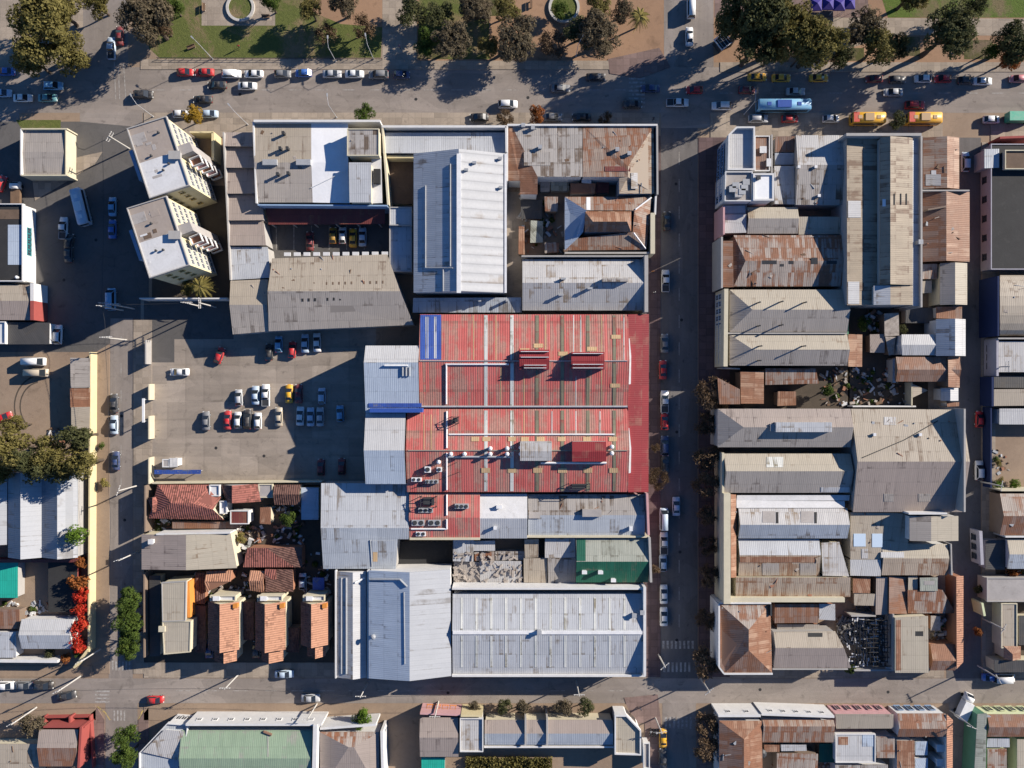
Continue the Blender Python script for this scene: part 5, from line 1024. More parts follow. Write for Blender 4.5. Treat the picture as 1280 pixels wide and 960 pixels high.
# ------------------------------------------------------------------ trees
def crown(seed, R, hh, nl, n, leaf, up=.55, lobe=(.30, .46), flat=.8, dens=.75):
    """leaf clumps spread on and in overlapping lobes; crown centre at the origin"""
    rnd = random.Random(seed); L = []
    for i in range(nl):
        a = rnd.uniform(0, 6.283); d = math.sqrt(rnd.uniform(0.02, 1)) * .68 * R; z = rnd.uniform(-.45, .6) * hh * (1 - .5 * d / R)
        L.append((Vector((d * math.cos(a), d * math.sin(a), z)), rnd.uniform(*lobe) * R))
    L.append((Vector((0, 0, hh * .35)), lobe[1] * R))
    mb = MB(); tot = sum(l[1] ** 2 for l in L)
    for c, r in L:
        for i in range(int(n * r * r / tot)):
            v = Vector((rnd.gauss(0, 1), rnd.gauss(0, 1), rnd.gauss(.25, 1))).normalized()
            p = c + Vector((v.x * r, v.y * r, v.z * r * flat)) * (dens + (1 - dens) * 1.6 * rnd.random())
            if noise.noise(p * (1.7 / max(r, .5)) + Vector((seed * 3.1, 0, 0))) < -.12: continue
            nrm = (v + Vector((rnd.uniform(-1, 1), rnd.uniform(-1, 1), rnd.uniform(-.4, 1))) * .9).normalized()
            x = nrm.orthogonal().normalized(); x = Matrix.Rotation(rnd.uniform(0, 6.28), 3, nrm) @ x; y = nrm.cross(x)
            s_ = leaf * rnd.uniform(.55, 1.35); t = s_ * rnd.uniform(.45, .8)
            mb.face([p - x * s_ * .5, p - y * t * .5 + x * .1 * s_, p + x * s_ * .5, p + y * t * .5 - x * .1 * s_])
    return mb, L
def trunk_mesh(name, L, zc, r, limbs=True):
    mb = MB(); z = zc * .55
    prev = Vector((0, 0, -.1))
    for i in range(1, 5):
        q = Vector((random.uniform(-.12, .12), random.uniform(-.12, .12), z * i / 4)); mb.tube(prev, q, r * (1.25 - .16 * (i - 1)), r * (1.25 - .16 * i), 8, caps=i in (1, 4)); prev = q
    if limbs:
        for c, rr in L[:9]:
            t = c + Vector((0, 0, zc)); m = prev.lerp(t, .5) + Vector((0, 0, -.3)); mb.tube(prev - Vector((0, 0, .2)), m, r * .5, r * .32, 6); mb.tube(m, t, r * .32, r * .1, 5)
    return mb.mesh(name, 'bark')
def bare(seed, R, zc, n):
    """autumn tree: branching limbs and twigs with thin brown leaves"""
    rnd = random.Random(seed); mb = MB(); tips = []
    def grow(p, d, l, r, k):
        q = p + d * l; mb.tube(p, q, r, r * .62, 5 if k > 2 else 4, caps=False)
        if k == 0 or r < .012: tips.append(q); return
        for i in range(rnd.choice((2, 3, 3))):
            e = (d + Vector((rnd.uniform(-1, 1), rnd.uniform(-1, 1), rnd.uniform(-.35, .5))) * .85).normalized(); grow(q, e, l * rnd.uniform(.62, .85), r * .6, k - 1)
        if k < 3: tips.append(p.lerp(q, .6))
    mb.tube((0, 0, -.1), (0, 0, zc * .4), .26, .2, 7)
    for i in range(5):
        a = i * 1.2566 + rnd.uniform(-.3, .3); grow(Vector((0, 0, zc * .38)), Vector((math.cos(a) * .7, math.sin(a) * .7, .75)).normalized(), R * .46, .13, 4)
    lf = MB()
    for i in range(n):
        t = rnd.choice(tips); p = t + Vector((rnd.gauss(0, .35), rnd.gauss(0, .35), rnd.gauss(0, .3))); p.z = max(p.z, .5)
        x = Vector((rnd.gauss(0, 1), rnd.gauss(0, 1), rnd.gauss(0, .6))).normalized(); y = x.orthogonal().normalized(); s_ = rnd.uniform(.12, .3); lf.face([p - x * s_, p - y * s_ * .6, p + x * s_, p + y * s_ * .6])
    return mb.mesh('trunk', 'bark'), lf.mesh('crown', 'leaf_brown')
PT = {}
def proto(kind, k):
    if (kind, k) in PT: return PT[(kind, k)]
    if kind == 'big': R, zc = 6.0, 8.5; mb, L = crown(10 + k, R, 3.8, 24, 15000, .46, lobe=(.22, .36))
    elif kind == 'mid': R, zc = 4.0, 5.6; mb, L = crown(30 + k, R, 2.7, 17, 8000, .38, lobe=(.24, .38))
    elif kind == 'small': R, zc = 2.0, 3.1; mb, L = crown(50 + k, R, 1.5, 11, 3000, .28, lobe=(.30, .44))
    elif kind == 'round': R, zc = 2.0, 3.2; mb, L = crown(70 + k, R, 1.2, 6, 2200, .28, lobe=(.5, .62), dens=.9)
    elif kind == 'shrub': R, zc = 1.6, 1.2; mb, L = crown(90 + k, R, 1.0, 9, 1300, .30, lobe=(.30, .46))
    if kind == 'bare':
        t, c = bare(110 + k, 3.0, 5.0, 2600); PT[(kind, k)] = (c, t, 3.0, 0, 5.0); return PT[(kind, k)]
    if kind == 'palm':
        rnd = random.Random(k); lf = MB()
        for i in range(26):
            a = i * 2.4; el = .9 - 1.5 * (i / 26); d = Vector((math.cos(a), math.sin(a), 0)); sd_ = Vector((-d.y, d.x, 0)); pp = None
            for j in range(9):
                u = j / 8; c_ = d * (3.0 * u * math.cos(el * .5)) + Vector((0, 0, 3.0 * (u * math.sin(el) - u * u * 1.0)))
                if pp is not None:
                    wd = .55 * (1 - abs(2 * u - .9) * .7)
                    for sg in (-1, 1):
                        for h_ in (0, .5):
                            m = pp.lerp(c_, h_); lf.face([m, m + d * .16, m + d * .3 + sd_ * sg * wd - Vector((0, 0, .2)), m + d * .2 + sd_ * sg * wd - Vector((0, 0, .2))])
                pp = c_
        t = MB(); pr = Vector((0, 0, -7.1))
        for i in range(8): q = Vector((.08 * math.sin(i), 0, -7 + 7 * (i + 1) / 8)); t.tube(pr, q, .26, .23, 8); pr = q
        me = t.mesh('trunk', 'bark'); PT[(kind, k)] = (lf.mesh('crown', 'leaf_palm'), me, 3.0, 7.0, 7.0); return PT[(kind, k)]
    cm = mb.mesh('crown', 'leaf_green'); tm = trunk_mesh('trunk', L, zc, {'big': .45, 'mid': .28, 'small': .14, 'round': .13, 'shrub': .06}[kind], kind != 'shrub' or True)
    PT[(kind, k)] = (cm, tm, R, zc, zc); return PT[(kind, k)]
TN = [0]
def tree(px, py, rpx, kind, leaf, label, group=None, name='tree', hs=1.0, k=None):
    TN[0] += 1; k = TN[0] % 3 if k is None else k
    cm, tm, R, cz, zc = proto(kind, k); s_ = rpx * S / R; h = hs * s_ ** .75
    p = P(px, py, zc * h); root = empty(name, label, {'shrub': 'shrub'}.get(name, 'tree'), (p.x, p.y, 0), group, TN[0] * 1.3)
    c = link('crown', cm, root, (0, 0, cz * h)); c.scale = (s_, s_, h if kind != 'bare' else h); c.material_slots[0].link = 'OBJECT'; c.material_slots[0].material = M[leaf]
    t = link('trunk', tm, root, (0, 0, 0 if kind != 'palm' else cz * h)); t.scale = (s_, s_, h)
    return root
G = 'trees of the park along the avenue'
for a in [
 (52, 40, 46, 'big', 'leaf_olive', 'huge golden olive tree at the corner of the avenue and the upper road'),
 (86, 64, 28, 'mid', 'leaf_olive', 'golden olive tree leaning over the parked blue cars by the huge tree'),
 (38, 74, 25, 'mid', 'leaf_olive', 'golden olive tree at the kerb side foot of the huge corner tree'),
 (70, 10, 30, 'mid', 'leaf_olive', 'golden olive tree filling the top of the huge corner tree clump'),
 (182, 22, 34, 'big', 'leaf_greybrown', 'dark brownish tree at the corner of the lawn beside the upper road'),
 (204, 34, 13, 'mid', 'leaf_brown', 'thin brown tree at the lawn edge by the dark corner tree'),
 (388, 12, 16, 'mid', 'leaf_olive', 'olive tree on the lawn beside the small round planter path'),
 (406, 40, 12, 'bare', 'leaf_brown', 'leafless tree on the bare lawn patch'),
 (430, 4, 20, 'mid', 'leaf_greybrown', 'grey brown tree at the top of the bare park path'),
 (512, 14, 22, 'mid', 'leaf_dark', 'dark tree beside the pale park path'),
 (533, 52, 18, 'mid', 'leaf_green', 'green tree beside the avenue where the pale path ends'),
 (564, 50, 28, 'big', 'leaf_greybrown', 'grey brown autumn tree over the avenue, beside the small green tree'),
 (645, 46, 33, 'big', 'leaf_greybrown', 'largest grey green tree over the middle of the avenue'),
 (634, 12, 20, 'mid', 'leaf_olive', 'olive tree behind the largest grey green tree'),
 (700, 12, 13, 'mid', 'leaf_green', 'green tree inside the round park planter'),
 (750, 44, 31, 'big', 'leaf_greybrown', 'grey tree on bare red soil near the tiled crossing'),
 (726, 40, 22, 'mid', 'leaf_dark', 'dark green tree tucked beside the grey tree on red soil'),
 (748, 8, 18, 'mid', 'leaf_olive', 'olive tree at the top edge above the grey tree on red soil'),
 (938, 14, 42, 'big', 'leaf_dark', 'dark evergreen with a broad crown by the tiled corner of the park'),
 (948, 52, 31, 'big', 'leaf_dark', 'dark evergreen hanging over the three yellow taxis'),
 (990, 34, 35, 'big', 'leaf_olive', 'olive evergreen between the dark crown and the purple tents'),
 (1026, 52, 33, 'big', 'leaf_olive', 'olive evergreen above the third yellow taxi'),
 (1004, 66, 18, 'mid', 'leaf_dark', 'dark evergreen at the kerb among the olive crowns'),
 (1082, 34, 26, 'mid', 'leaf_greybrown', 'thin grey olive tree at the start of the park path'),
 (1096, 58, 27, 'mid', 'leaf_olive', 'yellowish olive tree beside the dark shrub by the avenue'),
 (1122, 58, 17, 'mid', 'leaf_dark', 'dark shrub like tree between the two olive trees by the avenue'),
 (1186, 42, 38, 'big', 'leaf_dark', 'big round dense green tree standing alone on the park path'),
 (1266, 52, 27, 'big', 'leaf_dark', 'dark tree at the end of the park path by the picture edge'),
 (1238, 62, 13, 'small', 'leaf_green', 'small yellow green tree on the park edge soil'),
 (1262, 74, 15, 'mid', 'leaf_rust', 'rust brown tree over the pavement at the picture edge'),
 (596, 10, 24, 'big', 'leaf_greybrown', 'brown grey tree at the top edge between the pale path and red soil'),
 (548, 18, 20, 'mid', 'leaf_dark', 'dark tree above the grey brown autumn tree beside the pale path'),
 (612, 58, 16, 'mid', 'leaf_olive', 'olive tree squeezed between two grey brown crowns over the avenue'),
 (690, 52, 15, 'bare', 'leaf_brown', 'leafless brown tree below the round planter on red soil'),
 (778, 14, 17, 'mid', 'leaf_greybrown', 'small grey brown tree beside the yellowish palm'),
 (912, 30, 22, 'mid', 'leaf_dark', 'dark tree behind the diagonal kiosk'),
 (972, 4, 24, 'big', 'leaf_dark', 'dark crown at the top edge beside the purple tents'),
 (968, 64, 19, 'mid', 'leaf_olive', 'olive crown just over the second yellow taxi'),
 (1052, 70, 16, 'mid', 'leaf_dark', 'small dark crown at the kerb below the purple tents'),
 (338, 4, 13, 'mid', 'leaf_green', 'green tree at the top edge beside the pale park court'),
 (214, 6, 16, 'mid', 'leaf_green', 'green tree at the top of the lawn behind the corner tree'),
 (452, 30, 13, 'bare', 'leaf_brown', 'leafless tree on the bare park path soil'),
 (120, 4, 18, 'mid', 'leaf_olive', 'olive crown at the top edge beside the upper road'),
 (1218, 8, 16, 'mid', 'leaf_dark', 'dark tree on the bright lawn at the top edge'),
 (1145, -12, 26, 'big', 'leaf_olive', 'olive tree crown cut by the top edge over the bright lawn')]: tree(*a, group=G, hs=1.5 if 900 < a[0] < 1060 else (.68 if 480 < a[0] < 800 else 1.15))
tree(800, 20, 14, 'palm', 'leaf_palm', 'yellowish palm by the tiled corner of the park', name='palm_tree', hs=.9)
for a in [
 (455, 143, 14, 'mid', 'leaf_green', 'round green tree on the avenue pavement before the white roof'),
 (242, 144, 14, 'mid', 'leaf_yellow', 'bright yellow tree beside the cream apartment block'),
 (630, 146, 9, 'bare', 'leaf_brown', 'thin brown tree on the pavement below the silver car'),
 (671, 143, 12, 'mid', 'leaf_rust', 'rust brown tree on the pavement in the middle of the avenue'),
 (757, 147, 8, 'bare', 'leaf_brown', 'thin leafless tree on the pavement near the tiled crossing'),
 (1121, 151, 11, 'small', 'leaf_dark', 'dark green tree between the two yellow buses'),
 (99, 668, 13, 'round', 'leaf_bright', 'bright green ball tree beside the yellow wall'),
 (360, 648, 11, 'small', 'leaf_green', 'pale green garden tree behind the small cream house'),
 (302, 672, 7, 'small', 'leaf_palm', 'pale sparse shrub tree at the end of the two tone roof'),
 (1037, 489, 10, 'small', 'leaf_green', 'green tree in the dark court under the tan double gable'),
 (1080, 404, 10, 'small', 'leaf_green', 'green tree in the dark yard behind the tall warehouse'),
 (1128, 412, 7, 'small', 'leaf_dark', 'dark shrub tree beside the white L shaped house'),
 (453, 898, 14, 'mid', 'leaf_bright', 'round light green tree by the cross hipped corner house'),
 (38, 906, 13, 'bare', 'leaf_greybrown', 'grey leafless tree in the yard by the red wall'),
 (1062, 836, 7, 'small', 'leaf_green', 'small green bush tree beside the burnt ruin')]: tree(*a, hs=1.7 if a[3] == 'round' else 1.0)
tree(250, 358, 15, 'palm', 'leaf_palm', 'tall pale palm beside the lower apartment block', name='palm_tree', hs=.9)
tree(236, 360, 11, 'mid', 'leaf_olive', 'olive tree beside the pale palm at the lower apartment block')
G = 'trees in the dark clump inside the yellow wall'
for i, (x, y, r, l, t) in enumerate([(10, 562, 24, 'leaf_olive', 'olive tree at the picture edge end of the clump'), (36, 580, 22, 'leaf_dark', 'dark tree in the middle of the clump over the workshop roof'), (62, 566, 20, 'leaf_olive', 'olive tree on the bare earth side of the clump'), (96, 546, 18, 'leaf_dark', 'upper dark green tree of the clump against the yellow wall'), (100, 580, 21, 'leaf_olive', 'broad olive tree of the clump leaning over the yellow wall'), (72, 588, 17, 'leaf_dark', 'dark tree of the clump between the two olive crowns over the roof'), (4, 592, 14, 'leaf_olive', 'small olive crown at the corner of the clump over the picture edge shed'), (16, 532, 13, 'leaf_olive', 'small olive crown of the clump nearest the red car')]): tree(x, y, r * 1.1, 'mid', l, t, G, hs=1.6)
G = 'red flowering shrubs along the yellow wall'
for i, (x, y, r, l, t) in enumerate([(102, 702, 9, 'leaf_rust', 'rust orange shrub below the bright green ball tree'), (100, 727, 13, 'leaf_rust', 'broad orange red shrub beside the dark slab roof'), (100, 743, 12, 'leaf_red', 'red shrub in the middle of the row along the yellow wall'), (102, 763, 11, 'leaf_red', 'narrow red shrub above the white gabled shed end'), (100, 783, 12, 'leaf_red', 'bright red shrub touching the white gabled shed'), (101, 803, 12, 'leaf_red', 'bright red shrub at the lower end of the yellow wall')]): tree(x, y, r, 'shrub', l, t, G, name='shrub', hs=1.8)
for x, y, r, l, t in [(82, 822, 9, 'leaf_rust', 'rust brown shrub at the corner below the white gabled shed'), (62, 815, 8, 'leaf_dark', 'dark green shrub under the white gabled shed'), (97, 818, 7, 'leaf_green', 'green shrub between the rust brown shrub and the yellow wall end'), (128, 557, 5, 'leaf_green', 'small weed shrub on the pavement outside the yellow wall'), (132, 604, 7, 'leaf_palm', 'dry shrub on the dirt pavement near the yellow wall'), (1222, 735, 7, 'leaf_dark', 'mossy dark shrub against the side street wall'), (1222, 790, 8, 'leaf_rust', 'rusty creeper shrub on the side street wall'), (1246, 606, 7, 'leaf_bright', 'bright green shrub beside the pink gabled house, nearest the street'), (1270, 606, 8, 'leaf_bright', 'bright green shrub beside the pink gabled house at the picture edge'), (1266, 714, 9, 'leaf_rust', 'rust brown bush on the flat roof house court'), (1250, 600, 5, 'leaf_palm', 'dry pale bush in the earth court'), (1247, 580, 5, 'leaf_palm', 'dry pink bush near the white car court wall')]: tree(x, y, r, 'shrub', l, t, name='shrub', hs=1.2)
G = 'green trees on the pavement of the western street'
for x, y, r, t in [(161, 750, 17, 'upper green pavement tree at the top of the column on the western street'), (161, 781, 18, 'broadest green pavement tree in the middle of the column on the western street'), (161, 812, 15, 'lower green pavement tree at the end of the column on the western street'), (161, 766, 15, 'second green pavement tree from the top of the column on the western street'), (162, 797, 15, 'second green pavement tree from the lower end of the western street column'), (157, 920, 16, 'leafy green tree below the lower crossing, nearest the zebra'), (157, 946, 17, 'leafy green tree below the lower crossing at the picture edge')]: tree(x, y, r, 'mid', 'leaf_green', t, G, hs=1.2)
G = 'bare autumn trees along the shaded street'
for x, y, r, t in [(890, 491, 19, 'largest brown autumn tree, in front of the rust sheds'), (884, 530, 13, 'small bare tree by the grey hipped warehouse front'), (887, 571, 15, 'bare tree opposite the shaded car row'), (885, 606, 14, 'bare tree at the seam of the beige gable and the cream parapet'), (884, 645, 11, 'thin bare tree on the pavement by the cream parapet, upper one'), (888, 722, 12, 'thin bare tree on the pavement by the cream parapet, lower one'), (885, 684, 11, 'bare tree on the pavement between the two thin ones at the cream parapet'), (884, 775, 12, 'bare tree at the upper side of the hipped corner house'), (882, 830, 16, 'brown bare tree at the hipped corner house'), (823, 597, 12, 'tan bare tree on the market side pavement'), (820, 560, 5, 'tiny bare tree on the market side pavement'), (820, 712, 5, 'tiny bare tree on the pavement by the green roof'), (886, 908, 13, 'brown tree below the lower crossing, beside the white house front'), (884, 938, 14, 'yellowish brown tree below the lower crossing at the picture edge')]: tree(x, y, r, 'bare' if r > 4 else 'shrub', 'leaf_brown', t, G)
G = 'bushy trees along the lower pavement'
for x, y, r, l, t in [(594, 884, 9, 'leaf_greybrown', 'brown bushy tree above the yellow edged shop'), (631, 883, 10, 'leaf_dark', 'dark bushy tree, first of the close pair before the long ribbed roof'), (653, 887, 12, 'leaf_greybrown', 'larger olive bushy tree of the close pair before the long ribbed roof'), (704, 884, 12, 'leaf_greybrown', 'bushy tree beside the slim street pole'), (731, 884, 12, 'leaf_dark', 'dark bushy tree nearest the red paved corner')]: tree(x, y, r, 'small', l, t, G, hs=.9)
hd = MB(); rn = random.Random(3)
for i in range(5200):
    p = P(rn.uniform(582, 690), rn.uniform(947, 975), 1.0); p.z = rn.uniform(.3, 1.6) + .5 * noise.noise(p * .4)
    v = Vector((rn.gauss(0, 1), rn.gauss(0, 1), rn.gauss(.5, 1))).normalized(); x = v.orthogonal().normalized(); y = v.cross(x); s_ = rn.uniform(.12, .32); hd.face([p - x * s_, p - y * s_, p + x * s_, p + y * s_])
tag(hd.build('undergrowth', 'leaf_olive'), kind='stuff')
# ------------------------------------------------------------------ vehicles
def loft(mb, secs, mi=0):
    """secs: rings of points with equal counts"""
    n = len(secs[0])
    for a, b in zip(secs, secs[1:]):
        for i in range(n):
            j = (i + 1) % n; mb.face([a[i], a[j], b[j], b[i]], None, mi)
    mb.face(secs[0][::-1], None, mi); mb.face(secs[-1], None, mi)
def ring(x, w, z0, z1):
    d = z1 - z0
    return [Vector((x, s * w * k, z0 + d * t)) for s, k, t in ((1, .90, 0), (1, 1, .3), (1, .98, .72), (1, .86, 1), (-1, .86, 1), (-1, .98, .72), (-1, 1, .3), (-1, .90, 0))]
def finish(mb, name, mats, bev=.05):
    import bmesh
    me = mb.mesh(name, mats); bm = bmesh.new(); bm.from_mesh(me); bmesh.ops.remove_doubles(bm, verts=bm.verts, dist=.001); bmesh.ops.recalc_face_normals(bm, faces=bm.faces)
    es = [e for e in bm.edges if len(e.link_faces) == 2 and e.calc_face_angle() > .5]
    bmesh.ops.bevel(bm, geom=es, offset=bev, segments=2, affect='EDGES', clamp_overlap=True)
    bm.to_mesh(me); bm.free(); me.polygons.foreach_set('use_smooth', [True] * len(me.polygons)); me.update()
    return me
def hull(cab, W, zb, zt):
    (xa, xb, xc, xd), wb, wt = cab, W * .90, W * .72
    base = [Vector((xa, wb, zb)), Vector((xa, -wb, zb)), Vector((xd, -wb, zb)), Vector((xd, wb, zb))]
    top = [Vector((xb, wt, zt)), Vector((xb, -wt, zt)), Vector((xc, -wt, zt)), Vector((xc, wt, zt))]
    return base, top
def qmesh(name, q, mat, off, ins=(.08, .1), ):
    """pane on the quad q = (lower a, lower b, upper b, upper a), pushed out by off"""
    a, b, c, d = q; u, v = ins
    L = lambda s, t: a.lerp(b, s).lerp(d.lerp(c, s), t)
    n = (b - a).cross(d - a).normalized(); p = [L(u, v), L(1 - u, v), L(1 - u, 1 - v), L(u, 1 - v)]
    m = sum(p, Vector()) / 4
    if n.dot(Vector((m.x, m.y, .0))) < 0: n = -n
    mb = MB(); o = [w + n * off for w in p]
    if fnormal(o).dot(n) < 0: o = o[::-1]; p = p[::-1]
    mb.prism([w - n * .03 for w in p], o); return mb.mesh(name, mat)
TYPES = dict(
 sedan=dict(L=4.5, W=.88, prof=[(-2.22, .80, .34, .72), (-2.05, .87, .26, .98), (-1.35, .88, .24, 1.02), (0, .885, .22, .98), (.95, .88, .23, .95), (1.75, .86, .25, .83), (2.15, .78, .3, .66)], cab=(1.2, .32, -.78, -1.66), zb=.95, zt=1.44, wb=1.35),
 hatch=dict(L=3.9, W=.86, prof=[(-1.92, .78, .34, .86), (-1.8, .85, .26, 1.0), (-1.0, .86, .24, 1.0), (0, .865, .22, .98), (.85, .86, .23, .96), (1.55, .84, .25, .84), (1.88, .76, .3, .66)], cab=(1.12, .26, -1.12, -1.84), zb=.96, zt=1.50, wb=1.2),
 suv=dict(L=4.6, W=.93, prof=[(-2.28, .84, .38, .95), (-2.15, .91, .3, 1.12), (-1.2, .93, .28, 1.12), (0, .93, .26, 1.1), (.95, .93, .28, 1.08), (1.85, .91, .3, .98), (2.22, .83, .36, .76)], cab=(1.25, .42, -1.55, -2.22), zb=1.08, zt=1.74, wb=1.38),
 pickup=dict(L=5.2, W=.93, prof=[(-2.58, .86, .45, .98), (-2.5, .91, .36, 1.05), (-1.2, .93, .34, 1.05), (0, .93, .32, 1.08), (1.15, .93, .34, 1.08), (2.1, .91, .36, .98), (2.55, .83, .42, .76)], cab=(1.45, .66, -.50, -.94), zb=1.06, zt=1.74, wb=1.55),
 van=dict(L=5.2, W=.98, prof=[(-2.58, .9, .38, 1.1), (-2.5, .96, .3, 1.2), (0, .98, .28, 1.2), (1.5, .98, .3, 1.18), (2.2, .94, .32, 1.05), (2.55, .86, .38, .8)], cab=(2.1, 1.35, -2.4, -2.54), zb=1.15, zt=2.25, wb=1.6))
VP = {}
def vproto(kind):
    if kind in VP: return VP[kind]
    t = TYPES[kind]; W = t['W']; mb = MB(); parts = []
    loft(mb, [ring(x, w, a, b) for x, w, a, b in t['prof']])
    base, top = hull(t['cab'], W, t['zb'] - .06, t['zt']); mb.prism(base, top)
    body = finish(mb, 'body', 'p_white')
    if kind == 'pickup':
        m = MB(); m.box((-1.72, 0, 1.0), (1.45, 1.5, .075)); parts.append(('cargo_bed', m.mesh('cargo_bed', 'metal_dark'), None))
        m = MB()
        for y in (-.8, .8): m.box((-1.72, y, 1.04), (1.6, .1, .1))
        m.box((-2.5, 0, 1.04), (.1, 1.6, .1)); parts.append(('bed_rail', m.mesh('bed_rail', 'metal_grey'), None))
    b, tp = base, top
    parts.append(('windscreen', qmesh('windscreen', (b[0], b[1], tp[1], tp[0]), 'glass', .02, (.03, .03)), None))
    parts.append(('rear_window', qmesh('rear_window', (b[3], b[2], tp[2], tp[3]), 'glass', .02, (.05, .08)), None))
    for i, j in ((0, 3), (1, 2)): parts.append(('side_window', qmesh('side_window', (b[i], b[j], tp[j], tp[i]), 'glass', .02, (.06, .12)), None))
    wm = MB(); wm.tube((0, -.11, 0), (0, .11, 0), .32, .32, 14); wm.tube((0, -.125, 0), (0, .125, 0), .19, .19, 10, 1); wh = wm.mesh('wheel', ['rubber', 'metal_grey'])
    for x in (-t['wb'], t['wb']):
        for s_ in (-1, 1): parts.append(('wheel', wh, (x, s_ * (W - .1), .32)))
    xf = t['prof'][-1][0]; xr = t['prof'][0][0]; zf = t['prof'][-1][3]
    h = MB(); h.box((0, 0, -.08), (.22, .34, .14)); hm = h.mesh('headlight', 'lamp_lens'); h = MB(); h.box((0, 0, -.08), (.14, .3, .2)); tm = h.mesh('tail_light', 'tail_lens')
    for s_ in (-1, 1): parts.append(('headlight', hm, (xf - .1, s_ * (W - .3), zf - .02))); parts.append(('tail_light', tm, (xr + .08, s_ * (W - .26), t['prof'][0][3] - .05)))
    VP[kind] = (body, parts); return VP[kind]
def car(px, py, ang, kind, colr, label, z=.03, group=None, cat=None):
    body, parts = vproto(kind); p = P(px, py, .9)
    name = {'sedan': 'sedan_car', 'hatch': 'hatchback_car', 'suv': 'estate_car', 'pickup': 'pickup_truck', 'van': 'van'}[kind]
    if label.find('taxi') >= 0: name, cat = 'taxi', 'taxi'
    t = empty(name, label, cat or {'pickup': 'pickup truck', 'van': 'van'}.get(kind, 'car'), (p.x, p.y, z), group, math.radians(ang))
    o = link('body', body, t); o.material_slots[0].link = 'OBJECT'; o.material_slots[0].material = M['p_' + colr]
    for n, me, l in parts: link(n, me, t, l)
    return t
def bus(px, py, ang, L, colr, roof, label, stripe=None, W=2.5, Hh=3.05, name='bus', front=None):
    p = P(px, py, Hh); t = empty(name, label, 'bus', (p.x, p.y, .03), None, math.radians(ang)); hl = L / 2
    mb = MB(); loft(mb, [ring2(x, w, a, b) for x, w, a, b in ((-hl, W / 2 * .94, .4, Hh * .93), (-hl + .25, W / 2, .32, Hh), (hl - .4, W / 2, .32, Hh), (hl, W / 2 * .93, .4, Hh * .88))]); link('body', finish(mb, 'body', 'p_' + colr, .08), t)
    for s_ in (-1, 1):
        m = MB(); m.box((0, s_ * (W / 2 - .01), 1.35), (L * .88, .06, 1.0)); m.build('side_window', 'glass', t)
    m = MB(); m.box((hl - .03, 0, 1.25), (.1, W * .86, 1.25)); m.build('windscreen', 'glass', t); m = MB(); m.box((-hl + .01, 0, 1.5), (.08, W * .8, .9)); m.build('rear_window', 'glass', t)
    m = MB(); m.box((-L * .02, 0, Hh - .04), (L * .26, W * .66, .26)); m.build('roof_unit', roof, t)
    for x in (-L * .3, L * .26): m = MB(); m.box((x, 0, Hh - .04), (.9, .8, .12)); m.build('roof_hatch', roof, t)
    if stripe:
        m = MB(); m.box((-hl + .7, 0, Hh - .06), (1.3, W * .9, .09)); m.build('roof_band', stripe, t)
    wm = MB(); wm.tube((0, -.14, 0), (0, .14, 0), .48, .48, 16); wm.tube((0, -.15, 0), (0, .15, 0), .28, .28, 10, 1); wh = wm.mesh('wheel', ['rubber', 'metal_grey'])
    for x in (-L * .3, L * .3):
        for s_ in (-1, 1): link('wheel', wh, t, (x, s_ * (W / 2 - .16), .48))
    for s_ in (-1, 1): m = MB(); m.box((hl - .06, s_ * W * .36, .75), (.14, .4, .22)); m.build('headlight', 'lamp_lens', t)
    return t
def ring2(x, w, z0, z1):
    d = z1 - z0
    return [Vector((x, s * w * k, z0 + d * t)) for s, k, t in ((1, .97, 0), (1, 1, .3), (1, .98, .85), (1, .88, 1), (-1, .88, 1), (-1, .98, .85), (-1, 1, .3), (-1, .97, 0))]
def truck(px, py, ang, colr, box, label, L=6.0, h=2.7):
    p = P(px, py, 2); t = empty('box_truck', label, 'truck', (p.x, p.y, .03), None, math.radians(ang)); hl = L / 2
    mb = MB(); loft(mb, [ring2(x, w, .45, b) for x, w, b in ((hl - 1.75, 1.0, 2.2), (hl - .7, 1.0, 2.2), (hl - .05, .95, 1.25), (hl, .9, 1.1))]); link('cab', finish(mb, 'cab', 'p_' + colr, .07), t)
    m = MB(); m.box((-.9, 0, .75), (L - 1.9, 2.1, h - .75)); m.build('cargo_box', box, t); m = MB(); m.box((-.2, 0, .5), (L - .8, .9, .25)); m.build('chassis', 'metal_dark', t)
    m = MB(); m.face([(hl - .66, .85, 2.14), (hl - .66, -.85, 2.14), (hl - .1, -.85, 1.34), (hl - .1, .85, 1.34)]); m.face([(hl - .72, .85, 2.1), (hl - .16, .85, 1.3), (hl - .16, -.85, 1.3), (hl - .72, -.85, 2.1)]); m.build('windscreen', 'glass', t)
    wm = MB(); wm.tube((0, -.13, 0), (0, .13, 0), .42, .42, 14); wh = wm.mesh('wheel', 'rubber')
    for x in (-hl + 1.2, hl - 1.0):
        for s_ in (-1, 1): link('wheel', wh, t, (x, s_ * .92, .42))
    return t
A = 'cars parked along the park kerb'
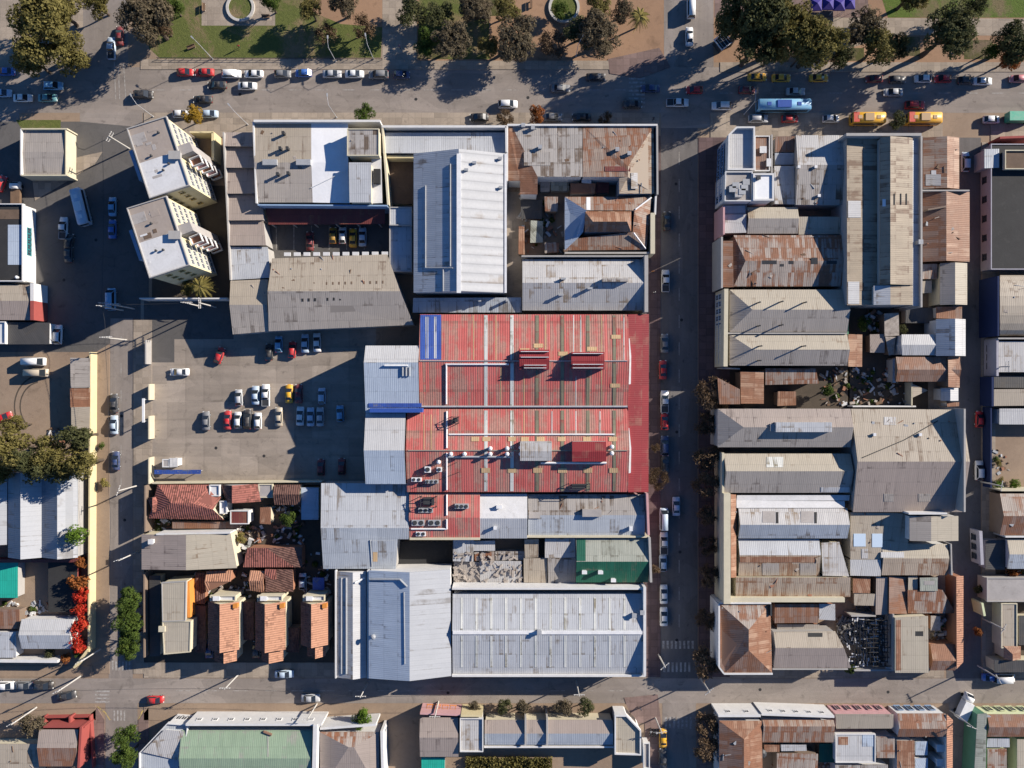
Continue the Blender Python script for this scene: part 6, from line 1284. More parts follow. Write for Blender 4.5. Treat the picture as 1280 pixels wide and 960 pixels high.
for a in [
 (231, 90, 0, 'hatch', 'red', 'red hatchback at the end of the park kerb row beside the dark corner tree', A), (255, 90, 180, 'sedan', 'red', 'red sedan second in the park kerb row next to the white cars', A),
 (289, 92, 0, 'suv', 'white', 'white estate car with black roof bars parked after the red sedan', A), (317, 92, 180, 'sedan', 'white', 'white sedan parked between the white estate and a grey car', A),
 (353, 92, 0, 'hatch', 'grey', 'grey car half in shade just before the bright blue one', A), (379, 91, 180, 'hatch', 'blue', 'bright blue hatchback parked by the lawn kerb', A),
 (415, 92, 0, 'sedan', 'silver', 'silver sedan shaded beside the bright blue hatchback', A), (443, 92, 0, 'sedan', 'white', 'white sedan in dappled shade near the pale park path', A),
 (473, 93, 180, 'suv', 'grey', 'dull grey estate car in deep shade before the pale path end', A), (502, 93, 0, 'hatch', 'navy', 'dark blue car in deep tree shade under the brown park trees', A),
 (271, 106, 180, 'sedan', 'black', 'black sedan double parked under the red sedan', None), (309, 107, 0, 'sedan', 'white', 'white sedan driving beside the white parked pair on the avenue', None),
 (253, 124, 180, 'sedan', 'black', 'black sedan on the avenue above the yellow tree', None), (262, 142, 0, 'hatch', 'lightblue', 'pale teal hatchback by the yellow tree at the apartments', None), (226, 142, 0, 'hatch', 'white', 'white hatchback half hidden by the yellow tree', None),
 (179, 118, 0, 'suv', 'black', 'black estate car alone in the crossing of the upper road', None), (139, 60, 90, 'pickup', 'lightblue', 'pale pickup with a dark bed coming out of the upper road', None), (149, 44, 90, 'sedan', 'darkred', 'dark red car in the shade of the corner tree', None),
 (6, 89, 180, 'sedan', 'blue', 'blue car under the huge golden tree at the picture edge', None), (66, 107, 0, 'suv', 'skyblue', 'blue grey estate car in the shade of the huge golden tree', None), (2, 116, 0, 'sedan', 'lightblue', 'pale blue car cut by the picture edge on the avenue', None), (28, 122, 0, 'sedan', 'white', 'white sedan with dark windows on the shaded avenue end', None), (59, 122, 0, 'sedan', 'teal', 'grey teal sedan driving behind the white sedan', None),
 (635, 130, 0, 'suv', 'white', 'white estate car driving in the sunny middle of the avenue', None), (599, 146, 180, 'sedan', 'black', 'black car parked by the long pale roof before the brown tree', None), (691, 146, 0, 'sedan', 'grey', 'grey sedan parked beside the rust brown tree', None), (727, 146, 180, 'sedan', 'black', 'black sedan parked between the rust tree and the thin tree', None), (701, 110, 0, 'sedan', 'grey', 'grey sedan driving out of the tree shade on the avenue', None), (745, 96, 0, 'sedan', 'black', 'black car by the tiled corner of the park', None),
 (813, 110, 180, 'sedan', 'navy', 'dark blue car crossing the shaded junction', None), (791, 130, 0, 'sedan', 'charcoal', 'charcoal car with a bright windscreen at the junction', None), (868, 112, 180, 'hatch', 'red', 'red hatchback in the shaded junction', None), (847, 128, 0, 'pickup', 'white', 'white pickup with a dark bed crossing the junction', None), (902, 132, 180, 'suv', 'white', 'white estate car in the sun at the junction', None), (934, 112, 0, 'hatch', 'darkred', 'dark red hatchback behind the blue bus', None),
 (864, 9, 90, 'van', 'white', 'white van on the upper street at the picture edge', None), (862, 45, 90, 'sedan', 'white', 'white sedan on the upper street above the junction', None),
 (947, 96, 0, 'sedan', 'yellow', 'yellow taxi first in the rank under the dark evergreens', 'yellow taxis in the rank by the park'), (977, 97, 0, 'sedan', 'yellow', 'yellow taxi second in the rank, above the silver sedan', 'yellow taxis in the rank by the park'), (1024, 97, 0, 'sedan', 'yellow', 'yellow taxi third in the rank under the olive evergreen', 'yellow taxis in the rank by the park'),
 (995, 114, 0, 'sedan', 'silver', 'silver sedan just above the long blue bus', None), (948, 148, 0, 'suv', 'silver', 'silver estate car parked below the long blue bus', None), (988, 148, 0, 'hatch', 'red', 'red hatchback parked below the rear of the blue bus', None), (1039, 148, 0, 'hatch', 'white', 'white hatchback parked before the first yellow bus', None), (1144, 131, 0, 'suv', 'red', 'bright red estate car beside the second yellow bus', None), (1117, 115, 180, 'sedan', 'silver', 'silver sedan leaving the shade above the first yellow bus', None),
 (1093, 98, 180, 'hatch', 'darkred', 'dark red car in kerb shade under the olive trees', A), (1122, 99, 0, 'hatch', 'charcoal', 'charcoal car in kerb shade beside a white one', A), (1154, 98, 180, 'hatch', 'white', 'white car parked under the big round tree', A), (1179, 98, 180, 'hatch', 'red', 'red car parked after the white one under the big round tree', A), (1208, 100, 0, 'hatch', 'charcoal', 'charcoal car parked behind the white sedan near the park path end', A), (1229, 101, 0, 'sedan', 'white', 'white sedan parked in the sun near the park path end', A), (1273, 98, 180, 'hatch', 'pink', 'faded pink red car at the picture edge of the park kerb', A),
 (1240, 149, 0, 'hatch', 'white', 'white car driving behind the green box truck', None), (1207, 202, 90, 'suv', 'lightblue', 'pale estate car parked beside the rust roofed house', None),
 (79, 285, 88, 'pickup', 'white', 'white pickup in the shaded parking lane near the tilted bus', None), (86, 302, 80, 'hatch', 'black', 'black car just behind the white pickup in the shade', None), (85, 316, 90, 'sedan', 'charcoal', 'charcoal car at the tail of the shaded lane group', None), (140, 258, 90, 'sedan', 'skyblue', 'sky blue car parked along the apartments, upper one', None), (140, 286, 90, 'sedan', 'blue', 'blue car parked along the apartments, lower one', None), (139, 374, 90, 'van', 'skyblue', 'sky blue van in the shade by the crossarm pole', None), (72, 418, 88, 'suv', 'white', 'white estate car with dark windows by the dark brown shed', None),
 (43, 452, 0, 'van', 'white', 'white van parked above a beige one on the bare plot', None), (46, 466, 0, 'van', 'beige', 'beige van parked below the white one on the bare plot', None), (3, 522, 20, 'sedan', 'red', 'red car cut by the picture edge on the bare earth', None), (1, 229, 70, 'hatch', 'red', 'red car cut by the picture edge near the box truck', None),
 (142, 504, 90, 'sedan', 'charcoal', 'charcoal car parked on the western street, first of three by the yellow wall', None), (142, 531, 90, 'sedan', 'lightblue', 'pale blue sedan parked on the western street by the yellow wall', None), (144, 576, 90, 'sedan', 'navy', 'navy car parked on the western street near the olive clump', None),
 (224, 465, 180, 'sedan', 'white', 'white sedan driving in at the parking yard gate', None), (274, 444, 70, 'hatch', 'red', 'red hatchback alone at the shade edge of the parking yard', None), (348, 430, 90, 'hatch', 'skyblue', 'sky blue car in the shade by the warehouse eaves', None), (365, 437, 85, 'hatch', 'red', 'red hatchback half in sun below the warehouse eaves', None), (381, 429, 90, 'sedan', 'lightblue', 'pale blue sedan beside the half lit red hatchback', None), (396, 428, 92, 'sedan', 'white', 'white sedan at the end of the shaded row below the warehouse eaves', None), (336, 440, 90, 'hatch', 'black', 'black car in deep shade at the start of the row below the warehouse eaves', None)]:
    car(*a[:6], group=a[6])
Gp = 'cars parked in rows in the parking yard'
for a in [
 (298, 497, 92, 'hatch', 'silver', 'silver hatchback at the near end of the upper sunlit row'), (319, 494, 90, 'sedan', 'lightblue', 'pale blue sedan tight beside the white pickup in the upper row'), (332, 494, 90, 'pickup', 'white', 'white pickup in the upper row of the parking yard'), (361, 492, 90, 'sedan', 'yellow', 'yellow sedan at the shade edge of the parking yard'), (373, 492, 90, 'sedan', 'darkred', 'dark red sedan in the shade beside the yellow one'), (402, 495, 90, 'hatch', 'lightblue', 'pale blue hatchback alone in the shaded upper row'),
 (257, 526, 90, 'sedan', 'grey', 'grey sedan standing apart at the gate end of the lower row'), (284, 525, 90, 'sedan', 'red', 'bright red sedan in the lower sunlit row'), (297, 525, 90, 'hatch', 'white', 'white hatchback between the red sedan and a black car'), (309, 524, 90, 'suv', 'black', 'black estate car in the lower sunlit row'), (322, 526, 90, 'hatch', 'white', 'white hatchback at the end of the tight lower sunlit row, beside the black estate'), (348, 521, 90, 'sedan', 'beige', 'beige sedan standing alone at the tip of the shade'), (375, 520, 88, 'sedan', 'white', 'white sedan in shade, the one closest to the beige sedan'), (388, 521, 90, 'sedan', 'lightblue', 'pale blue sedan, middle of the three sedans in shade'), (400, 521, 90, 'sedan', 'silver', 'silver sedan, third of the three sedans in shade'), (425, 517, 92, 'hatch', 'skyblue', 'sky blue hatchback alone beside the blue grey wing'), (401, 584, 90, 'hatch', 'darkred', 'dark red hatchback in deep shade near the thin pale wall, western one'), (427, 583, 90, 'hatch', 'darkred', 'dark red hatchback in deep shade near the corner of the blue grey wing')]: car(*a, group=Gp)
Gc = 'cars in the shaded taxi courtyard'
for a in [(387, 301, 90, 'sedan', 'darkred', 'dark red sedan alone in the shaded courtyard'), (416, 294, 90, 'hatch', 'gold', 'small dull yellow hatchback in the shaded courtyard'), (428, 294, 90, 'hatch', 'white', 'white hatchback between the two yellow cars in the courtyard'), (441, 297, 90, 'sedan', 'yellow', 'bright yellow sedan in the shaded courtyard'), (453, 296, 90, 'sedan', 'lightblue', 'pale blue sedan at the wall end of the courtyard row')]: car(*a, group=Gc)
Gs = 'cars parked along the shaded street beside the market'
for a in [
 (834, 276, 90, 'sedan', 'black', 'black car in deep shade by the hipped rust roof'), (832, 351, 90, 'pickup', 'white', 'white pickup parked beside the pale grey gable'), (831, 429, 90, 'sedan', 'grey', 'dark grey car parked at the upper red front'), (829, 462, 90, 'sedan', 'red', 'bright red sedan beside the red market, upper of the two red cars'), (831, 502, 90, 'pickup', 'white', 'white pickup between the two red cars'), (831, 527, 90, 'hatch', 'red', 'red hatchback, lower of the two red cars beside the market'), (831, 557, 90, 'suv', 'navy', 'navy estate car in the shade below the red hatchback'), (832, 581, 90, 'sedan', 'charcoal', 'charcoal car near the tan bare tree'), (830, 649, 90, 'van', 'lightblue', 'pale blue van parked by the pink side wall'), (830, 679, 90, 'pickup', 'white', 'white pickup parked beside the green roof warehouse, upper one'), (829, 704, 90, 'hatch', 'lightblue', 'pale blue hatchback parked beside the green roof warehouse, lower one'), (830, 743, 90, 'sedan', 'white', 'white sedan parked by the ribbed corner warehouse, upper one'), (830, 771, 90, 'sedan', 'white', 'white sedan parked by the ribbed corner warehouse, lower one')]: car(*a, group=Gs)
for a in [
 (845.5, 633, 90, 'sedan', 'lightblue', 'pale sedan driving in the middle of the shaded street'), (829, 923, 90, 'sedan', 'yellow', 'yellow taxi waiting below the lower crossing'), (829, 948, 90, 'sedan', 'charcoal', 'charcoal car behind the yellow taxi below the lower crossing'), (1225, 524, 88, 'hatch', 'red', 'red hatchback parked on the eastern side street'), (1224.5, 588, 90, 'suv', 'white', 'white estate car with black windows on the eastern side street'),
 (7, 857, 0, 'suv', 'white', 'white estate car at the picture edge of the lower street'), (29, 857, 0, 'sedan', 'grey', 'grey car second in the row on the lower street edge'), (54, 857, 0, 'suv', 'black', 'black estate car third in the row on the lower street edge'), (83, 870, 10, 'sedan', 'charcoal', 'charcoal car driving near the zebra on the lower street'), (194, 875, 0, 'hatch', 'red', 'red hatchback driving past the fan shaped roof'), (355, 843, 0, 'sedan', 'lightblue', 'pale blue sedan parked below the terracotta houses'), (388, 873, 0, 'sedan', 'silver', 'silver sedan driving in the shade before the green roofed building'), (261, 811, 90, 'sedan', 'navy', 'dark car parked in front of the first terracotta house'), (320, 812, 90, 'hatch', 'charcoal', 'charcoal hatchback parked before the middle terracotta house'), (378, 727, 90, 'hatch', 'lightblue', 'pale blue hatchback parked beside the blue tarpaulin'), (1255, 848, 0, 'van', 'white', 'white van parked in front of the lower eastern corner'), (1240, 847, 0, 'sedan', 'blue', 'blue car parked behind the white van at the lower eastern corner')]: car(*a)
bus(982, 129.5, 0, 12.2, 'skyblue', 'metal_blue', 'long sky blue bus on the avenue at the corner building')
bus(1088, 146, 0, 7.6, 'yellow', 'tan_panel', 'yellow bus with a red tail, ahead of the green tree', 'p_busred'); bus(1158, 146, 0, 7.8, 'yellow', 'tan_panel', 'yellow bus with a red tail, behind the green tree', 'p_busred')
bus(97, 257, 104, 8.4, 'lightblue', 'metal_white', 'pale blue white bus standing tilted in the shaded plaza', W=2.4)
truck(1276, 146, 0, 'green', 'p_green', 'green box truck at the picture edge of the avenue'); truck(17, 241, 90, 'white', 'wood', 'white truck with an open brown bed beside the dark shop', 5.6, 1.5); truck(1208, 884, 65, 'white', 'metal_white', 'white truck turning into the lower side street', 6.2)
# ------------------------------------------------------------------ poles, lamps and small things
def lamp(bx, by, h, ang, label, arm=1.8, group='street lamps'):
    p = P(bx, by, 0); t = empty('street_lamp', label, 'street lamp', (p.x, p.y, 0), group, math.radians(ang))
    m = MB(); m.tube((0, 0, 0), (0, 0, .35), .16, .16, 8); m.tube((0, 0, .3), (0, 0, h), .085, .055, 8); m.build('pole', 'pole_grey', t)
    m = MB(); m.tube((0, 0, h - .1), (arm * .5, 0, h + .35), .045, .04, 6); m.tube((arm * .5, 0, h + .35), (arm, 0, h + .45), .04, .035, 6); m.build('arm', 'pole_grey', t)
    m = MB(); m.box((arm + .25, 0, h + .36), (.75, .28, .14)); m.box((arm + .25, 0, h + .335), (.5, .2, .03), 0, 1); m.build('lamp_head', ['metal_grey', 'lamp_lens'], t)
def utility(bx, by, h, ang, label, arms=2, wide=2.4, group='utility poles'):
    p = P(bx, by, 0); t = empty('utility_pole', label, 'utility pole', (p.x, p.y, 0), group, math.radians(ang))
    m = MB(); m.tube((0, 0, -.1), (0, 0, h), .19, .12, 8); m.build('pole', 'pole_concrete', t)
    for i in range(arms):
        m = MB(); m.box((0, .16, h - .35 - i * .9), (wide - .3 * i, .12, .14)); a = m.build('crossarm', 'pole_concrete', t)
        for x in (-.45, -.2, .2, .45): m = MB(); m.tube((x * wide, .16, h - .22 - i * .9), (x * wide * 1, .16, h + .02 - i * .9), .06, .04, 6); m.build('insulator', 'metal_white', a)
for a in [
 (266, 74, 7.5, 135, 'street lamp at the lawn kerb above the red sedans'), (467, 74, 7.5, 100, 'street lamp at the lawn kerb by the pale path end'), (420, 77, 7.5, 90, 'street lamp at the lawn kerb above the silver sedan'), (310, 156, 8, 130, 'street lamp on the pavement beside the sawtooth hall'), (421, 147, 8, 95, 'street lamp on the pavement before the white roof'), (192, 146, 8, 120, 'street lamp at the corner by the upper apartment block'), (78, 47, 10, 140, 'street lamp standing inside the huge golden tree'), (720, 70, 6, 60, 'street lamp on the red soil near the grey tree'), (930, 143, 8, 90, 'street lamp before the white corner building'), (986, 72, 10, 35, 'tall street lamp among the olive evergreens'), (146, 383, 8, 0, 'street lamp by the sky blue van')]: lamp(*a)
for a in [
 (101, 845, 9.0, 30, 'concrete utility pole at the corner below the yellow wall, upper of two', 1), (46, 884, 9.0, 30, 'concrete utility pole by the yard of the grey leafless tree', 1), (126, 811, 8.5, 30, 'concrete utility pole at the end of the yellow wall', 1), (172, 607, 8.5, 70, 'concrete utility pole on the western street at the orange tiled house', 1), (298, 843, 8.5, 0, 'concrete utility pole on the pavement before the terracotta houses', 1), (396, 880, 8.5, 0, 'concrete utility pole before the long pale green building', 1), (459, 854, 8, 0, 'concrete utility pole below the narrow white strip warehouse', 1), (548, 877, 8.5, 0, 'concrete utility pole at the pinkish gabled house', 1), (720, 851, 8.5, 0, 'slim concrete utility pole between the bushy trees', 1), (823, 818, 8, 40, 'concrete utility pole at the zebra of the shaded street', 1), (819, 897, 8, 10, 'concrete utility pole on the red paved lower corner', 1), (168, 386, 9.5, 0, 'utility pole with two crossarms below the lower apartment block', 2), (154, 388, 9.5, 0, 'utility pole with two crossarms in the western street', 2), (158, 425, 9.5, 5, 'utility pole with crossarms at the parking yard gate', 2), (254, 384, 9.5, 0, 'utility pole with two crossarms behind the apartment gardens', 2), (270, 384, 9.5, 90, 'utility pole with crossed arms at the end of the warehouse', 2), (162, 186, 9, 60, 'utility pole at the plaza side of the upper apartment block', 2), (1228, 773, 8, 60, 'utility pole by the mossy wall of the eastern side street', 1), (1222, 832, 8, 120, 'utility pole at the lower end of the eastern side street', 1), (1188, 888, 8.5, 160, 'utility pole beside the turning white truck', 1), (1226, 602, 8, 80, 'utility pole across the eastern side street by the pink gabled house', 1), (876, 858 - 10, 8, 40, 'utility pole at the pavement corner of the hipped house', 1), (1236, 459, 7.5, 90, 'utility pole before the lilac shop front', 2), (172, 690, 8.5, 20, 'utility pole on the western street by the two tone roof', 1)]: utility(*a)
def cable(pts, label):
    m = MB(); W = [P(x, y, 0) + Vector((0, 0, z)) for x, y, z in pts]
    for a, b in zip(W, W[1:]):
        pr = a
        for i in range(1, 9):
            u = i / 8; q = a.lerp(b, u) - Vector((0, 0, 4 * .7 * u * (1 - u))); m.tube(pr, q, .035, .035, 4, caps=False); pr = q
    tag(m.build('power_cable', 'metal_dark'), label, 'cable')
cable([(154, 186, 9), (154, 388, 9.3), (158, 425, 9.3), (160, 607, 8.4), (160, 690, 8.4)], 'long dark power cable along the western street'); cable([(254, 384, 9.3), (168, 386, 9.3), (154, 388, 9.3)], 'dark power cable below the apartment gardens'); cable([(101, 845, 8.8), (298, 843, 8.4), (459, 854, 7.9), (720, 851, 8.4)], 'dark power cable above the lower street')
# parking yard gate, guard hut and blue awning
b = Bld('gate_wall', 'white gate wall with an opening between street and parking yard', 'wall_white', 'gate')
b.wallbox((186, 480), (186, 500), 2.5, .3, 'wall_cream'); b.wallbox((186, 520), (186, 549), 2.5, .3, 'wall_cream'); b.wallbox((186, 572), (186, 605), 2.4, .3, 'wall_cream'); b.block('gate_roof', (177.5, 498, 180.5, 528), 3.4, 3.2, 'metal_white')
for y in (499, 526): b.block('post', (179, y, 180, y + 1), 3.2, 0, 'metal_grey')
b.wallbox((182, 425), (182, 455), 2.6, .3, 'wall_grey')
b = Bld('guard_hut', 'small white guard hut at the parking yard entrance', 'wall_white', 'hut'); b.flat((203, 574, 212, 584), 2.8, 'flat_grey', .1); b.shed((212, 573, 222, 584), (3.0, 2.8, 2.8, 3.0), 'white_sheet')
b = Bld('awning_roof', 'long bright blue strip awning on the parking yard floor', 'metal_blue', 'awning'); b.shed((193, 587, 251, 592.5), (2.5, 2.5, 2.3, 2.3), 'blue_sheet', walls=False, th=.08)
for x in (197, 222, 247): b.block('post', (x, 589, x + .7, 589.7), 2.4, 0, 'metal_grey')
b = Bld('boundary_wall', 'cream garden wall between the apartments and the stepped hall', 'wall_yellow', 'wall'); b.wallbox((237, 165), (266, 165), 4.2, .4); b.wallbox((266, 165), (266, 200), 4.2, .6)
b = Bld('boundary_wall', 'pale wall below the lower apartment block garden', 'wall_white', 'wall'); b.wallbox((174, 373), (284, 373), 4.5, .3)
b = Bld('shade_sail', 'bright blue tarpaulin over the court beside the strip warehouse', 'metal_blue', 'tarpaulin'); b.shed((391, 722, 405, 738), (2.3, 2.2, 2.0, 2.2), 'blue_sheet', walls=False, th=.04)
for x, y in ((392, 723), (404, 723), (392, 737), (404, 737)): b.block('post', (x, y, x + .6, y + .6), 2.0, 0, 'metal_grey')
# park furniture
def planter(px, py, r0, r1, label):
    p = P(px, py, 0); t = empty('round_planter', label, 'planter', (p.x, p.y, 0)); n = 28; m = MB(); g = MB(); c = [(math.cos(6.2832 * i / n), math.sin(6.2832 * i / n)) for i in range(n)]
    for i in range(n):
        a, b_ = c[i], c[(i + 1) % n]; V = lambda q, r, z: Vector((q[0] * r, q[1] * r, z))
        m.face([V(a, r0, .5), V(b_, r0, .5), V(b_, r1, .5), V(a, r1, .5)][::-1]); m.face([V(a, r1, 0), V(b_, r1, 0), V(b_, r1, .5), V(a, r1, .5)]); m.face([V(b_, r0, .2), V(a, r0, .2), V(a, r0, .5), V(b_, r0, .5)])
    g.face([Vector((q[0] * (r0 + .02), q[1] * (r0 + .02), .3)) for q in c]); m.build('rim', 'pole_concrete', t); g.build('grass_bed', 'lawn', t)
planter(301, 10, 2.7, 3.3, 'round stone planter with grass on the pale park court'); planter(705, 10, 3.0, 3.6, 'round stone planter on the red park soil')
def bench(px, py, ang, label):
    p = P(px, py, 0); t = empty('park_bench', label, 'bench', (p.x, p.y, .02), 'park benches', math.radians(ang))
    for nm, c, d in (('seat', (0, 0, .4), (1.9, .5, .07)), ('backrest', (0, .27, .5), (1.9, .06, .45))): m = MB(); m.box(c, d); m.build(nm, 'wood', t)
    for x in (-.75, .75): m = MB(); m.box((x, .05, 0), (.1, .5, .4)); m.build('leg', 'pole_concrete', t)
bench(256, 10, 90, 'wooden bench on the lawn side of the pale park court'); bench(333, 22, 0, 'wooden bench beside the round planter with grass'); bench(664, 6, 90, 'wooden bench on the red park soil'); bench(240, 60, 20, 'wooden bench on the lawn near the avenue lamp')
def tent(px, py, w, d, label):
    p = P(px, py, 2.6); t = empty('market_tent', label, 'tent', (p.x, p.y, 0), 'purple market tents in the park'); m = MB(); a = [Vector((x * w / 2, y * d / 2, 2.3)) for x, y in ((-1, -1), (1, -1), (1, 1), (-1, 1))]; k = Vector((0, 0, 3.1))
    for i in range(4): m.face([a[i], a[(i + 1) % 4], k]); m.face([a[i], a[i] - Vector((0, 0, .3)), a[(i + 1) % 4] - Vector((0, 0, .3)), a[(i + 1) % 4]])
    m.build('canopy', 'tent_purple', t)
    for q in a: m = MB(); m.box((q.x * .97, q.y * .97, 0), (.07, .07, 2.3)); m.build('pole', 'metal_white', t)
plain('tent_purple', (.05, .035, .22), (.04, .03, .17), 1, .7)
tent(1021, 5, 2.6, 2.6, 'purple tent nearest the olive evergreens'); tent(1036, 4, 2.6, 2.6, 'purple tent in the middle of the park stalls, first from the olive trees'); tent(1050, 5, 2.6, 2.6, 'purple tent in the middle of the park stalls, next to the end one'); tent(1063, 3, 2.4, 2.6, 'purple tent at the path end of the park stalls')
p = P(904, 51, 2.5); t = empty('newspaper_kiosk', 'dark square kiosk with pale roof edges set diagonally at the junction', 'kiosk', (p.x, p.y, 0), None, math.radians(38))
m = MB(); m.box((0, 0, 0), (2.6, 2.6, 2.3)); m.build('body', 'metal_dark', t); m = MB()
for x, y, w_, d_ in ((0, 1.45, 3.1, .2), (0, -1.45, 3.1, .2), (1.45, 0, .2, 2.7), (-1.45, 0, .2, 2.7)): m.box((x, y, 2.3), (w_, d_, .2))
m.build('roof_edge', 'metal_white', t); m = MB()
for x in (-.8, 0, .8): m.box((x, 0, 2.28), (.12, 2.6, .12))
m.build('roof_slat', 'metal_grey', t)
# low park fence along the lawn
m = MB(); A, B_ = P(198, 74, 0), P(478, 75, 0)
t = empty('park_fence', 'low dark railing between lawn and avenue pavement', 'fence', ((A.x + B_.x) / 2, A.y, 0)); o = t.location
m.tube(A - o + Vector((0, 0, .9)), B_ - o + Vector((0, 0, .9)), .05, .05, 5); m.tube(A - o + Vector((0, 0, .45)), B_ - o + Vector((0, 0, .45)), .04, .04, 5); m.build('rail', 'metal_dark', t)
for i in range(27):
    q = A.lerp(B_, i / 26) - o; m = MB(); m.box((q.x, q.y, 0), (.08, .08, .95)); m.build('post', 'metal_dark', t)
# people
def person(px, py, ang, top, low, label, k=0):
    p = P(px, py, .12); sk_ = bpy.data.meshes.new('person'); st = .16
    V = [(0, 0, .95), (0, 0, 1.2), (0, 0, 1.42), (0, .0, 1.52), (.02, 0, 1.66), (.0, .19, 1.40), (-.06, .25, 1.12), (.08, .24, .86), (0, -.19, 1.40), (.06, -.25, 1.12), (.2, -.23, .88), (0, .09, .9), (st, .1, .5), (st * .8, .1, .07), (st * .8 + .17, .11, .04), (0, -.09, .9), (-st * .4, -.1, .5), (-st * 1.5, -.1, .1), (-st * 1.5 + .15, -.11, .05)]
    Ed = [(0, 1), (1, 2), (2, 3), (3, 4), (2, 5), (5, 6), (6, 7), (2, 8), (8, 9), (9, 10), (0, 11), (11, 12), (12, 13), (13, 14), (0, 15), (15, 16), (16, 17), (17, 18)]
    Rr = [.15, .155, .15, .06, .105, .065, .05, .038, .065, .05, .038, .095, .065, .045, .04, .095, .065, .045, .04]
    sk_.from_pydata(V, Ed, []); o_ = link('person', sk_, None, (p.x, p.y, .12)); o_.rotation_euler = (0, 0, math.radians(ang)); tag(o_, label, 'person')
    md = o_.modifiers.new('skin', 'SKIN'); sv = sk_.skin_vertices[0].data
    for i, r_ in enumerate(Rr): sv[i].radius = (r_ * (.8 if i < 3 else 1), r_ * (1.15 if i < 3 else 1))
    sv[0].use_root = True; o_.modifiers.new('sub', 'SUBSURF').levels = 1
    nt_ = NT('clothes'); z = nt_.n('SeparateXYZ'); nt_.put(z.inputs[0], nt_.n('TexCoord').outputs['Object']); zz = z.outputs[2]
    c = nt_.mix(nt_.math('GREATER_THAN', zz, .92), low, top); c = nt_.mix(nt_.math('GREATER_THAN', zz, 1.5), c, (.35, .2, .14)); sk_.materials.append(nt_.done(c, .8))
    h_ = MB(); n_ = 10
    for i in range(n_):
        for j in range(4):
            f_ = lambda a_, b_: Vector((-.015 + .125 * math.cos(b_) * math.cos(a_), .105 * math.cos(b_) * math.sin(a_), 1.69 + .12 * math.sin(b_))); a0, a1 = 6.2832 * i / n_, 6.2832 * (i + 1) / n_; b0, b1 = .1 + j * .37, .1 + (j + 1) * .37; h_.face([f_(a0, b0), f_(a1, b0), f_(a1, b1), f_(a0, b1)])
    h_.build('hair', 'charred_wood', o_)
for a in [(188, 163, 20, (.5, .5, .5), (.05, .06, .1), 'person in a pale top walking at the upper apartment block'), (816, 150, 200, (.05, .05, .07), (.04, .04, .05), 'person in dark clothes on the avenue pavement corner'), (300, 60, 90, (.3, .03, .03), (.05, .05, .06), 'person in a red top crossing the lawn'), (500, 60, 270, (.08, .1, .2), (.03, .03, .04), 'person in a blue top on the pale park path'), (815, 340, 90, (.5, .2, .05), (.05, .05, .06), 'person in an orange top on the pavement beside the white pickup'), (817, 366, 100, (.6, .6, .58), (.06, .07, .1), 'person in a white top on the pavement above the market'), (950, 885, 10, (.4, .12, .04), (.05, .05, .05), 'person in a rust top on the lower pavement by the white house front'), (1060, 884, 170, (.08, .08, .1), (.03, .03, .04), 'person in dark clothes on the lower pavement by the pink front'), (800, 884, 40, (.06, .07, .1), (.05, .05, .06), 'person in dark clothes on the red paved lower corner'), (1205, 60, 30, (.06, .06, .07), (.03, .03, .04), 'person in dark clothes on the sunny park path')]: person(*a)
# motorcycles at the lower crossing
def motorcycle(px, py, ang, colr, label):
    p = P(px, py, .5); t = empty('motorcycle', label, 'motorcycle', (p.x, p.y, .12), 'motorcycles at the lower crossing', math.radians(ang))
    for x in (-.65, .65): m = MB(); m.tube((x, -.06, .3), (x, .06, .3), .3, .3, 14); m.tube((x, -.07, .3), (x, .07, .3), .14, .14, 8, 1); m.build('wheel', ['rubber', 'metal_grey'], t)
    m = MB(); m.tube((-.65, 0, .3), (.1, 0, .55), .08, .1, 6); m.tube((.1, 0, .55), (.45, 0, .85), .1, .07, 6); m.tube((.45, 0, .95), (.65, 0, .3), .05, .05, 6); m.box((0, 0, .25), (.45, .25, .32)); m.build('frame', 'metal_dark', t)
    m = MB(); m.tube((-.02, 0, .8), (.38, 0, .86), .13, .16, 8); m.build('fuel_tank', 'p_' + colr, t); m = MB(); m.box((-.4, 0, .72), (.75, .26, .12)); m.build('seat', 'rubber', t); m = MB(); m.tube((.42, -.36, 1.0), (.42, .36, 1.0), .025, .025, 6); m.build('handlebar', 'metal_grey', t)
for i, (x, y, c, l) in enumerate([(813, 915, 'silver', 'silver motorcycle parked on the red paved corner, furthest from the yellow taxi'), (816.5, 916, 'black', 'black motorcycle in the middle of the three on the red paved corner'), (820, 916, 'white', 'white motorcycle parked next to the yellow taxi')]): motorcycle(x, y, 80, c, l)

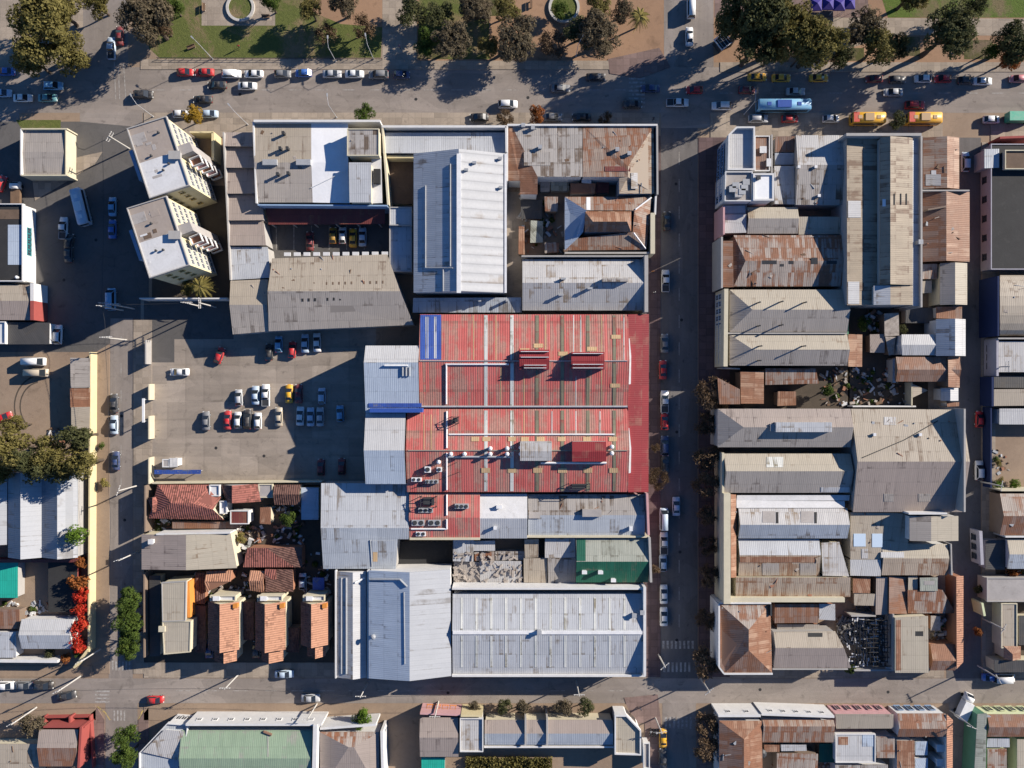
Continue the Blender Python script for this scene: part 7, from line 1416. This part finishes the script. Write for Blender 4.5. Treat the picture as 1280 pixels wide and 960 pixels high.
# clutter and low plants of the yards: nobody could count it
random.seed(21)
for q, n, hmax in (((182, 642, 216, 664), 40, .7), ((278, 658, 330, 690), 70, .8), ((340, 632, 380, 682), 60, .9), ((242, 716, 312, 750), 70, .7), ((380, 690, 416, 745), 40, .8), ((0, 752, 60, 770), 50, .5), ((60, 536, 90, 552), 30, .5), ((1064, 460, 1132, 505), 90, .8), ((1082, 388, 1104, 416), 40, .8), ((1026, 460, 1060, 506), 40, .7), ((1165, 772, 1194, 802), 60, .9), ((1240, 560, 1262, 606), 14, .4), ((1256, 712, 1280, 722), 30, .6), ((960, 942, 1040, 958), 40, .6), ((648, 246, 704, 316), 60, .8)):
    m = MB(); g = MB()
    for i in range(n):
        p = P(random.uniform(q[0], q[2]), random.uniform(q[1], q[3]), 0); m.box((p.x, p.y, 0), (random.uniform(.15, 1.5), random.uniform(.12, .7), random.uniform(.1, hmax)), random.uniform(0, 3), random.randrange(5))
    tag(m.build('yard_clutter', ['rubble', 'wood', 'metal_grey', 'flat_white', 'wall_brick']), kind='stuff')
    for i in range(n // 8):
        p = P(random.uniform(q[0], q[2]), random.uniform(q[1], q[3]), 0); R_ = random.uniform(.4, 1.1)
        for j in range(90):
            v = Vector((random.gauss(0, 1), random.gauss(0, 1), abs(random.gauss(0, 1)))).normalized(); c = p + v * R_ * random.uniform(.5, 1); x = v.orthogonal().normalized(); y = v.cross(x); s_ = random.uniform(.08, .2); g.face([c - x * s_, c - y * s_, c + x * s_, c + y * s_])
    if g.f: tag(g.build('yard_weeds', 'leaf_green'), kind='stuff')

# loose pieces lying on the old sheet roofs
for b in BL:
    if not any('rust' in m_ or m_ in ('grey_sheet', 'fibre_cement_tan') for m_ in getattr(b, 'mats', [])): continue
    m = MB(); o = b.root.location; k = 0
    for (f, n), mn in zip(b.planes, b.mats):
        if not ('rust' in mn or mn in ('grey_sheet', 'fibre_cement_tan')) or n.z < .8: continue
        ar = abs(area2(f)) / 2; lo = (min(p.x for p in f), min(p.y for p in f)); hi = (max(p.x for p in f), max(p.y for p in f))
        for i in range(int(min(ar / 22, 14))):
            x, y = JR.uniform(lo[0], hi[0]), JR.uniform(lo[1], hi[1])
            if not inpoly(x, y, f): continue
            z = f[0].z - (n.x * (x - f[0].x) + n.y * (y - f[0].y)) / n.z
            m.box((x - o.x, y - o.y, z - .06), JR.choice(((.3, .2, .2), (1.4, .14, .16), (.9, .6, .1), (.22, .22, .26), (2.2, .1, .14))), JR.uniform(0, 3), JR.randrange(4)); k += 1
    if k > 2: tag(m.build('roof_debris', ['wall_brick', 'wood', 'metal_grey', 'rubble'], b.root), kind='stuff')
# ------------------------------------------------------------------ light, sky, camera
EL, AZ = math.radians(24), math.atan2(.43, .9)      # sun from the upper right of the plan
sd = Vector((math.cos(EL) * math.cos(AZ), math.cos(EL) * math.sin(AZ), math.sin(EL)))
sl = bpy.data.lights.new('sun', 'SUN'); sl.energy = 5.0; sl.angle = math.radians(.5); sl.color = (1.0, .91, .80)
so = bpy.data.objects.new('sun', sl); col.objects.link(so); so.rotation_euler = sd.to_track_quat('Z', 'Y').to_euler(); so.location = (150, 80, 120)
w = bpy.data.worlds.new('World'); scene.world = w; w.use_nodes = True
nt = w.node_tree; nt.nodes.clear()
ow = nt.nodes.new('ShaderNodeOutputWorld'); bg = nt.nodes.new('ShaderNodeBackground'); sk = nt.nodes.new('ShaderNodeTexSky')
sk.sky_type = 'NISHITA'; sk.sun_disc = False; sk.sun_elevation = EL; sk.sun_rotation = math.pi / 2 - AZ
sk.air_density = 1.0; sk.dust_density = 0.0; sk.ozone_density = 10.0
bg.inputs[1].default_value = .07
nt.links.new(sk.outputs[0], bg.inputs[0]); nt.links.new(bg.outputs[0], ow.inputs[0])
cd = bpy.data.cameras.new('camera'); co = bpy.data.objects.new('camera', cd); col.objects.link(co)
co.location = (0, 0, H); co.rotation_euler = (0, 0, 0)
cd.sensor_fit = 'HORIZONTAL'; cd.angle = 2 * math.atan(640 * S / H); cd.clip_start = 1; cd.clip_end = 5000
scene.camera = co
scene.view_settings.view_transform = 'Standard'; scene.view_settings.look = 'None'; scene.view_settings.exposure = .85; scene.view_settings.gamma = 1
scene.render.engine = 'CYCLES'; scene.cycles.max_bounces = 5; scene.cycles.diffuse_bounces = 2
